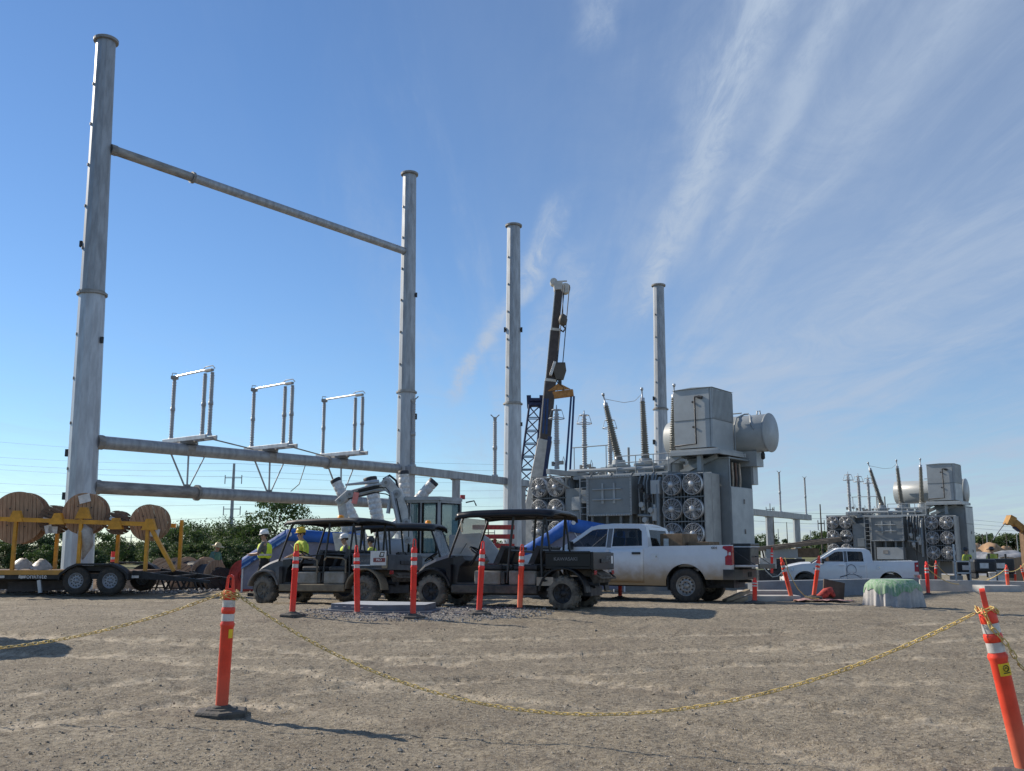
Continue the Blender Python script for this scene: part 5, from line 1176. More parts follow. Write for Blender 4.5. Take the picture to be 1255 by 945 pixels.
mb = MB(); mb.bx(-1.5,1.5,-1.4,1.4,.0,1.6); mb.bx(-1.4,.4,1.0,3.2,.5,2.2); mb.build('crawler_body', BLUEST, t, bevel=.05)
# ------------------------------------------------------------------ reel trailer
YELF = mat('yellow_rack_paint', (.62,.29,.025), .5, .1, .15, 4, dust=(.6,1.0,(.30,.22,.12),.4)); TRB = mat('black_trailer_frame', (.025,.025,.026), .6, .2, .25, 5)
WOODR = mat('weathered_reel_wood', (.43,.28,.175), .85, 0, .3, 3, .15, 30, col2=(.28,.175,.11), stretch=(1,1,9)); WOODL = mat('pale_reel_wood', (.56,.38,.25), .85, 0, .25, 3, .15, 30, col2=(.40,.25,.16), stretch=(1,1,9))
WOODD = mat('dark_reel_wood', (.20,.13,.085), .85, 0, .3, 3, .15, 30, col2=(.12,.078,.052), stretch=(1,1,9)); CABLE = mat('black_cable', (.03,.03,.032), .5, 0, .15, 20)
PAPER = mat('paper_tag', (.62,.62,.60), .8, 0, .1, 8); REDREEL = mat('red_reel_paint', (.42,.045,.035), .55, 0, .2, 6)
def planks(parent, r, y, wood, n, ang, th=.05, hole=.07):
    """round reel flange cut from boards; each board its own part"""
    for i in range(n):
        z0, z1 = -r+2*r*i/n+.006, -r+2*r*(i+1)/n-.006; zs = np.linspace(z0, z1, 5); pl = []
        for z in zs: pl.append((math.sqrt(max(r*r-z*z, 1e-4)), z))
        poly = pl+[(-a, b) for a, b in reversed(pl)]; jit = random.uniform(-.006, .006)
        o = MB().prism(poly, y-th/2+jit, y+th/2+jit).build('plank', wood, parent); o.rotation_euler = (0, ang, 0)
def reel(label, loc, rz, r, w, wood, group, drum=.5, cable=True, n=9, ang=None, tags=(), tilt=0, rimr=False):
    t = thing('cable_reel', label, 'cable reel', loc, rz, group, rot=(tilt,0,rz)); ang = random.uniform(0,PI) if ang is None else ang
    for s in (-1, 1): planks(t, r, s*w/2, wood, n, ang)
    MB().cyl((0,-w/2+.02,0),(0,w/2-.02,0), r*drum, n=24).build('drum', wood, t)
    if cable:
        mb = MB(); rr = r*(drum+.25); k = max(4, int(w/.06))
        mb.lathe((0,-w/2+.04,0),(0,w/2,0), [(i*(w-.08)/(2*k), rr*(1 if i%2 else .965)) for i in range(2*k+1)], 26, caps=False); mb.build('wound_cable', CABLE, t)
    MB().cyl((0,-w/2-.055,0),(0,-w/2-.02,0), r*.16, n=14).build('hub_plate', DARKM, t)
    for a in range(4): q = a*PI/2+.7; MB().cyl((r*.45*math.cos(q),-w/2-.05,r*.45*math.sin(q)),(r*.45*math.cos(q),-w/2-.01,r*.45*math.sin(q)),.02,n=6).build('bolt', DARKM, t)
    for x, z, sx, sz in tags: MB().box((x*r,-w/2-.058,z*r),(sx,.008,sz),(0,random.uniform(-.4,.4),0)).build('paper_tag', PAPER, t)
    return t
DT = 27.0; sT = F/DT/1.0
def tx(u, d=DT): return px(u, 690, d).x
def tz(v, d=DT): return px(600, v, d).z
tb = Vector((tx(117), DT, gz(tx(117), DT))); t = thing('flatbed_trailer', 'black flatbed trailer with yellow pipe rack carrying wooden reels', 'trailer', tb); o = tb
X = lambda u: tx(u)-o.x
Z = lambda v: tz(v)-o.z
zd = Z(700); yb = 2.3
mb = MB(); mb.bx(X(-60), X(163), 0, yb, zd-.10, zd); mb.build('deck', mat('worn_deck_boards', (.16,.10,.065), .9, 0, .3, 3), t)
mb = MB(); mb.bx(X(-60),X(165),-.06,0,zd-.22,zd-.08); mb.bx(X(-60),X(165),yb,yb+.06,zd-.22,zd-.08)
mb.prism([(X(163),zd-.2),(X(163),zd+.02),(X(258),zd-.27),(X(258),zd-.33),(X(215),zd-.27)],0,.10); mb.prism([(X(163),zd-.2),(X(163),zd+.02),(X(258),zd-.27),(X(258),zd-.33),(X(215),zd-.27)],yb-.12,yb)
mb.build('frame_rail', TRB, t)
for i in range(3):
    f = (i+.5)/3; x = X(163)+(X(256)-X(163))*f; MB().bx(x-.05, x+.05, .12, yb-.12, zd-.06-.25*f, zd-.01-.25*f).build('ramp_bar', TRB, t)
mb = MB(); mb.bx(X(-60),X(84),-.085,-.061,zd-.10,zd+.03); mb.build('yellow_side_rail', YELF, t)
for u in (97, 138.5):
    for y in (-.02, yb+.02-.0):
        s = -1 if y < 1 else 1; wheel(t, (X(u), y if s < 0 else y, Z(711.5)), .385, .23, TYRE, RIMT, .56, kind='steel')
mb = MB(); k = 20; pts = []
x0, x1 = X(76), X(162); zt = Z(690.5)
out_ = [(x0,Z(709)),(x0+.02,Z(703)),(x0+.25,Z(695)),(x0+.48,zt),(x1-.48,zt),(x1-.25,Z(695)),(x1-.02,Z(703)),(x1,Z(709))]; inn = [(a+(.04 if i < 4 else -.04), b-.05) for i, (a, b) in enumerate(out_)]
mb.prism(out_+inn[::-1], -.20, .16); mb.build('fender', TRB, t); mb = MB(); mb.prism(out_+inn[::-1], yb-.16, yb+.20); mb.build('fender', TRB, t)
mb = MB(); mb.prism([(X(76)+.1,Z(702)),(X(162)-.1,Z(702)),(X(162)-.4,zt-.06),(X(76)+.4,zt-.06)], .0, .03); mb.build('fender_skirt', TRB, t)
lettering('Cronkhite', .19, t, (X(43), -.064, zd-.145), (R(90),0,0), WHITEP)
for u in (4, 168, 30): MB().bx(X(u)-.1,X(u)+.1,-.068,-.061,zd-.19,zd-.12).build('reflector', BAND, t)
mb = MB(); mb.bar((X(5),.5,.25),(X(75),.5,.3),.4,.28); mb.bar((X(-30),1.2,.3),(X(60),1.2,.35),.5,.3); mb.build('under_deck_box', mat('dusty_under_steel',(.07,.06,.055),.9), t)
MB().bar((X(53),-.02,.1),(X(50),-.02,.45),.05,.1).build('jack_leg', GALVB, t)
mb = MB()
for (u, vt_) in ((12,630),(93,624),(176,638)):
    for y, du in ((.15,0),(yb-.25,13)):
        vv = vt_ if y < 1 else 663
        MB().bar((X(u+du*(1 if y>1 else 0))-(.0), y, zd),(X(u+du*(1 if y>1 else 0)), y, Z(635) if y > 1 else Z(vt_+2)),.09,.09,up=(0,1,0)).build('upright', YELF, t)
for y in (.15, yb-.25):
    MB().bar((X(-60),y,Z(634)),(X(181),y,Z(642.5)),.10,.12).build('top_rail', YELF, t)
    if y < 1: MB().bar((X(178),y,Z(644)),(X(212),y,zd+.0),.10,.11,up=(0,1,0)).build('diagonal_brace', YELF, t)
for u, vz in ((12,630),(63.5,633),(95,626),(136,639),(178,640)):
    MB().prism([(X(u)-.22,Z(vz)-.22),(X(u)+.22,Z(vz)-.22),(X(u)+.09,Z(vz)+.10),(X(u)-.09,Z(vz)+.10)],.08,.22).build('reel_cradle', YELF, t)
GR = 'wooden cable reels on the trailer rack'; yr = DT+1.15
def rl(u, v, rp, label, wood, n, w=.5, tags=(), ang=None):
    d = DT+.55; p = px(u, v, d); return reel(label, Vector((p.x, d+w/2, p.z)), R(8), rp/(F/d), w, wood, GR, n=n, tags=tags, ang=ang)
rl(20, 634.5, 31.5, 'largest wooden reel at left end of the trailer rack', WOODR, 13, .55, ang=1.5)
rl(63.5, 636.5, 17, 'small dark reel between the two biggest reels on the rack', WOODD, 8, .45, ((-.45,-.05,.16,.12),(.1,-.75,.25,.2),(-.2,-.7,.2,.24)))
rl(101.5, 629.5, 25, 'large reel with white paper sheet at its top on the rack', WOODR, 11, .5, ((.0,.72,.32,.24),), 1.55)
rl(142, 640.5, 14.5, 'smallest reel on the rack with a paper slip at its middle', WOODD, 7, .4, ((-.15,.25,.3,.1),))
rl(180.5, 640.5, 22, 'wooden reel at right end of the trailer rack above the brace', WOODR, 10, .5, ((.35,-.55,.3,.24),), 1.3)
def sack(u, v, d, w_, h, label, m, seed):
    p = px(u, v, d); rnd = random.Random(seed); mb = MB(); vs = []; n = 12
    for j in range(6):
        f = j/5
        for i in range(n): a = 2*PI*i/n; rr = w_*(1-.75*f**1.6)*(1+.12*rnd.uniform(-1,1)); vs.append((rr*math.cos(a), rr*.6*math.sin(a), h*f+.04*rnd.uniform(-1,1)))
    mb.add(vs, [(j*n+i, j*n+(i+1)%n, (j+1)*n+(i+1)%n, (j+1)*n+i) for j in range(5) for i in range(n)]+[tuple(5*n+i for i in range(n))], 0, True)
    o = mb.build('sack', m); o.location = p; return tag(o, label, 'sack', 'pale sacks on the trailer deck')
PLAST = mat('white_plastic_film', (.44,.41,.37), .5, 0, .15, 9, .2, 20)
sack(27, 697, DT+.9, .33, .30, 'crumpled pale sack at left on the trailer deck', PLAST, 1); sack(50, 697.5, DT+.9, .33, .28, 'crumpled pale sack nearer the wheels on the trailer deck', PLAST, 2)
p = px(104,664,DT+.35); mb = MB(); mb.tube([p+Vector((-.12,0,.5)),p+Vector((0,-.05,.3)),p+Vector((.08,0,-.1)),p+Vector((-.04,0,-.5))],[.06,.22,.16,.03],7); tag(mb.build('plastic_sheet', PLAST), 'torn white plastic sheet hanging under the large reel', 'plastic sheet')
# dirt pile with marker beyond the trailer
def heap(name, label, c, rx, ry, h, m, seed, n=40, plat=0):
    xs = np.linspace(-1,1,n); Xh, Yh = np.meshgrid(xs, xs); rr = np.sqrt(Xh**2+Yh**2); H = (np.clip(1-rr, 0, 1)**.85 if not plat else np.minimum(1, np.clip(1-rr,0,1)*plat))*h
    H = H*(1+.5*_vn(Xh*3+seed, Yh*3, seed)+.3*_vn(Xh*8, Yh*8+seed, seed+1)); px_, py_ = Xh*rx+c[0], Yh*ry+c[1]; Zh = terrain(px_, py_)-.04+H
    V = np.stack([px_, py_, Zh], -1).reshape(-1,3); i = np.arange(n-1)[:,None]*n+np.arange(n-1)[None]; Fq = np.stack([i,i+1,i+n+1,i+n],-1).reshape(-1,4)
    mb = MB(); mb.add(V.tolist(), Fq.tolist(), 0, True); return tag(mb.build(name, m), label, 'dirt pile')
DIRT = mat('brown_dirt', (.30,.20,.12), .95, 0, .25, 3, .5, 12, col2=(.20,.13,.08)); 
q = px(133, 690, 44); heap('dirt_pile', 'brown dirt pile with orange marker beyond the trailer', (q.x, 44.5), 2.2, 2.0, 1.25, DIRT, 3)
t = thing('marker_stake', 'orange striped marker stake on the brown dirt pile', 'marker', px(138, 691, 43.6)); MB().cyl((0,0,-.3),(0,0,.55),.09,n=10).build('stake', REDOR, t); MB().cyl((0,0,.2),(0,0,.3),.095,n=10).build('band', BAND, t)
# reels and stands standing on the ground right of the trailer
GG = 'cable reels on the ground near the trees'
def gr(u, v, rp, d, label, wood, rz, w=.8, tilt=0, cable=True, n=8):
    p = px(u, v, d); return reel(label, Vector((p.x, d, p.z)), rz, rp/(F/d), w, wood, GG, n=n, tilt=tilt, cable=cable, tags=())
gr(205, 700, 16, 33.5, 'pale wooden reel just right of the trailer brace', WOODL, R(-25), .7)
gr(222, 708, 17, 32.5, 'pale wooden reel with its flange low behind the ramp', WOODL, R(20), .7)
gr(240, 704, 21, 33.0, 'brown wooden reel turned three quarters beside the black drum', WOODL, R(55), 1.0)
gr(255, 706, 19, 32.0, 'brown reel with pale rim next to the black drum', WOODR, R(65), .6)
t = reel('black reel drum seen end on left of the front post', px(270, 713, 31.5), R(25), 17/(F/31.5), .9, mat('black_drum_steel',(.02,.02,.021),.5), GG, n=5, cable=False)
def spoked(u, v, rp, d, label, rz):
    p = px(u, v, d); r = rp/(F/d); t = thing('cable_reel', label, 'cable reel', p, rz, GG)
    for s in (-.35,.35):
        MB().lathe((0,s-.02,0),(0,s+.02,0),[(0,r*.35),(0,r),(.04,r),(.04,r*.35)],26,sm=False,caps=False).build('flange', REDREEL, t)
        mb = MB(); mb.lathe((0,s-.03,0),(0,s+.03,0),[(0,r*.92),(0,r*1.03),(.06,r*1.03),(.06,r*.92)],26,sm=False,caps=False); mb.build('rim', REDREEL, t)
    MB().cyl((0,-.34,0),(0,.34,0),r*.40,n=16).build('drum', REDREEL, t); MB().cyl((0,-.4,0),(0,-.33,0),r*.14,n=10).build('hub', BLACKR, t)
spoked(306, 706, 19, 30.0, 'red steel reel standing behind the man in the white hard hat', R(-20)); spoked(287, 712, 12, 34, 'dark red reel partly behind the neck of the front left post', R(10))
STANDG = 'black steel reel stands on the ground'
for k, u in enumerate((193, 212, 232)):
    p = px(u, 725, 29.5); t = thing('reel_stand', 'black A-frame reel stand, %s of three under the trailer ramp' % ('leftmost','middle','rightmost')[k], 'reel stand', Vector((p.x,29.5,gz(p.x,29.5))), 0, STANDG)
    for s in (-1,1): MB().bar((s*.26,0,0),(0,0,.62),.05,.05,up=(0,1,0)).build('leg', DARKM, t); MB().bar((s*.26,.5,0),(0,.3,.62),.05,.05,up=(0,1,0)).build('rear_leg', DARKM, t)
    MB().bar((-.26,0,.12),(.26,0,.12),.04,.04).build('tie_bar', DARKM, t)

# ------------------------------------------------------------------ low blue canopies
BLUEF = mat('blue_canopy_fabric', (.025,.12,.42), .6, 0, .12, 2, .15, 6); BLUEL = mat('pale_blue_stripe', (.22,.36,.62), .6, 0, .1, 3); WALLF = mat('grey_mesh_wall', (.22,.22,.28), .8, 0, .1, 3, .2, 8)
def canopy(label, d, depth, E, R1, R2, E2, low, stripes, posts, band=.34):
    p0 = px(R1[0], 715, d); g = Vector((p0.x, d, gz(p0.x, d))); t = thing('canopy_tent', label, 'canopy tent', g, 0, 'low blue canopies'); Pp = lambda q, y=0: px(q[0],q[1],d)-g+Vector((0,y,0))
    a, b, c, e = Pp(E), Pp(R1), Pp(R2), Pp(E2); D = Vector((0,depth,0))
    def band_mb(p, q, w_, y=-.03, nseg=22, wob=.008):
        mb = MB(); vs = []
        for i in range(nseg+1):
            f = i/nseg; m = p.lerp(q, f); vs += [m+Vector((0,y,.0)), m+Vector((0,y-.03+wob*math.sin(i*2.1)+wob*.6*math.sin(i*.7),-w_*(.5 if False else 1)+wob*math.sin(i*1.3)))]
        mb.add(vs, [(2*i,2*i+2,2*i+3,2*i+1) for i in range(nseg)], 0, True); return mb
    for p, q, nm in ((a,b,'side_valance'),(b,c,'ridge_valance'),(c,e,'end_valance')): band_mb(p,q,band).build(nm, BLUEF, t, solid=.01)
    mb = MB()
    for p, q in ((a,b),(b,c),(c,e)):
        n = 6; vs = []
        for i in range(n+1):
            for j in range(n+1): f, h = i/n, j/n; m = p.lerp(q, f)+D*h; m.z += .05*math.sin(PI*h)-.05*math.sin(PI*f)-.03*abs(math.sin(3*PI*h))+.015*math.sin(11*f+7*h); vs.append(m)
        mb.add(vs, [(i*(n+1)+j,(i+1)*(n+1)+j,(i+1)*(n+1)+j+1,i*(n+1)+j+1) for i in range(n) for j in range(n)], 0, True)
    rf = mb.build('roof_fabric', BLUEF, t, solid=.01)
    for k in range(stripes):
        o_ = .13+.17*k; pa, pb_ = a+Vector((-.0,-.06,-o_*.9)), b+Vector((0,-.06,-o_*.9)); mb = MB(); mb.quad(pa, pb_, pb_+Vector((0,-.002,-.06)), pa+Vector((0,-.002,-.06))); mb.build('pale_stripe', BLUEL, t, solid=.006)
    zl = low-g.z; mb = MB()
    poly = [a+Vector((.02,.02,-.05)), b+Vector((0,.02,-.1)), c+Vector((0,.02,-.1)), e+Vector((-.02,.02,-.05))]; poly += [Vector((poly[3].x,.02,zl)), Vector((poly[0].x,.02,zl))]
    mb.add(poly, [tuple(range(6))]); mb.build('mesh_wall', WALLF, t, solid=.01)
    mb = MB(); mb.add([p+D for p in poly], [tuple(range(6))]); mb.build('rear_wall', WALLF, t, solid=.01)
    for q, y in posts:
        m = Pp(q, y); MB().bar(Vector((m.x,m.y,gz(m.x+g.x,d+y)-g.z)), m, .045,.045).build('leg', WHITEP, t)
    mb = MB(); mb.tube([b+Vector((.15,-.02,-.45)), lerp(b,c,.35)+Vector((0,-.02,-.9))], .018, 5); mb.cyl(b+Vector((.12,-.06,-.14)), b+Vector((.12,-.02,-.14)), .07, n=10); mb.build('corner_strut', WHITEP, t)
    return t
canopy('blue canopy with pale stripes at left behind the dusty cart', 29.0, 2.6, (297,684), (351,649), (424,653), (432,668), px(600,722,29).z, 2, (((298,684),0),((298,684),2.6),((430,668),0),((430,668),2.6)))
canopy('blue canopy with grey mesh wall between black cart and silver pickup', 29.5, 3.0, (638,674), (698,635), (752,644), (766,652), px(600,722,29.5).z, 0, (((640,674),0),((640,674),3.0),((764,652),0),((764,652),3.0)), .42)

# ------------------------------------------------------------------ white compact excavator
EXW = mat('off_white_machine_paint', (.50,.50,.48), .5, 0, .15, 4, dust=(.0,1.0,MUD,.3)); EXG = mat('grey_machine_paint', (.34,.355,.36), .5, 0, .12, 4)
DE = 28.5; g = px(535, 720, DE); g.z = gz(g.x, DE); t = thing('excavator', 'white excavator with folded boom and dark cab behind the carts', 'excavator', g); E = lambda u, v, y=0: px(u, v, DE+y)-g+Vector((0,0,0))
zt_ = E(500,616).z; a = E(497,700); b = E(563,700); zm = E(500,680).z
xl, xm, xr = E(497,650).x, E(541,650).x, E(564,650).x
mb = MB(); fr = .07
def post(p, q, w_=.09): mb.bar(p, q, w_, w_, up=(0,1,0))
for (x, y) in ((xl+.12,-.9),(xm,-1.0),(xr,-.1),(xl+.25,.2)): post(Vector((x,y,zm)), Vector((x+(.10 if x == xl+.12 else 0),y,zt_)))
post(Vector((xl+.55,-.96,zm)), Vector((xl+.55,-.96,zt_)), .05)
for p, q in (((xl+.12,-.9),(xm,-1.0)),((xm,-1.0),(xr,-.1)),((xr,-.1),(xl+.25,.2)),((xl+.25,.2),(xl+.12,-.9))):
    for z in (zm, zt_): mb.bar(Vector((*p,z)), Vector((*q,z)), .10,.10)
mb.build('cab_frame', EXG, t, bevel=.015)
mb = MB(); vs = [(xl+.06,-1.0),(xm+.04,-1.1),(xr+.08,-.1),(xl+.2,.3)]; mb.prism(vs, zt_+.02, zt_+.13, 'z'); mb.build('cab_roof', EXG, t, bevel=.04)
mb = MB(); mb.prism([(xl+.10,-.9),(xm,-1.0),(xr,-.1),(xl+.25,.2)], E(500,700).z-.3, zm+.0, 'z'); mb.build('cab_lower', EXG, t, bevel=.03)
for p, q in (((xl+.2,-.92),(xl+.50,-.955)),((xl+.60,-.965),(xm-.06,-.995)),((xm+.05,-.93),(xr-.04,-.17)),((xr,-.1),(xl+.3,.2))):
    mb = MB(); mb.add([Vector((*p,zm+.06)),Vector((*q,zm+.06)),Vector((*q,zt_-.06)),Vector((*p,zt_-.06))],[(0,1,2,3)]); gw = mb.build('cab_window', GREENG, t, solid=.008); MB().tube([Vector((*p,zm+.06)),Vector((*q,zm+.06)),Vector((*q,zt_-.06)),Vector((*p,zt_-.06))],.045,4,closed=True).build('window_seal', BLACKR, gw)
mb = MB(); mb.bx(xm-.35, xm+.1, -.6,-.1, zm-.35, zm+.12); mb.bx(xm+.0,xm+.15,-.6,-.1,zm+.12,zm+.6); mb.build('operator_seat', SEATM, t, bevel=.04)
mb = MB(); x0,x1 = xr+.02, E(613,660).x; zh = E(600,656).z; zb = E(600,690).z
mb.prism([(x0-.3,zb),(x0-.3,zh+.0),(x0+.6,zh+.06),(x1-.35,zh-.08),(x1-.05,zh-.45),(x1,zb)], -.75, .75); mb.build('engine_cover', mat('light_grey_machine_paint',(.36,.37,.37),.5,0,.1,4), t, bevel=.08)
mb = MB(); mb.bx(xl+.1, x1-.1, -.85,.85, zb-.35, zb+.25-.26); mb.build('counterweight', mat('dark_red_machine_paint',(.28,.02,.02),.5), t, bevel=.05)
for s in (-1,1):
    mb = MB(); zc = .36; xc0, xc1 = E(520,700).x-.9, E(590,700).x
    ol = [(xc0+.36*math.cos(q), zc+.36*math.sin(q)) for q in np.linspace(PI/2, 3*PI/2, 8)]+[(xc1+.36*math.cos(q), zc+.36*math.sin(q)) for q in np.linspace(-PI/2, PI/2, 8)]
    mb.prism(ol, s*.55, s*.95); mb.build('track', BLACKR, t)
MB().bx(xc0+.3, xc1-.3, -.5,.5,.3,.75).build('undercarriage', DARKM, t)
bm_ = EXW; P_ = lambda u, v: E(u, v, -.75)
pts = [P_(503,668), P_(499,640), P_(487,606), P_(474,592)]
for i in range(3): MB().bar(pts[i]+Vector((0,.0,0)), pts[i+1]+(pts[i+1]-pts[i]).normalized()*.12, .34 if i else .30, .40, up=(0,1,0)).build('boom_section', EXW, t, bevel=.04)
MB().bar(P_(478,594), P_(428,607), .26,.30,up=(0,1,0)).build('stick', EXW, t, bevel=.04); MB().bar(P_(430,604), P_(414,618),.24,.34,up=(0,1,0)).build('stick_end', EXW, t, bevel=.04)
MB().bar(P_(418,614), P_(424,652),.22,.26,up=(0,1,0)).build('bucket_link', EXW, t, bevel=.04); mb = MB(); q = P_(428,668); mb.prism([(q.x-.45,q.z+.35),(q.x+.25,q.z+.3),(q.x+.4,q.z-.15),(q.x+.1,q.z-.5),(q.x-.3,q.z-.35)], q.y-.3, q.y+.3); mb.build('bucket', EXW, t, bevel=.02)
for (p, q, r1, r2) in (((424,597),(465,593),.035,.06),((476,632),(480,606),.06,.05)): MB().cyl(P_(*p)+Vector((0,-.1,.06)), P_(*q)+Vector((0,-.1,.06)), r1, r2, n=10).build('hydraulic_cylinder', GALVB, t)
for k in range(4): MB().tube([P_(428,603+k*3)+Vector((0,-.18,0)), P_(460,595+k*3)+Vector((0,-.19,0)), P_(474,594+k*4)+Vector((0,-.19,0)), P_(484+k,612)+Vector((0,-.2,0)), P_(487+k*2,640)+Vector((0,-.2,0))], .018, 5).build('hydraulic_hose', BLACKR if k%2 else GALVB, t)
MB().tube([P_(470,592)+Vector((0,-.1,.1)),P_(478,588)+Vector((0,-.12,.12)),P_(486,592)+Vector((0,-.14,.06)),P_(490,604)+Vector((0,-.16,0))],.035,6).build('hydraulic_hose', BLACKR, t)
mb = MB(); q = P_(437,610); mb.box(q+Vector((0,-.2,-.02)),(.16,.05,.34),(0,.2,0)); mb.build('flagging_tape', mat('pink_tape',(.75,.25,.22),.6), t)
for q_, r_ in ((P_(499,640),.15),(P_(487,606),.17),(P_(474,592),.17),(P_(430,606),.15),(P_(418,614),.12),(P_(424,650),.12),(P_(500,662),.14)):
    MB().cyl(q_+Vector((0,-.23,0)), q_+Vector((0,.23,0)), r_*.30, n=12).build('pivot_pin', GALVD, t); MB().cyl(q_+Vector((0,-.215,0)), q_+Vector((0,.215,0)), r_*.75, n=14).build('pivot_boss', EXG, t)
MB().bar(P_(440,602)+Vector((0,-.155,0)), P_(466,596)+Vector((0,-.155,0)), .02, .12, up=(0,0,1)).build('arm_stripe', DARKM, t)
MB().cyl(P_(492,650)+Vector((0,-.3,0)), P_(481,604)+Vector((0,-.3,0)), .055, n=10).build('hydraulic_cylinder', GALVB, t)
q = E(567,612); MB().cyl(q, q+Vector((0,0,.13)),.075,n=12).build('beacon', REDL, t); MB().tube([q+Vector((.1,-.1,-.1)),q+Vector((.35,-.1,-.05)),q+Vector((.42,-.1,-.2))],.02).build('work_lamp_arm', DARKM, t)
# red beam of another machine seen beyond
t = thing('steel_frame_stack', 'stack of red steel frames on the ground beyond the excavator', 'steel stack', px(603, 690, 36)); 
for k in range(3): MB().bx(-.75,.85,0,.5,.55+.35*k,.72+.35*k).build('red_beam', REDREEL, t, bevel=.02)
for x in (-.6,.7): MB().bx(x-.08,x+.08,.1,.4,-.5,.54).build('support', REDREEL, t)
for x in (-.6,.1,.7): MB().bx(x-.06,x+.06,.1,.4,.725,.895).build('spacer', REDREEL, t)

# ------------------------------------------------------------------ circuit breaker with wrapped bushings
WRAP = mat('white_plastic_wrap', (.58,.57,.54), .45, 0, .15, 9, .2, 25)
DB = 33.5; g = px(465, 712, DB); g.z = gz(g.x, DB); t = thing('circuit_breaker', 'circuit breaker with white plastic wrapped bushings splayed above the excavator', 'circuit breaker', g)
mb = MB(); mb.bx(-2.2,2.2,-.5,1.4,.3,1.0)
for x in (-2,0,2): mb.bx(x-.1,x+.1,-.4,-.2,0,.3)
mb.build('frame', TGREYL, t, bevel=.02); MB().bx(-1.2,-.45,-.9,-.5,.5,2.5).build('cabinet', TGREYL, t, bevel=.02)
for k, y in enumerate((0,.6)): MB().lathe((-1.6,y+.1,1.5),(1.9,y+.1,1.5),[(0,.3),(.05,.42),(3.45,.42),(3.5,.3)],20).build('tank', TGREYL, t)
for ub, vb, ut, vt, rb, rt, y in ((430,628,411,588,.17,.19,0),(462,632,453.5,586,.22,.24,.0),(497,625,494.5,578,.21,.19,.5),(506,620,532,590,.19,.185,.0)):
    p, q = px(ub,vb,DB+y)-g, px(ut,vt,DB+y)-g; L = (q-p).length; ext = (q-p).normalized()
    foot = p-ext*((p.z-1.5)/ext.z); L0 = (p-foot).length; prof = []; n = 14; T = L+L0
    for i in range(n):
        z = T*i/n; r_ = rb+(rt-rb)*i/n; prof += [(z,r_*.93),(z+T/n*.12,r_),(z+T/n*.85,r_*1.0),(z+T/n*.92,r_*.90)]
    prof += [(T,rt*.96),(T+.02,rt*.7),(T+.03,.001)]
    bb = MB().lathe(foot, q, prof, 18).build('wrapped_bushing', WRAP, t)
    MB().lathe(foot, q, [(T-.10,rt*1.02),(T+.01,rt*1.03),(T+.035,rt*.9),(T+.04,.001)],18).build('end_cap', DARKM, bb)
# ------------------------------------------------------------------ people
SKIN = mat('skin', (.42,.25,.17), .55, 0, .06, 10); HAIRM = mat('dark_hair', (.03,.02,.015), .7); VEST = mat('yellow_vest', (.62,.78,.05), .7, 0, .08, 9); VESTD = mat('dull_yellow_vest', (.42,.47,.08), .8, 0, .15, 9)
def skinmesh(joints, edges, sub=1):
    names = list(joints); me = bpy.data.meshes.new('s'); me.from_pydata([joints[n][0] for n in names], [(names.index(a), names.index(b)) for a, b in edges], [])
    ob = bpy.data.objects.new('s', me); COL.objects.link(ob); md = ob.modifiers.new('k', 'SKIN')
    for i, n in enumerate(names):
        r = joints[n][1]; r = r if isinstance(r, tuple) else (r, r); me.skin_vertices[0].data[i].radius = r
    me.skin_vertices[0].data[0].use_root = True
    if sub: s = ob.modifiers.new('s', 'SUBSURF'); s.levels = sub; s.render_levels = sub
    bpy.context.view_layer.update(); r = bpy.data.meshes.new_from_object(ob.evaluated_get(bpy.context.evaluated_depsgraph_get()))
    bpy.data.objects.remove(ob); bpy.data.meshes.remove(me); r.polygons.foreach_set('use_smooth', [True]*len(r.polygons)); return r
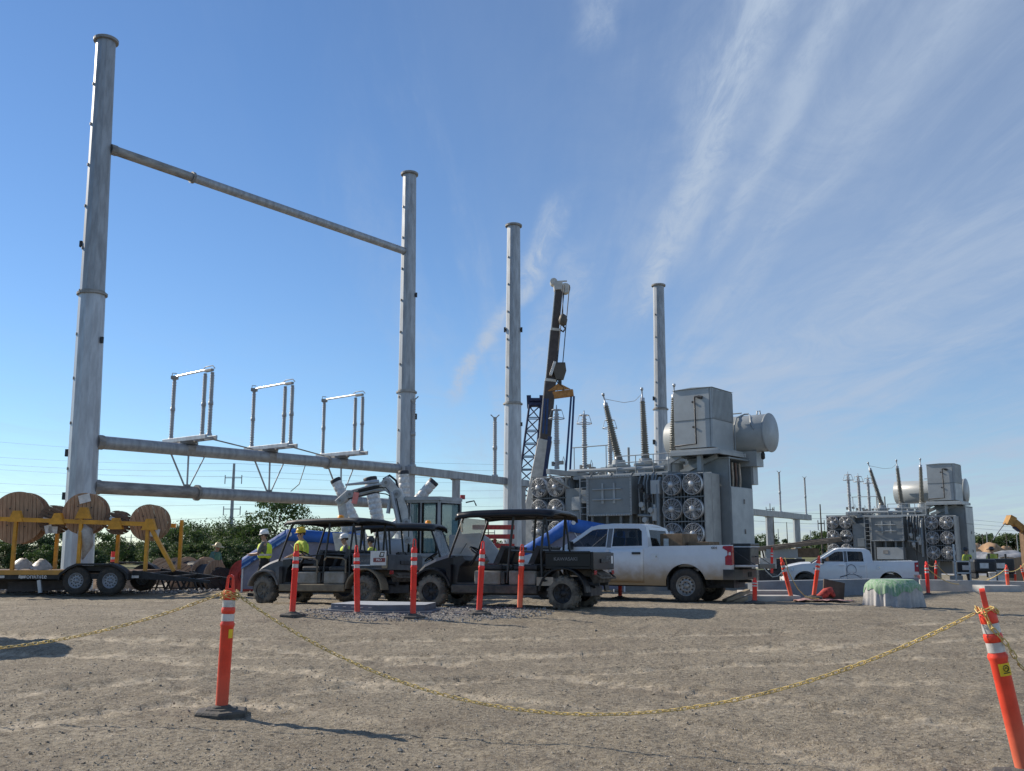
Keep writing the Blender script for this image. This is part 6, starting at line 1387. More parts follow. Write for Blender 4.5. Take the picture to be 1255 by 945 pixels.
def person(label, loc, rz, H, shirt, trousers, hat, hatcol, vest, pose):
    """faces +x; pose = wrist positions and stance"""
    k = H/1.75; t = thing('person', label, 'person', loc, rz, 'workers on the site'); ln = pose.get('lean', 0); st = pose.get('step', .12)
    def J(x, y, z, r): return (Vector((x+ln*max(0,(z-.95))*.9, y, z))*k, (r if not isinstance(r, tuple) else r))
    j = {'pelvis': J(0,0,.95,(.13*k,.10*k)), 'waist': J(0,0,1.08,(.135*k,.10*k)), 'chest': J(.01,0,1.30,(.16*k,.115*k)), 'neck0': J(0,0,1.45,(.10*k,.075*k)), 'neck': J(.02,0,1.49,.062*k), 'jaw': J(.055,0,1.535,.066*k), 'head': J(.03,0,1.61,(.082*k,.095*k)), 'crown': J(.02,0,1.685,.055*k)}
    e = [('pelvis','waist'),('waist','chest'),('chest','neck0'),('neck0','neck'),('neck','jaw'),('jaw','head'),('head','crown')]
    sh = []; tr = []
    for s, n in ((1,'l'),(-1,'r')):
        w = Vector(pose.get('hand_'+n, (.08, s*.30, .86))); sx = Vector((0, s*.20, 1.40)); d = w-sx; L1, L2 = .29, .26; D = min(d.length, L1+L2-.01)
        u = d.normalized(); bend = math.sqrt(max(0, L1**2-((L1**2-L2**2+D*D)/(2*D))**2)); out = Vector((-.5, s*.5, -.7)); out = (out-u*out.dot(u)).normalized()
        el = sx+u*((L1**2-L2**2+D*D)/(2*D))+out*bend; w = sx+u*D
        j['sh'+n] = J(*sx,.062*k); j['el'+n] = J(*el,.045*k); j['wr'+n] = J(*w,.030*k); hd = (w-el).normalized(); hp = w+hd*.055; j['pa'+n] = J(*hp,(.040*k,.020*k)); 
        e += [('chest','sh'+n),('sh'+n,'el'+n),('el'+n,'wr'+n),('wr'+n,'pa'+n)]; side = hd.cross(Vector((0,0,1))).normalized() if abs(hd.z) < .9 else Vector((1,0,0)); nrm = hd.cross(side)
        for q in range(4):
            b = hp+hd*.035+side*(.030-.020*q); m = b+hd*(.032+.006*(q in (1,2)))-nrm*.006; tip = m+hd*.022-nrm*.016*s
            j[f'f{n}{q}a'] = J(*b,.009*k); j[f'f{n}{q}b'] = J(*m,.0085*k); j[f'f{n}{q}c'] = J(*tip,.0075*k); e += [('pa'+n,f'f{n}{q}a'),(f'f{n}{q}a',f'f{n}{q}b'),(f'f{n}{q}b',f'f{n}{q}c')]
        b = hp+side*.042+hd*.0; m = b+side*.018+hd*.03; j[f't{n}a'] = J(*b,.010*k); j[f't{n}b'] = J(*m,.009*k); e += [('pa'+n,f't{n}a'),(f't{n}a',f't{n}b')]
        fx = s*st; j['hi'+n] = J(0, s*.095, .90, .092*k); j['kn'+n] = J(fx*.5+.03, s*.11, .50, .06*k); j['an'+n] = J(fx, s*.115, .09, .045*k); j['to'+n] = J(fx+.17, s*.125, .035, .036*k)
        e += [('pelvis','hi'+n),('hi'+n,'kn'+n),('kn'+n,'an'+n),('an'+n,'to'+n)]; sh += ['sh'+n,'el'+n]; tr += ['hi'+n,'kn'+n,'an'+n]
    def part(name, me, m, par=t):
        me.materials.clear(); me.materials.append(m); o = bpy.data.objects.new(name, me); COL.objects.link(o); o.parent = par; return o
    body = part('body', skinmesh(j, e), SKIN)
    def sub_(keys, add, ee): return skinmesh({q: (j[q][0], tuple(r+add*k for r in (j[q][1] if isinstance(j[q][1], tuple) else (j[q][1],)*2))) for q in keys}, ee)
    part('trousers', sub_(['pelvis','waist']+tr, .018, [('pelvis','waist')]+[x for n in 'lr' for x in (('pelvis','hi'+n),('hi'+n,'kn'+n),('kn'+n,'an'+n))]), trousers)
    part('shirt', sub_(['waist','pelvis','chest','neck0']+sh, .014, [('waist','pelvis'),('waist','chest'),('chest','neck0')]+[x for n in 'lr' for x in (('chest','sh'+n),('sh'+n,'el'+n))]), shirt)
    if vest:
        jj = {q: (j[q][0], tuple(r+.075*k for r in j[q][1])) for q in ('waist','chest','neck0')}; jj['hem'] = (j['pelvis'][0]+Vector((0,0,.02)), (.20*k,.175*k))
        v = part('safety_vest', skinmesh({q: jj[q] for q in ('hem','waist','chest','neck0')}, [('hem','waist'),('waist','chest'),('chest','neck0')]), vest)
        c = j['waist'][0]; mb = MB(); mb.lathe(c+Vector((0,0,.0)), c+Vector((0,0,1)), [(0,.205*k),(.05*k,.209*k)], 16, caps=False); o = mb.build('reflective_stripe', BAND, v); o.scale = (.92,1.12,1) ; o.location = Vector((c.x*.08, 0, 0))
    for n in 'lr':
        a, b = j['an'+n][0], j['to'+n][0]; mb = MB(); mb.box((a+b)/2+Vector((-.01,0,.0))*k-Vector((0,0,.01)), (.29*k,.10*k,.09*k)); mb.cyl(a+Vector((0,0,-.03))*k, a+Vector((0,0,.12))*k, .062*k, n=10); part_ = mb.build('boot', mat('dark_boot',(.04,.03,.022),.8), t, bevel=.02)
    h = j['head'][0]; mb = MB(); mb.prism([(.075,-.035),(.105,-.03),(.078,.025)], -.013, .013); no = mb.build('nose', SKIN, t); no.location = h-Vector((0,0,.01)); no.scale = (k,k,k)
    mb = MB()
    for s in (-1,1): mb.box((.078,s*.032,.022),(.014,.022,.012))
    o = mb.build('eyes', BLACKR, t); o.location = h; o.scale = (k,k,k)
    mb = MB(); mb.box((.088,0,-.062),(.012,.045,.010)); o = mb.build('mouth', mat('lip',(.30,.12,.10)), t); o.location = h; o.scale = (k,k,k)
    for s in (-1,1): o = MB().lathe((.0,s*.076,-.005),(0,s*.12,-.005),[(0,.03),(.012,.032),(.018,.02)],10).build('ear', SKIN, t); o.location = h; o.scale = (k,k,k)
    mb = MB(); mb.lathe((-.02,0,-.02),(-.02,0,1),[(0,.090),(.05,.096),(.085,.088)],14); o = mb.build('hair', HAIRM, t); o.location = h; o.scale = (k,k*.92,k)
    hm = mat(hatcol[0], hatcol[1], .45, 0, .06, 8); mb = MB()
    if hat == 'hard':
        prof = [(0,.128),(.03,.126)]+[(.03+.11*math.sin(a),.126*math.cos(a)+.001) for a in np.linspace(.1,PI/2,7)]; mb.lathe((0,0,.045),(0,0,1),prof,20); mb.bx(-.11,.11,-.012,.012,.165,.19)
        vs = []; 
        for i in range(11): a = -PI/2*.9+PI*.9*i/10; vs += [(.12*math.cos(a),.12*math.sin(a),.052),(.12*math.cos(a)+.06*max(0,math.cos(a))**.7,.135*math.sin(a),.038)]
        mb.add(vs, [(2*i,2*i+1,2*i+3,2*i+2) for i in range(10)], 0, True)
        o = mb.build('hard_hat', hm, t)
    else:
        mb.lathe((0,0,.03),(0,0,1),[(0,.23),(.012,.22),(.03,.12),(.07,.105),(.12,.085),(.135,.03),(.137,.001)],22); o = mb.build('straw_hat', hm, t)
    o.location = h; o.scale = (k,k,k); o.rotation_euler = (0, pose.get('nod', .05), 0)
    return t
GREYS = mat('grey_shirt', (.13,.135,.13), .85, 0, .15, 9); BLKT = mat('black_trousers', (.018,.018,.02), .85, 0, .2, 9); NAVY = mat('navy_trousers', (.03,.04,.07), .85, 0, .2, 9); TEAL = mat('teal_shirt', (.08,.17,.15), .85, 0, .2, 9); YSH = mat('yellow_green_shirt', (.5,.56,.08), .85, 0, .12, 9)
WH = ('white_hard_hat', (.70,.70,.68)); YH = ('yellow_hard_hat', (.70,.47,.02)); BH = ('dark_hard_hat', (.03,.03,.035)); SH = ('straw', (.52,.40,.20))
def at_(u, d, dz=0): q = px(u, 690, d); return Vector((q.x, d, gz(q.x, d)+dz))
person('man in yellow vest and white hard hat standing before the blue canopy', at_(324, 26.6), R(178), 1.80, GREYS, BLKT, 'hard', WH, VEST, {'hand_l': (.34,.08,1.12), 'hand_r': (.36,-.10,1.10), 'step': .16, 'nod': .1})
person('worker in yellow hard hat behind the steering wheel of the dusty cart', at_(369, 25.6), R(215), 1.84, YSH, NAVY, 'hard', YH, VEST, {'hand_l': (.25,.2,1.05), 'hand_r': (.25,-.2,1.05)})
person('worker with white hard hat and yellow vest seen over the seats of the dusty cart', at_(425, 26.6), R(190), 1.70, GREYS, NAVY, 'hard', WH, VEST, {'hand_l': (.3,.1,1.0), 'hand_r': (.3,-.1,1.0), 'lean': .1})
person('worker in yellow vest with dark hat partly hidden behind the cart roof posts', at_(457, 26.9), R(170), 1.62, YSH, NAVY, 'hard', BH, VEST, {'hand_l': (.2,.2,1.0), 'lean': .1})
person('worker in straw hat and green vest bending behind the black reel drum', at_(261, 35.0, .05), R(-20), 1.85, TEAL, NAVY, 'straw', SH, mat('green_vest',(.12,.26,.17),.8), {'hand_l': (.4,.15,.85), 'hand_r': (.4,-.15,.85), 'lean': .22, 'nod': .25})
person('worker in dull yellow vest with dark hat beside the far transformer corner', at_(1187, 43.5, .35), R(200), 1.74, YSH, BLKT, 'hard', BH, VESTD, {'hand_l': (.3,.1,1.0), 'hand_r': (.3,-.1,1.0), 'lean': .12})
person('worker in bright yellow shirt with dark hat behind the black generator at right', at_(1217, 43.0, .40), R(100), 1.74, YSH, BLKT, 'straw', ('dark_sun_hat',(.04,.04,.04)), VESTD, {'hand_l': (.2,.25,.9), 'hand_r': (.2,-.25,.9)})

# ------------------------------------------------------------------ trees
def leafmat(m):
    t = m.node_tree; b = t.nodes['Principled BSDF']; o = t.nodes['Material Output']; tr = N(t, 'ShaderNodeBsdfTranslucent'); ms = N(t, 'ShaderNodeMixShader'); ms.inputs[0].default_value = .35
    c = b.inputs['Base Color'].links[0].from_socket; t.links.new(c, tr.inputs[0]); t.links.new(b.outputs[0], ms.inputs[1]); t.links.new(tr.outputs[0], ms.inputs[2]); t.links.new(ms.outputs[0], o.inputs[0]); return m
LEAF = []
for i, (a, b) in enumerate((((.075,.125,.030),(.040,.075,.022)), ((.10,.145,.040),(.055,.09,.026)), ((.055,.095,.035),(.032,.058,.022)))): LEAF.append(leafmat(mat('leaves_%s' % ('mid','light','deep')[i], a, .7, 0, .2, .9, col2=b, detail=3)))
BARK = mat('bark', (.10,.075,.05), .9, 0, .25, 4, .3, 12)
def tree(loc, H, W, seed, leaf, label, group, nclump=34, per=60, ls=.34, low=.12, name='tree'):
    r = np.random.default_rng(seed); t = thing(name, label, 'tree', loc, 0, group); mb = MB(); th = H*.55; rt = .022*H+.05
    mb.tube([(0,0,-.3),(.02*H*r.normal(),0,th*.5),(.04*H*r.normal(),.03*H*r.normal(),th)], [rt,rt*.75,rt*.4], 7); cl = []
    for i in range(nclump):
        f = low+(1-low)*r.random()**.8; rad = W/2*math.sqrt(max(.05, 1-((f-.48)/.56)**2))*(.35+.65*r.random()**.5); a = r.uniform(0,2*PI); cl.append((rad*math.cos(a), rad*math.sin(a), f*H*.94, H*.085+W*.055*r.random()+.15))
    for c in cl[:7]: mb.tube([(0,0,th*r.uniform(.35,.95)), (c[0]*.5,c[1]*.5,c[2]*.75+th*.1), (c[0]*.85,c[1]*.85,c[2])], [rt*.4,rt*.25,rt*.1], 5)
    mb.build('trunk', BARK, t)
    C = np.array(cl); n = nclump*per; ci = np.repeat(np.arange(nclump), per); d = r.normal(size=(n,3)); d /= np.linalg.norm(d,axis=1)[:,None]; rr = C[ci,3][:,None]*r.random((n,1))**.4
    P = C[ci,:3]+d*rr*np.array([1.15,1.15,.85]); nv = d+r.normal(0,.6,(n,3))+np.array([0,0,.35]); nv /= np.linalg.norm(nv,axis=1)[:,None]
    u = np.cross(nv, r.normal(size=(n,3))); u /= np.linalg.norm(u,axis=1)[:,None]; v = np.cross(nv, u); s = ls*(.5+.8*r.random((n,1)))
    V = np.stack([P-u*s*.5, P-v*s*.28, P+u*s*.5, P+v*s*.28], 1).reshape(-1,3); me = bpy.data.meshes.new('crown'); me.from_pydata(V.tolist(), [], (np.arange(n)[:,None]*4+np.arange(4)).tolist())
    me.materials.append(leaf); o = bpy.data.objects.new('crown', me); COL.objects.link(o); o.parent = t; return t
def th_(u, vt, d): q = px(u, vt, d); g = gz(q.x, d); return Vector((q.x, d, g)), q.z-g
TG = 'trees and bushes along the left edge of the yard'
TL = ['bushy tree at the far left edge behind the largest reel','dark tree beside the one at the far left edge','low shrub under the largest reel on the rack','tree behind the second upright of the reel rack','small shrub behind the pale sacks','tree just left of the tallest pole base','low shrub at the tallest pole base','tree close right of the tallest pole','low shrub seen under the large papered reel','tree behind the smallest reel on the rack','lone tree at the field gap under the right end reel','leftmost tall tree of the dark row right of the reels','rounded tree of the dark row above the pale reels','deep green tree of the dark row left of the straw hat','highest tree of the dark row above the straw hat','deep green tree of the dark row just left of the transmission pole','pale green tree of the dark row at the transmission pole foot','last tree of the dark row before the tallest tree','shrub before the dark row by the trailer brace','shrub before the dark row by the brown reels','shrub before the dark row behind the straw hat','shrub before the dark row by the transmission pole','shrub before the dark row left of the white hard hat','tree behind the white hard hat','airy tree above the blue canopy between cart roof posts','tree above the canopy near the yellow hard hat','low tree behind the blue canopy ridge','tree beyond the right end of the left canopy']
RL = ['leftmost distant tree right of the near transformer','second distant tree right of the near transformer','distant tree left of the right bus column','distant low tree between the bus columns','highest distant tree above the brown steel sections','distant tree above the grey equipment boxes','small distant tree left of the far transformer fans','distant tree touching the far transformer corner','distant tree above the dull vest worker','distant tree above the orange dirt bank','distant tree right of the orange dirt bank','distant tree under the yellow crane arm tip','distant tree at the right edge','distant tree just past the right edge','distant tree left of the excavator engine cover','distant tree behind the black cart mirror','distant tree edge beside the near transformer enclosure']
WL = ['topmost wire of the left power line','second wire of the left power line','third wire of the left power line','wire just above the lowest beam at left','wire level with the lowest beam at left','wire just below the lowest beam at left','wire crossing behind the switch braces','lowest wire of the left power line above the trees']
specs = [(-30,655,150,9,.5),(-5,650,125,9,2),(12,662,120,7,1),(38,655,120,8,2),(60,668,112,6,0),(78,650,128,8,2),(100,668,115,6,1),(122,652,130,8.5,0),(110,676,108,5,2),(141,663,150,8,2),(160,664,155,9,0),(208,648,135,8,1),(222,638,130,11,2),(240,641,126,11,0),(258,636,130,11,2),(272,640,124,10,1),(288,642,122,10,2),(305,644,126,9,0),(214,664,112,8,2),(236,668,110,8,1),(252,664,112,8,0),(280,662,110,8,1),(300,668,108,8,2),(318,655,118,9,0),(392,634,150,12,1),(372,645,140,9,2),(360,652,128,8,0),(415,655,140,9,2)]
where = ['far left','left of the tallest pole','behind the largest reel','under the trailer rack','behind the trailer wheels','beside the tallest pole','right of the tallest pole','between the poles and the reels','low among the reels','beyond the field gap','at left end of the dark tree row']
for i, (u, vt, d, w_, li) in enumerate(specs):
    loc, H = th_(u, vt, d); small = H < 4.5
    kind = ('deep green','pale green','dusty green')[i % 3]
    tree(loc, H, w_ if not small else w_*.8, 100+i, LEAF[int(li)], TL[i], TG, 44, 110, .30, .03)
loc, H = th_(338, 609, 120); tree(loc, H, 9.5, 77, LEAF[0], 'tallest broad leafy tree rising above the man in the white hard hat', TG, 46, 95, .40, .16)
RG = 'distant trees at right'
for i, (u, vt, d, w_) in enumerate([(932,656,260,14),(948,660,250,12),(1006,652,260,14),(1016,656,240,12),(1028,650,270,16),(1040,654,255,13),(1052,660,250,10),(1196,655,280,14),(1207,657,270,13),(1216,653,285,15),(1226,658,280,12),(1243,654,275,14),(1256,653,280,16),(1270,655,280,14),(572,664,260,14),(588,662,270,14),(915,660,255,12)]):
    loc, H = th_(u, vt, d); tree(loc, H, w_, 300+i, LEAF[(i*2)%3], RL[i], RG, 26, 90, .6, .03)

# ------------------------------------------------------------------ power line poles and wires
STEELP = mat('grey_line_pole', (.30,.32,.34), .6, .2, .1, 2); WOODP = mat('dark_wood_pole', (.10,.085,.07), .9); WIRE = mat('line_wire', (.20,.22,.26), .6)
def line_pole(u, vt, d, arms, label, rb=.30, name='power_pole', m=None, group='power poles on the skyline'):
    loc, H = th_(u, vt, d); t = thing(name, label, 'power pole', loc, 0, group); MB().cyl((0,0,-.5),(0,0,H),rb,rb*.55,n=10).build('shaft', m or STEELP, t)
    for h, w_ in arms:
        MB().bar((-w_,0,H-h),(w_,0,H-h),.14,.14).build('cross_arm', m or STEELP, t)
        for s in (-1,1): MB().cyl((s*w_,0,H-h+.5),(s*w_,0,H-h-1.1),.09,n=6).build('insulator', POST, t)
    return t
line_pole(287, 568, 170, ((2.6,1.5),(8.2,1.5)), 'slim grey steel transmission pole with two crossarms among the trees', .40)
for u, vt, d, a, lab in ((161,655,330,((1,2),),'tiny far power pole seen in the field gap left of the reels'),(200,650,320,((1,2),),'tiny far power pole at left of the tree row')): line_pole(u, vt, d, a, lab, .25)
for i, (u, vt, d, h) in enumerate(((943.5,617,190,((1.2,.8),)),(947,622,180,()),(922,655,240,()),(964,640,260,()),(953.5,648,250,()),(1005,618,150,((3,.5),)),(993,650,240,()),(1204,655,200,()),(1209,652,190,()),(1233,655,210,()),(1246,655,220,()),(1215,660,230,()),(1023,652,240,()),(598.5,640,180,((2,1.2),(5,1.2))))):
    line_pole(u, vt, d, h, ['taller of the two poles close together right of the near transformer','shorter of the two poles close together right of the near transformer','thin pole touching the right side of the near transformer','thin pole between the two bus columns','thin pole just right of the pair of poles','pole with a short arm left of the white crew cab pickup','thin pole right of the right bus column','thin pole left of the yellow shirt worker','thin pole above the generators','thin pole below the yellow crane arm','thin pole at far right edge','short pole right of the yellow shirt worker','thin pole just left of the far transformer','pole with two small arms seen through the black cart'][i], .16, m=WOODP if i % 2 else None)
WG = 'power line wires across the sky'
def wire(pts, label, r=.02): return tag(MB().tube(pts, r, 4).build('power_wire', WIRE, fix=False), label, 'wire', WG)
for i, (v0, v1, v2) in enumerate(((541,556,570),(569,577,586),(575,584,592),(592,597,601),(603,606,610),(617,618,620),(560,568,577),(636,634,633))):
    d = 172; wire([px(-80, v0-3, d+40)]+[px(u, v0+(v1-v0)*((u+10)/297)-3*math.sin(PI*min(1,(u+10)/297))*-1, d+40*(1-u/287)) for u in (0,60,120,180,240)]+[px(287,v1,d)]+[px(u, v1+(v2-v1)*(u-287)/360+2.5*math.sin(PI*(u-287)/360), d+(u-287)*.2) for u in (340,400,460,520,580,647)], WL[i], .021)
for i, v in enumerate((623,630,637)): wire([px(905+q*45, v+q*(2.2-.3*i)+2*math.sin(q), 200+q*10) for q in range(9)], ('upper','middle','lower')[i]+' wire of the power line right of the near transformer', .03)
wire([px(1232,641,60), px(1225,650,60), px(1217,662,60)], 'thin hoist line slanting from the tip of the yellow crane arm', .03)

# ------------------------------------------------------------------ concrete curbs and pads at right
CONC = mat('concrete', (.21,.235,.265), .85, 0, .1, 2, .12, 25); CONCL = mat('pale_concrete', (.44,.43,.41), .85, 0, .12, 2, .12, 25)
def slab(name, label, cat, pts, z0, z1, m, par=None): 
    mb = MB(); mb.prism([(p.x,p.y) for p in pts], z0, z1, 'z'); return tag(mb.build(name, m, bevel=.015), label, cat)
a, b = px(930,735,25.6), px(1128,735,28.2)
w1 = slab('concrete_wall', 'long low blue grey concrete wall in front of the white crew cab pickup', 'wall', [a, b, b+Vector((.1,.35,0)), a+Vector((-.2,.35,0))], -.3, px(1000,711.5,26.3).z, CONC)
a, b = px(1128,722,33), px(1290,727,31); slab('concrete_curb', 'low pale concrete curb behind the wrapped pier at right edge', 'curb', [a, b, b+Vector((0,.5,0)), a+Vector((0,.5,0))], -.6, px(1180,712,32).z, CONCL)
a, b = px(1207,722,29.5), px(1252,722,29.5); slab('concrete_block', 'small flat concrete block by the faded post at right', 'block', [a, b, b+Vector((0,.8,0)), a+Vector((0,.8,0))], -.3, px(1207,718,29.5).z, CONCL)
a, b = px(913,733,25.0), px(966,735,25.0); slab('concrete_step', 'upper concrete step left of the leaning bleached post', 'step', [a, b, b+Vector((.1,.45,0)), a+Vector((-.1,.45,0))], -.2, px(940,724,25).z, CONCL)
a, b = px(905,738,24.3), px(982,738,24.3); slab('concrete_step', 'lower concrete step against the long low wall', 'step', [a, b, b+Vector((0,.65,0)), a+Vector((0,.65,0))], -.2, px(940,730.5,24.3).z, CONCL)
TIMB = mat('sawn_timber', (.36,.29,.20), .85, 0, .2, 2, .1, 20, stretch=(1,1,6))
for k, (u0,v0,u1,v1) in enumerate(((888,737,917,724),(897,739,925,729))):
    tag(MB().bar(px(u0,v0,24.0), px(u1,v1,24.6), .14, .09).build('timber', TIMB, bevel=.006), ('upper' if k == 0 else 'lower')+' timber plank slanting beside the rear bumper of the silver pickup', 'plank', 'loose timber planks')
# wrapped pier
PIERC = (px(1097.5,741,21.9).x, 22.0)
def pier():
    zg = gz(*PIERC); t = thing('wrapped_pier', 'round concrete pier wrapped in white cloth with green mesh on top', 'pier', (PIERC[0],PIERC[1],zg)); R0, Hh = .57, .615; n = 144
    MB().cyl((0,0,-.1),(0,0,Hh-.05), R0-.06, n=24).build('pier', CONC, t); rn = random.Random(5); ph = [rn.uniform(0,6) for _ in range(5)]
    def ring(f, a): return R0+.012+(1-f)**1.1*.11*(1-abs(math.sin(a*6+ph[0]+1.6*math.sin(a*2+ph[1]))))**1.5+.035*(1-f)**.8*(1-abs(math.sin(a*15+ph[2]))) - .13*max(0,(f-.72)/.28)**2.2
    mb = MB(); vs = []; m = 10
    for i in range(m+1):
        f = i/m
        for k in range(n): a = 2*PI*k/n; r_ = ring(f, a); vs.append((r_*math.cos(a), r_*math.sin(a), .0+Hh*f+.03*math.sin(a*5+ph[3])*(1-f)))
    mb.add(vs, [(i*n+k, i*n+(k+1)%n, (i+1)*n+(k+1)%n, (i+1)*n+k) for i in range(m) for k in range(n)], 0, True); mb.add(vs[-n:], [tuple(range(n))], 0); mb.build('cloth_wrap', mat('grey_white_cloth',(.46,.445,.43),.9,0,.12,5), t)
    mb = MB(); vs = []; m = 7; 
    for i in range(m+1):
        for k in range(n):
            a = 2*PI*k/n; f0 = .58+.10*math.sin(a*3+ph[4])+.06*math.sin(a*11); f = f0+(1-f0)*i/m; r_ = ring(f, a)+.012; vs.append((r_*math.cos(a), r_*math.sin(a), Hh*f+.006*(i==m)))
    mb.add(vs, [(i*n+k, i*n+(k+1)%n, (i+1)*n+(k+1)%n, (i+1)*n+k) for i in range(m) for k in range(n)], 0, True); mb.add(vs[-n:], [tuple(range(n))], 0); mb.build('green_mesh', mat('green_mesh_cloth',(.10,.27,.11),.85,0,.2,9,col2=(.36,.42,.34),stretch=(3.5,3.5,.25)), t)
    mb = MB(); vs = []
    for k in range(n): a = 2*PI*k/n; vs += [((R0+.02)*math.cos(a),(R0+.02)*math.sin(a),.02),((R0+.14+.07*math.sin(a*5))*math.cos(a),(R0+.14+.07*math.sin(a*5))*math.sin(a),-.01+.02*math.sin(a*13)+.02)]
    mb.add(vs, [(2*k,2*k+1,(2*k+3)%(2*n),(2*k+2)%(2*n)) for k in range(n)], 0, True); mb.build('black_skirt', mat('black_fabric',(.03,.03,.032),.9), t, solid=.012)
pier()
# pink sheet and red cloth
def sheet(name, label, cat, c, w_, dep, m, seed, h=.04):
    xs = np.linspace(-1,1,24); Xh, Yh = np.meshgrid(xs, xs); px_ = c[0]+Xh*w_*(1+.12*_vn(Yh*2+seed,Xh*0,seed)); py_ = c[1]+Yh*dep*(1+.2*_vn(Xh*2,Yh*0,seed+1)); Zh = terrain(px_,py_)+.02+h*(.5+_vn(Xh*4,Yh*3,seed+2)); n = 24
    V = np.stack([px_,py_,Zh],-1).reshape(-1,3); i = np.arange(n-1)[:,None]*n+np.arange(n-1)[None]; mb = MB(); mb.add(V.tolist(), np.stack([i,i+1,i+n+1,i+n],-1).reshape(-1,4).tolist(), 0, True); return tag(mb.build(name, m, solid=.008), label, cat)
q = px(1007,735,24.2); sheet('plastic_sheet', 'pale pink plastic sheet lying on the ground before the concrete wall', 'plastic sheet', (q.x, 24.3), .72, .5, mat('pink_sheet',(.52,.30,.27),.6), 4, .05)
q = px(1012,728,24.9); t = thing('cloth_bundle', 'crumpled red cloth against a brown board beside the tilted post', 'cloth', Vector((q.x,24.9,gz(q.x,24.9)))); mb = MB(); mb.tube([(-.30,0,.04),(-.15,-.05,.10),(.0,-.02,.20),(.12,0,.26),(.22,.02,.10)],[.05,.10,.12,.10,.05],8); mb.build('cloth', mat('red_cloth',(.42,.06,.045),.8,0,.3,9), t); MB().box((.25,.12,.25),(.55,.05,.5),(R(-15),R(12),0)).build('board', mat('dark_brown_board',(.10,.07,.05),.9), t)
# generators, sign frame, buckets
GEN = mat('black_machine_paint', (.02,.022,.026), .45, 0, .15, 5)
def generator(u, v, d, w_, h, label, lid):
    q = px(u, v, d); t = thing('generator', label, 'generator', Vector((q.x,d,q.z)), R(-12), 'black machines behind the curb')
    MB().bx(-w_/2,w_/2,-.4,.4,.18,h).build('housing', GEN, t, bevel=.04 if not lid else .12); MB().bx(-w_*.25,w_*.12,-.412,-.401,h*.50,h*.78).build('label_plate', PAPER, t)
    for s in (-1,1): MB().bx(s*w_*.38-.06,s*w_*.38+.06,-.38,.38,0,.178).build('skid', DARKM, t)
    mb = MB()
    for i in range(5): mb.bx(w_*.2,w_*.4,-.41,-.401,h*(.4+.08*i),h*(.43+.08*i))
    mb.build('louvre', DARKM, t); MB().cyl((w_*.3,.1,h),(w_*.3,.1,h+.2),.05,n=8).build('exhaust', DARKM, t)
generator(1184, 709, 42, .85, .74, 'black boxy machine with plate label behind the clear sign frame', False); generator(1206, 708, 40, .9, .78, 'rounded black generator with pale label before the yellow shirt worker', True); generator(1226, 708, 41, 1.0, .80, 'low black machine right of the rounded generator', False)
q = px(1181,712,37); t = thing('panel_frame', 'pale upright pipe frame before the black machine near the far transformer', 'frame', q)
for x in (-.28,.28): MB().bar((x,0,-.35),(x,0,.75),.05,.05).build('post', GALVB, t)
for z in (.30,.74): MB().bar((-.28,0,z),(.28,0,z),.05,.05).build('rail', GALVB, t)
q = px(1172,714,38); t = thing('stake', 'thin pale stake left of the pipe frame', 'stake', q); MB().bar((0,0,-.2),(0,0,1.5),.07,.05).build('shaft', GALVB, t); MB().box((0,-.04,.1),(.5,.05,.35)).build('foot_plate', GALVD, t)
def bucket(u, v, d, label, r):
    q = px(u, v, d); t = thing('bucket', label, 'bucket', q, 0, 'white buckets on the curb'); MB().lathe((0,0,0),(0,0,1),[(0,r*.85),(.02,r*.86),(r*2.2,r),(r*2.2,r*1.06),(r*2.35,r*1.06),(r*2.35,r*.95),(r*.2,r*.8)],18,caps=False).build('pail', WHITEP, t); MB().tube([(r*math.cos(a),r*.3*math.sin(a)-r*.9,r*1.9-abs(math.sin(a))*r*.7) for a in np.linspace(0,PI,9)],.01,4).build('wire_handle', GALVD, t)
bucket(1217, 712, 34, 'white bucket standing on the curb below the black generators', .13); bucket(1228, 711.5, 35, 'shorter white tub right of the white bucket', .15)
# flatbed with steel sections behind the white pickup
DF = 56; q = px(985, 705, DF); t = thing('equipment_skid', 'long brown steel sections stacked on grey boxes behind the white crew cab pickup', 'steel stack', Vector((q.x,DF,gz(q.x,DF)))); o = t.location; Q = lambda u, v, y=0: px(u,v,DF)-o+Vector((0,y,0))
BRN = mat('brown_steel_section', (.21,.165,.12), .7, .1, .2, 2)
MB().bar(Q(928,673), Q(1030,661), .5, .25).build('top_section', BRN, t, bevel=.02); MB().bar(Q(945,672,-.4), Q(1012,664,-.4), .3, .2).build('top_section', BRN, t, bevel=.02); MB().bar(Q(985,664,.3), Q(1040,659,.3), .3, .18).build('dark_section', DARKM, t, bevel=.02)
for u0, u1, v0, v1, m in ((938,976,673,684,TGREYL),(976,1002,672,683,mat('brown_crate',(.16,.11,.07),.8)),(930,950,684,697,mat('off_white_cab',(.5,.49,.46),.5)),(950,985,685,700,DARKM)):
    p, r_ = Q(u0,v1), Q(u1,v0); MB().bx(p.x,r_.x,-.3,1.0,p.z,r_.z).build('crate', m, t, bevel=.02)
for k, u in enumerate((934,942,1008)): MB().bar(Q(u,673), Q(u+6,700), .08,.08,up=(0,1,0)).build('brace', DARKM, t)
MB().bx(Q(928,700).x, Q(1030,700).x, -.4,1.2, 0, Q(1000,699).z).build('skid_base', DARKM, t)
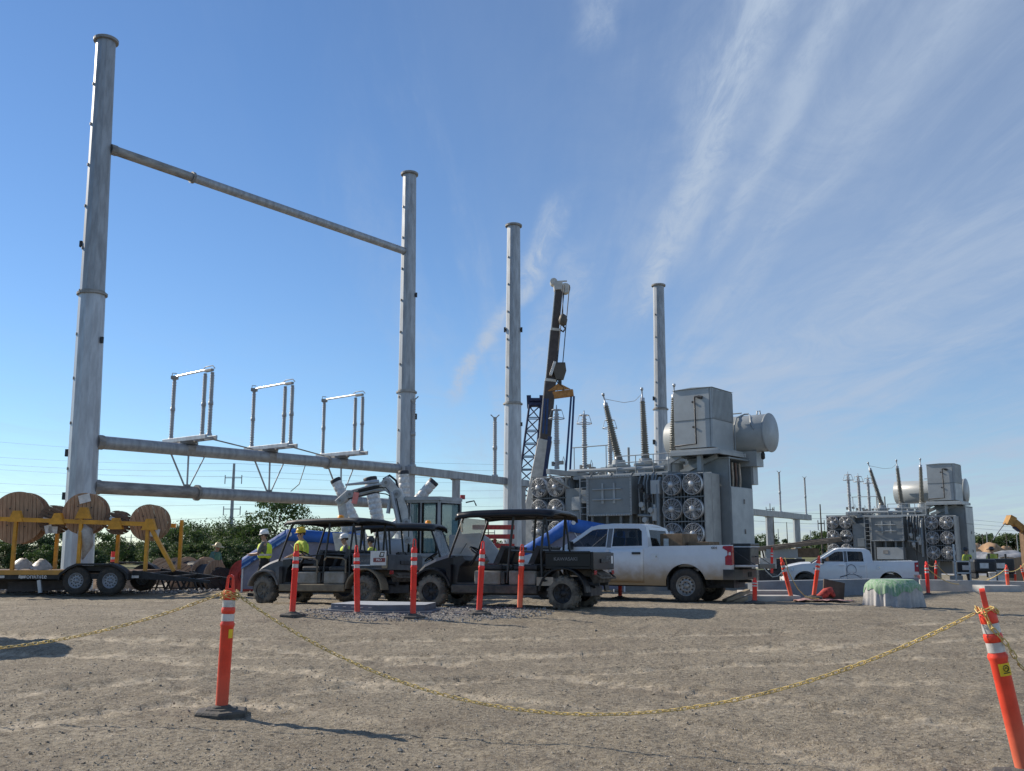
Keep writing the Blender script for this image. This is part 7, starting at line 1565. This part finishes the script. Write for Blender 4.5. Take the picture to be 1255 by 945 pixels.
# yellow crane arm at the right edge
q = px(1253, 705, 60); t = thing('crane_arm', 'dark yellow crane arm reaching in from the right edge', 'crane arm', Vector((q.x,60,gz(q.x,60)))); o = t.location; Q = lambda u, v: px(u,v,60)-o; AY = mat('dark_yellow_paint', (.36,.19,.045), .6, .1, .2, 4)
MB().bar(Q(1236,635), Q(1272,664), .42,.5,up=(0,1,0)).build('arm', AY, t, bevel=.04); mb = MB(); p = Q(1236,636); mb.prism([(p.x-.25,p.z-.32),(p.x+.05,p.z+.25),(p.x+.4,p.z+.05),(p.x+.05,p.z-.4)], p.y-.3,p.y+.3); mb.build('arm_tip', AY, t, bevel=.03)
MB().bar(Q(1243,645), Q(1250,650), .25,.3,up=(0,1,0)).build('winch', BLUEST, t, bevel=.02); MB().bx(Q(1252.5,660).x, Q(1270,660).x,-.3,.3,0,Q(1252,650).z).build('mast', mat('rusty_mast',(.16,.10,.055),.8), t, bevel=.03)
# board fence, gravel bank, dirt heaps far right
FB = mat('fence_board', (.25,.20,.14), .9, 0, .2, 2, stretch=(1,1,.2)); q0, q1 = px(1228,712,64), px(1262,712,64); t = thing('board_fence', 'brown board fence at far right behind the generators', 'fence', Vector((q0.x,64,gz(q0.x,64)))); nb = 22; ztop = px(1240,683,64).z-t.location.z; fb = None
for i in range(nb):
    x = (q1.x-q0.x+1.5)*i/nb
    if fb is None: fb = MB().bx(0,.155,-.015,.015,-.2,ztop).build('board', FB, t)
    else: dup(fb, (x, random.uniform(-.01,.01), random.uniform(-.05,.03)), par=t)
for z in (.5, ztop-.3): MB().bx(-.1,(q1.x-q0.x)+1.5,.02,.07,z-.05,z+.05).build('rail', FB, t)
def bank(u0, u1, v, d, m, name, label, cat, hgt, seed): 
    a, b = px(u0,v,d), px(u1,v,d); heap(name, label, ((a.x+b.x)/2, d), (b.x-a.x)/2, 5, hgt, m, seed, 44, 3.0)
bank(1150,1330,690,100,mat('grey_gravel_bank',(.26,.27,.29),.95,0,.2,.6,.4,4),'gravel_bank','grey gravel bank behind the workers at right','gravel bank',2.0,11)
bank(1160,1250,690,116,mat('orange_dirt',(.36,.23,.13),.95,0,.2,.6,.4,4),'dirt_bank','orange dirt bank below the trees at far right','dirt bank',2.8,12)
bank(1015,1050,690,105,mat('orange_dirt',(.36,.23,.13)),'dirt_bank','small orange dirt bank behind the brown steel sections','dirt bank',2.7,13)
# unseen reel added beyond the left edge to cast a shadow into view
reel('huge wooden reel added unseen beyond the left edge to cast a shadow', Vector((-9.6, 14.5, gz(-9.6,14.5)+1.13)), R(60), 1.15, .8, WOODL, 'added unseen shadow casters', n=11)
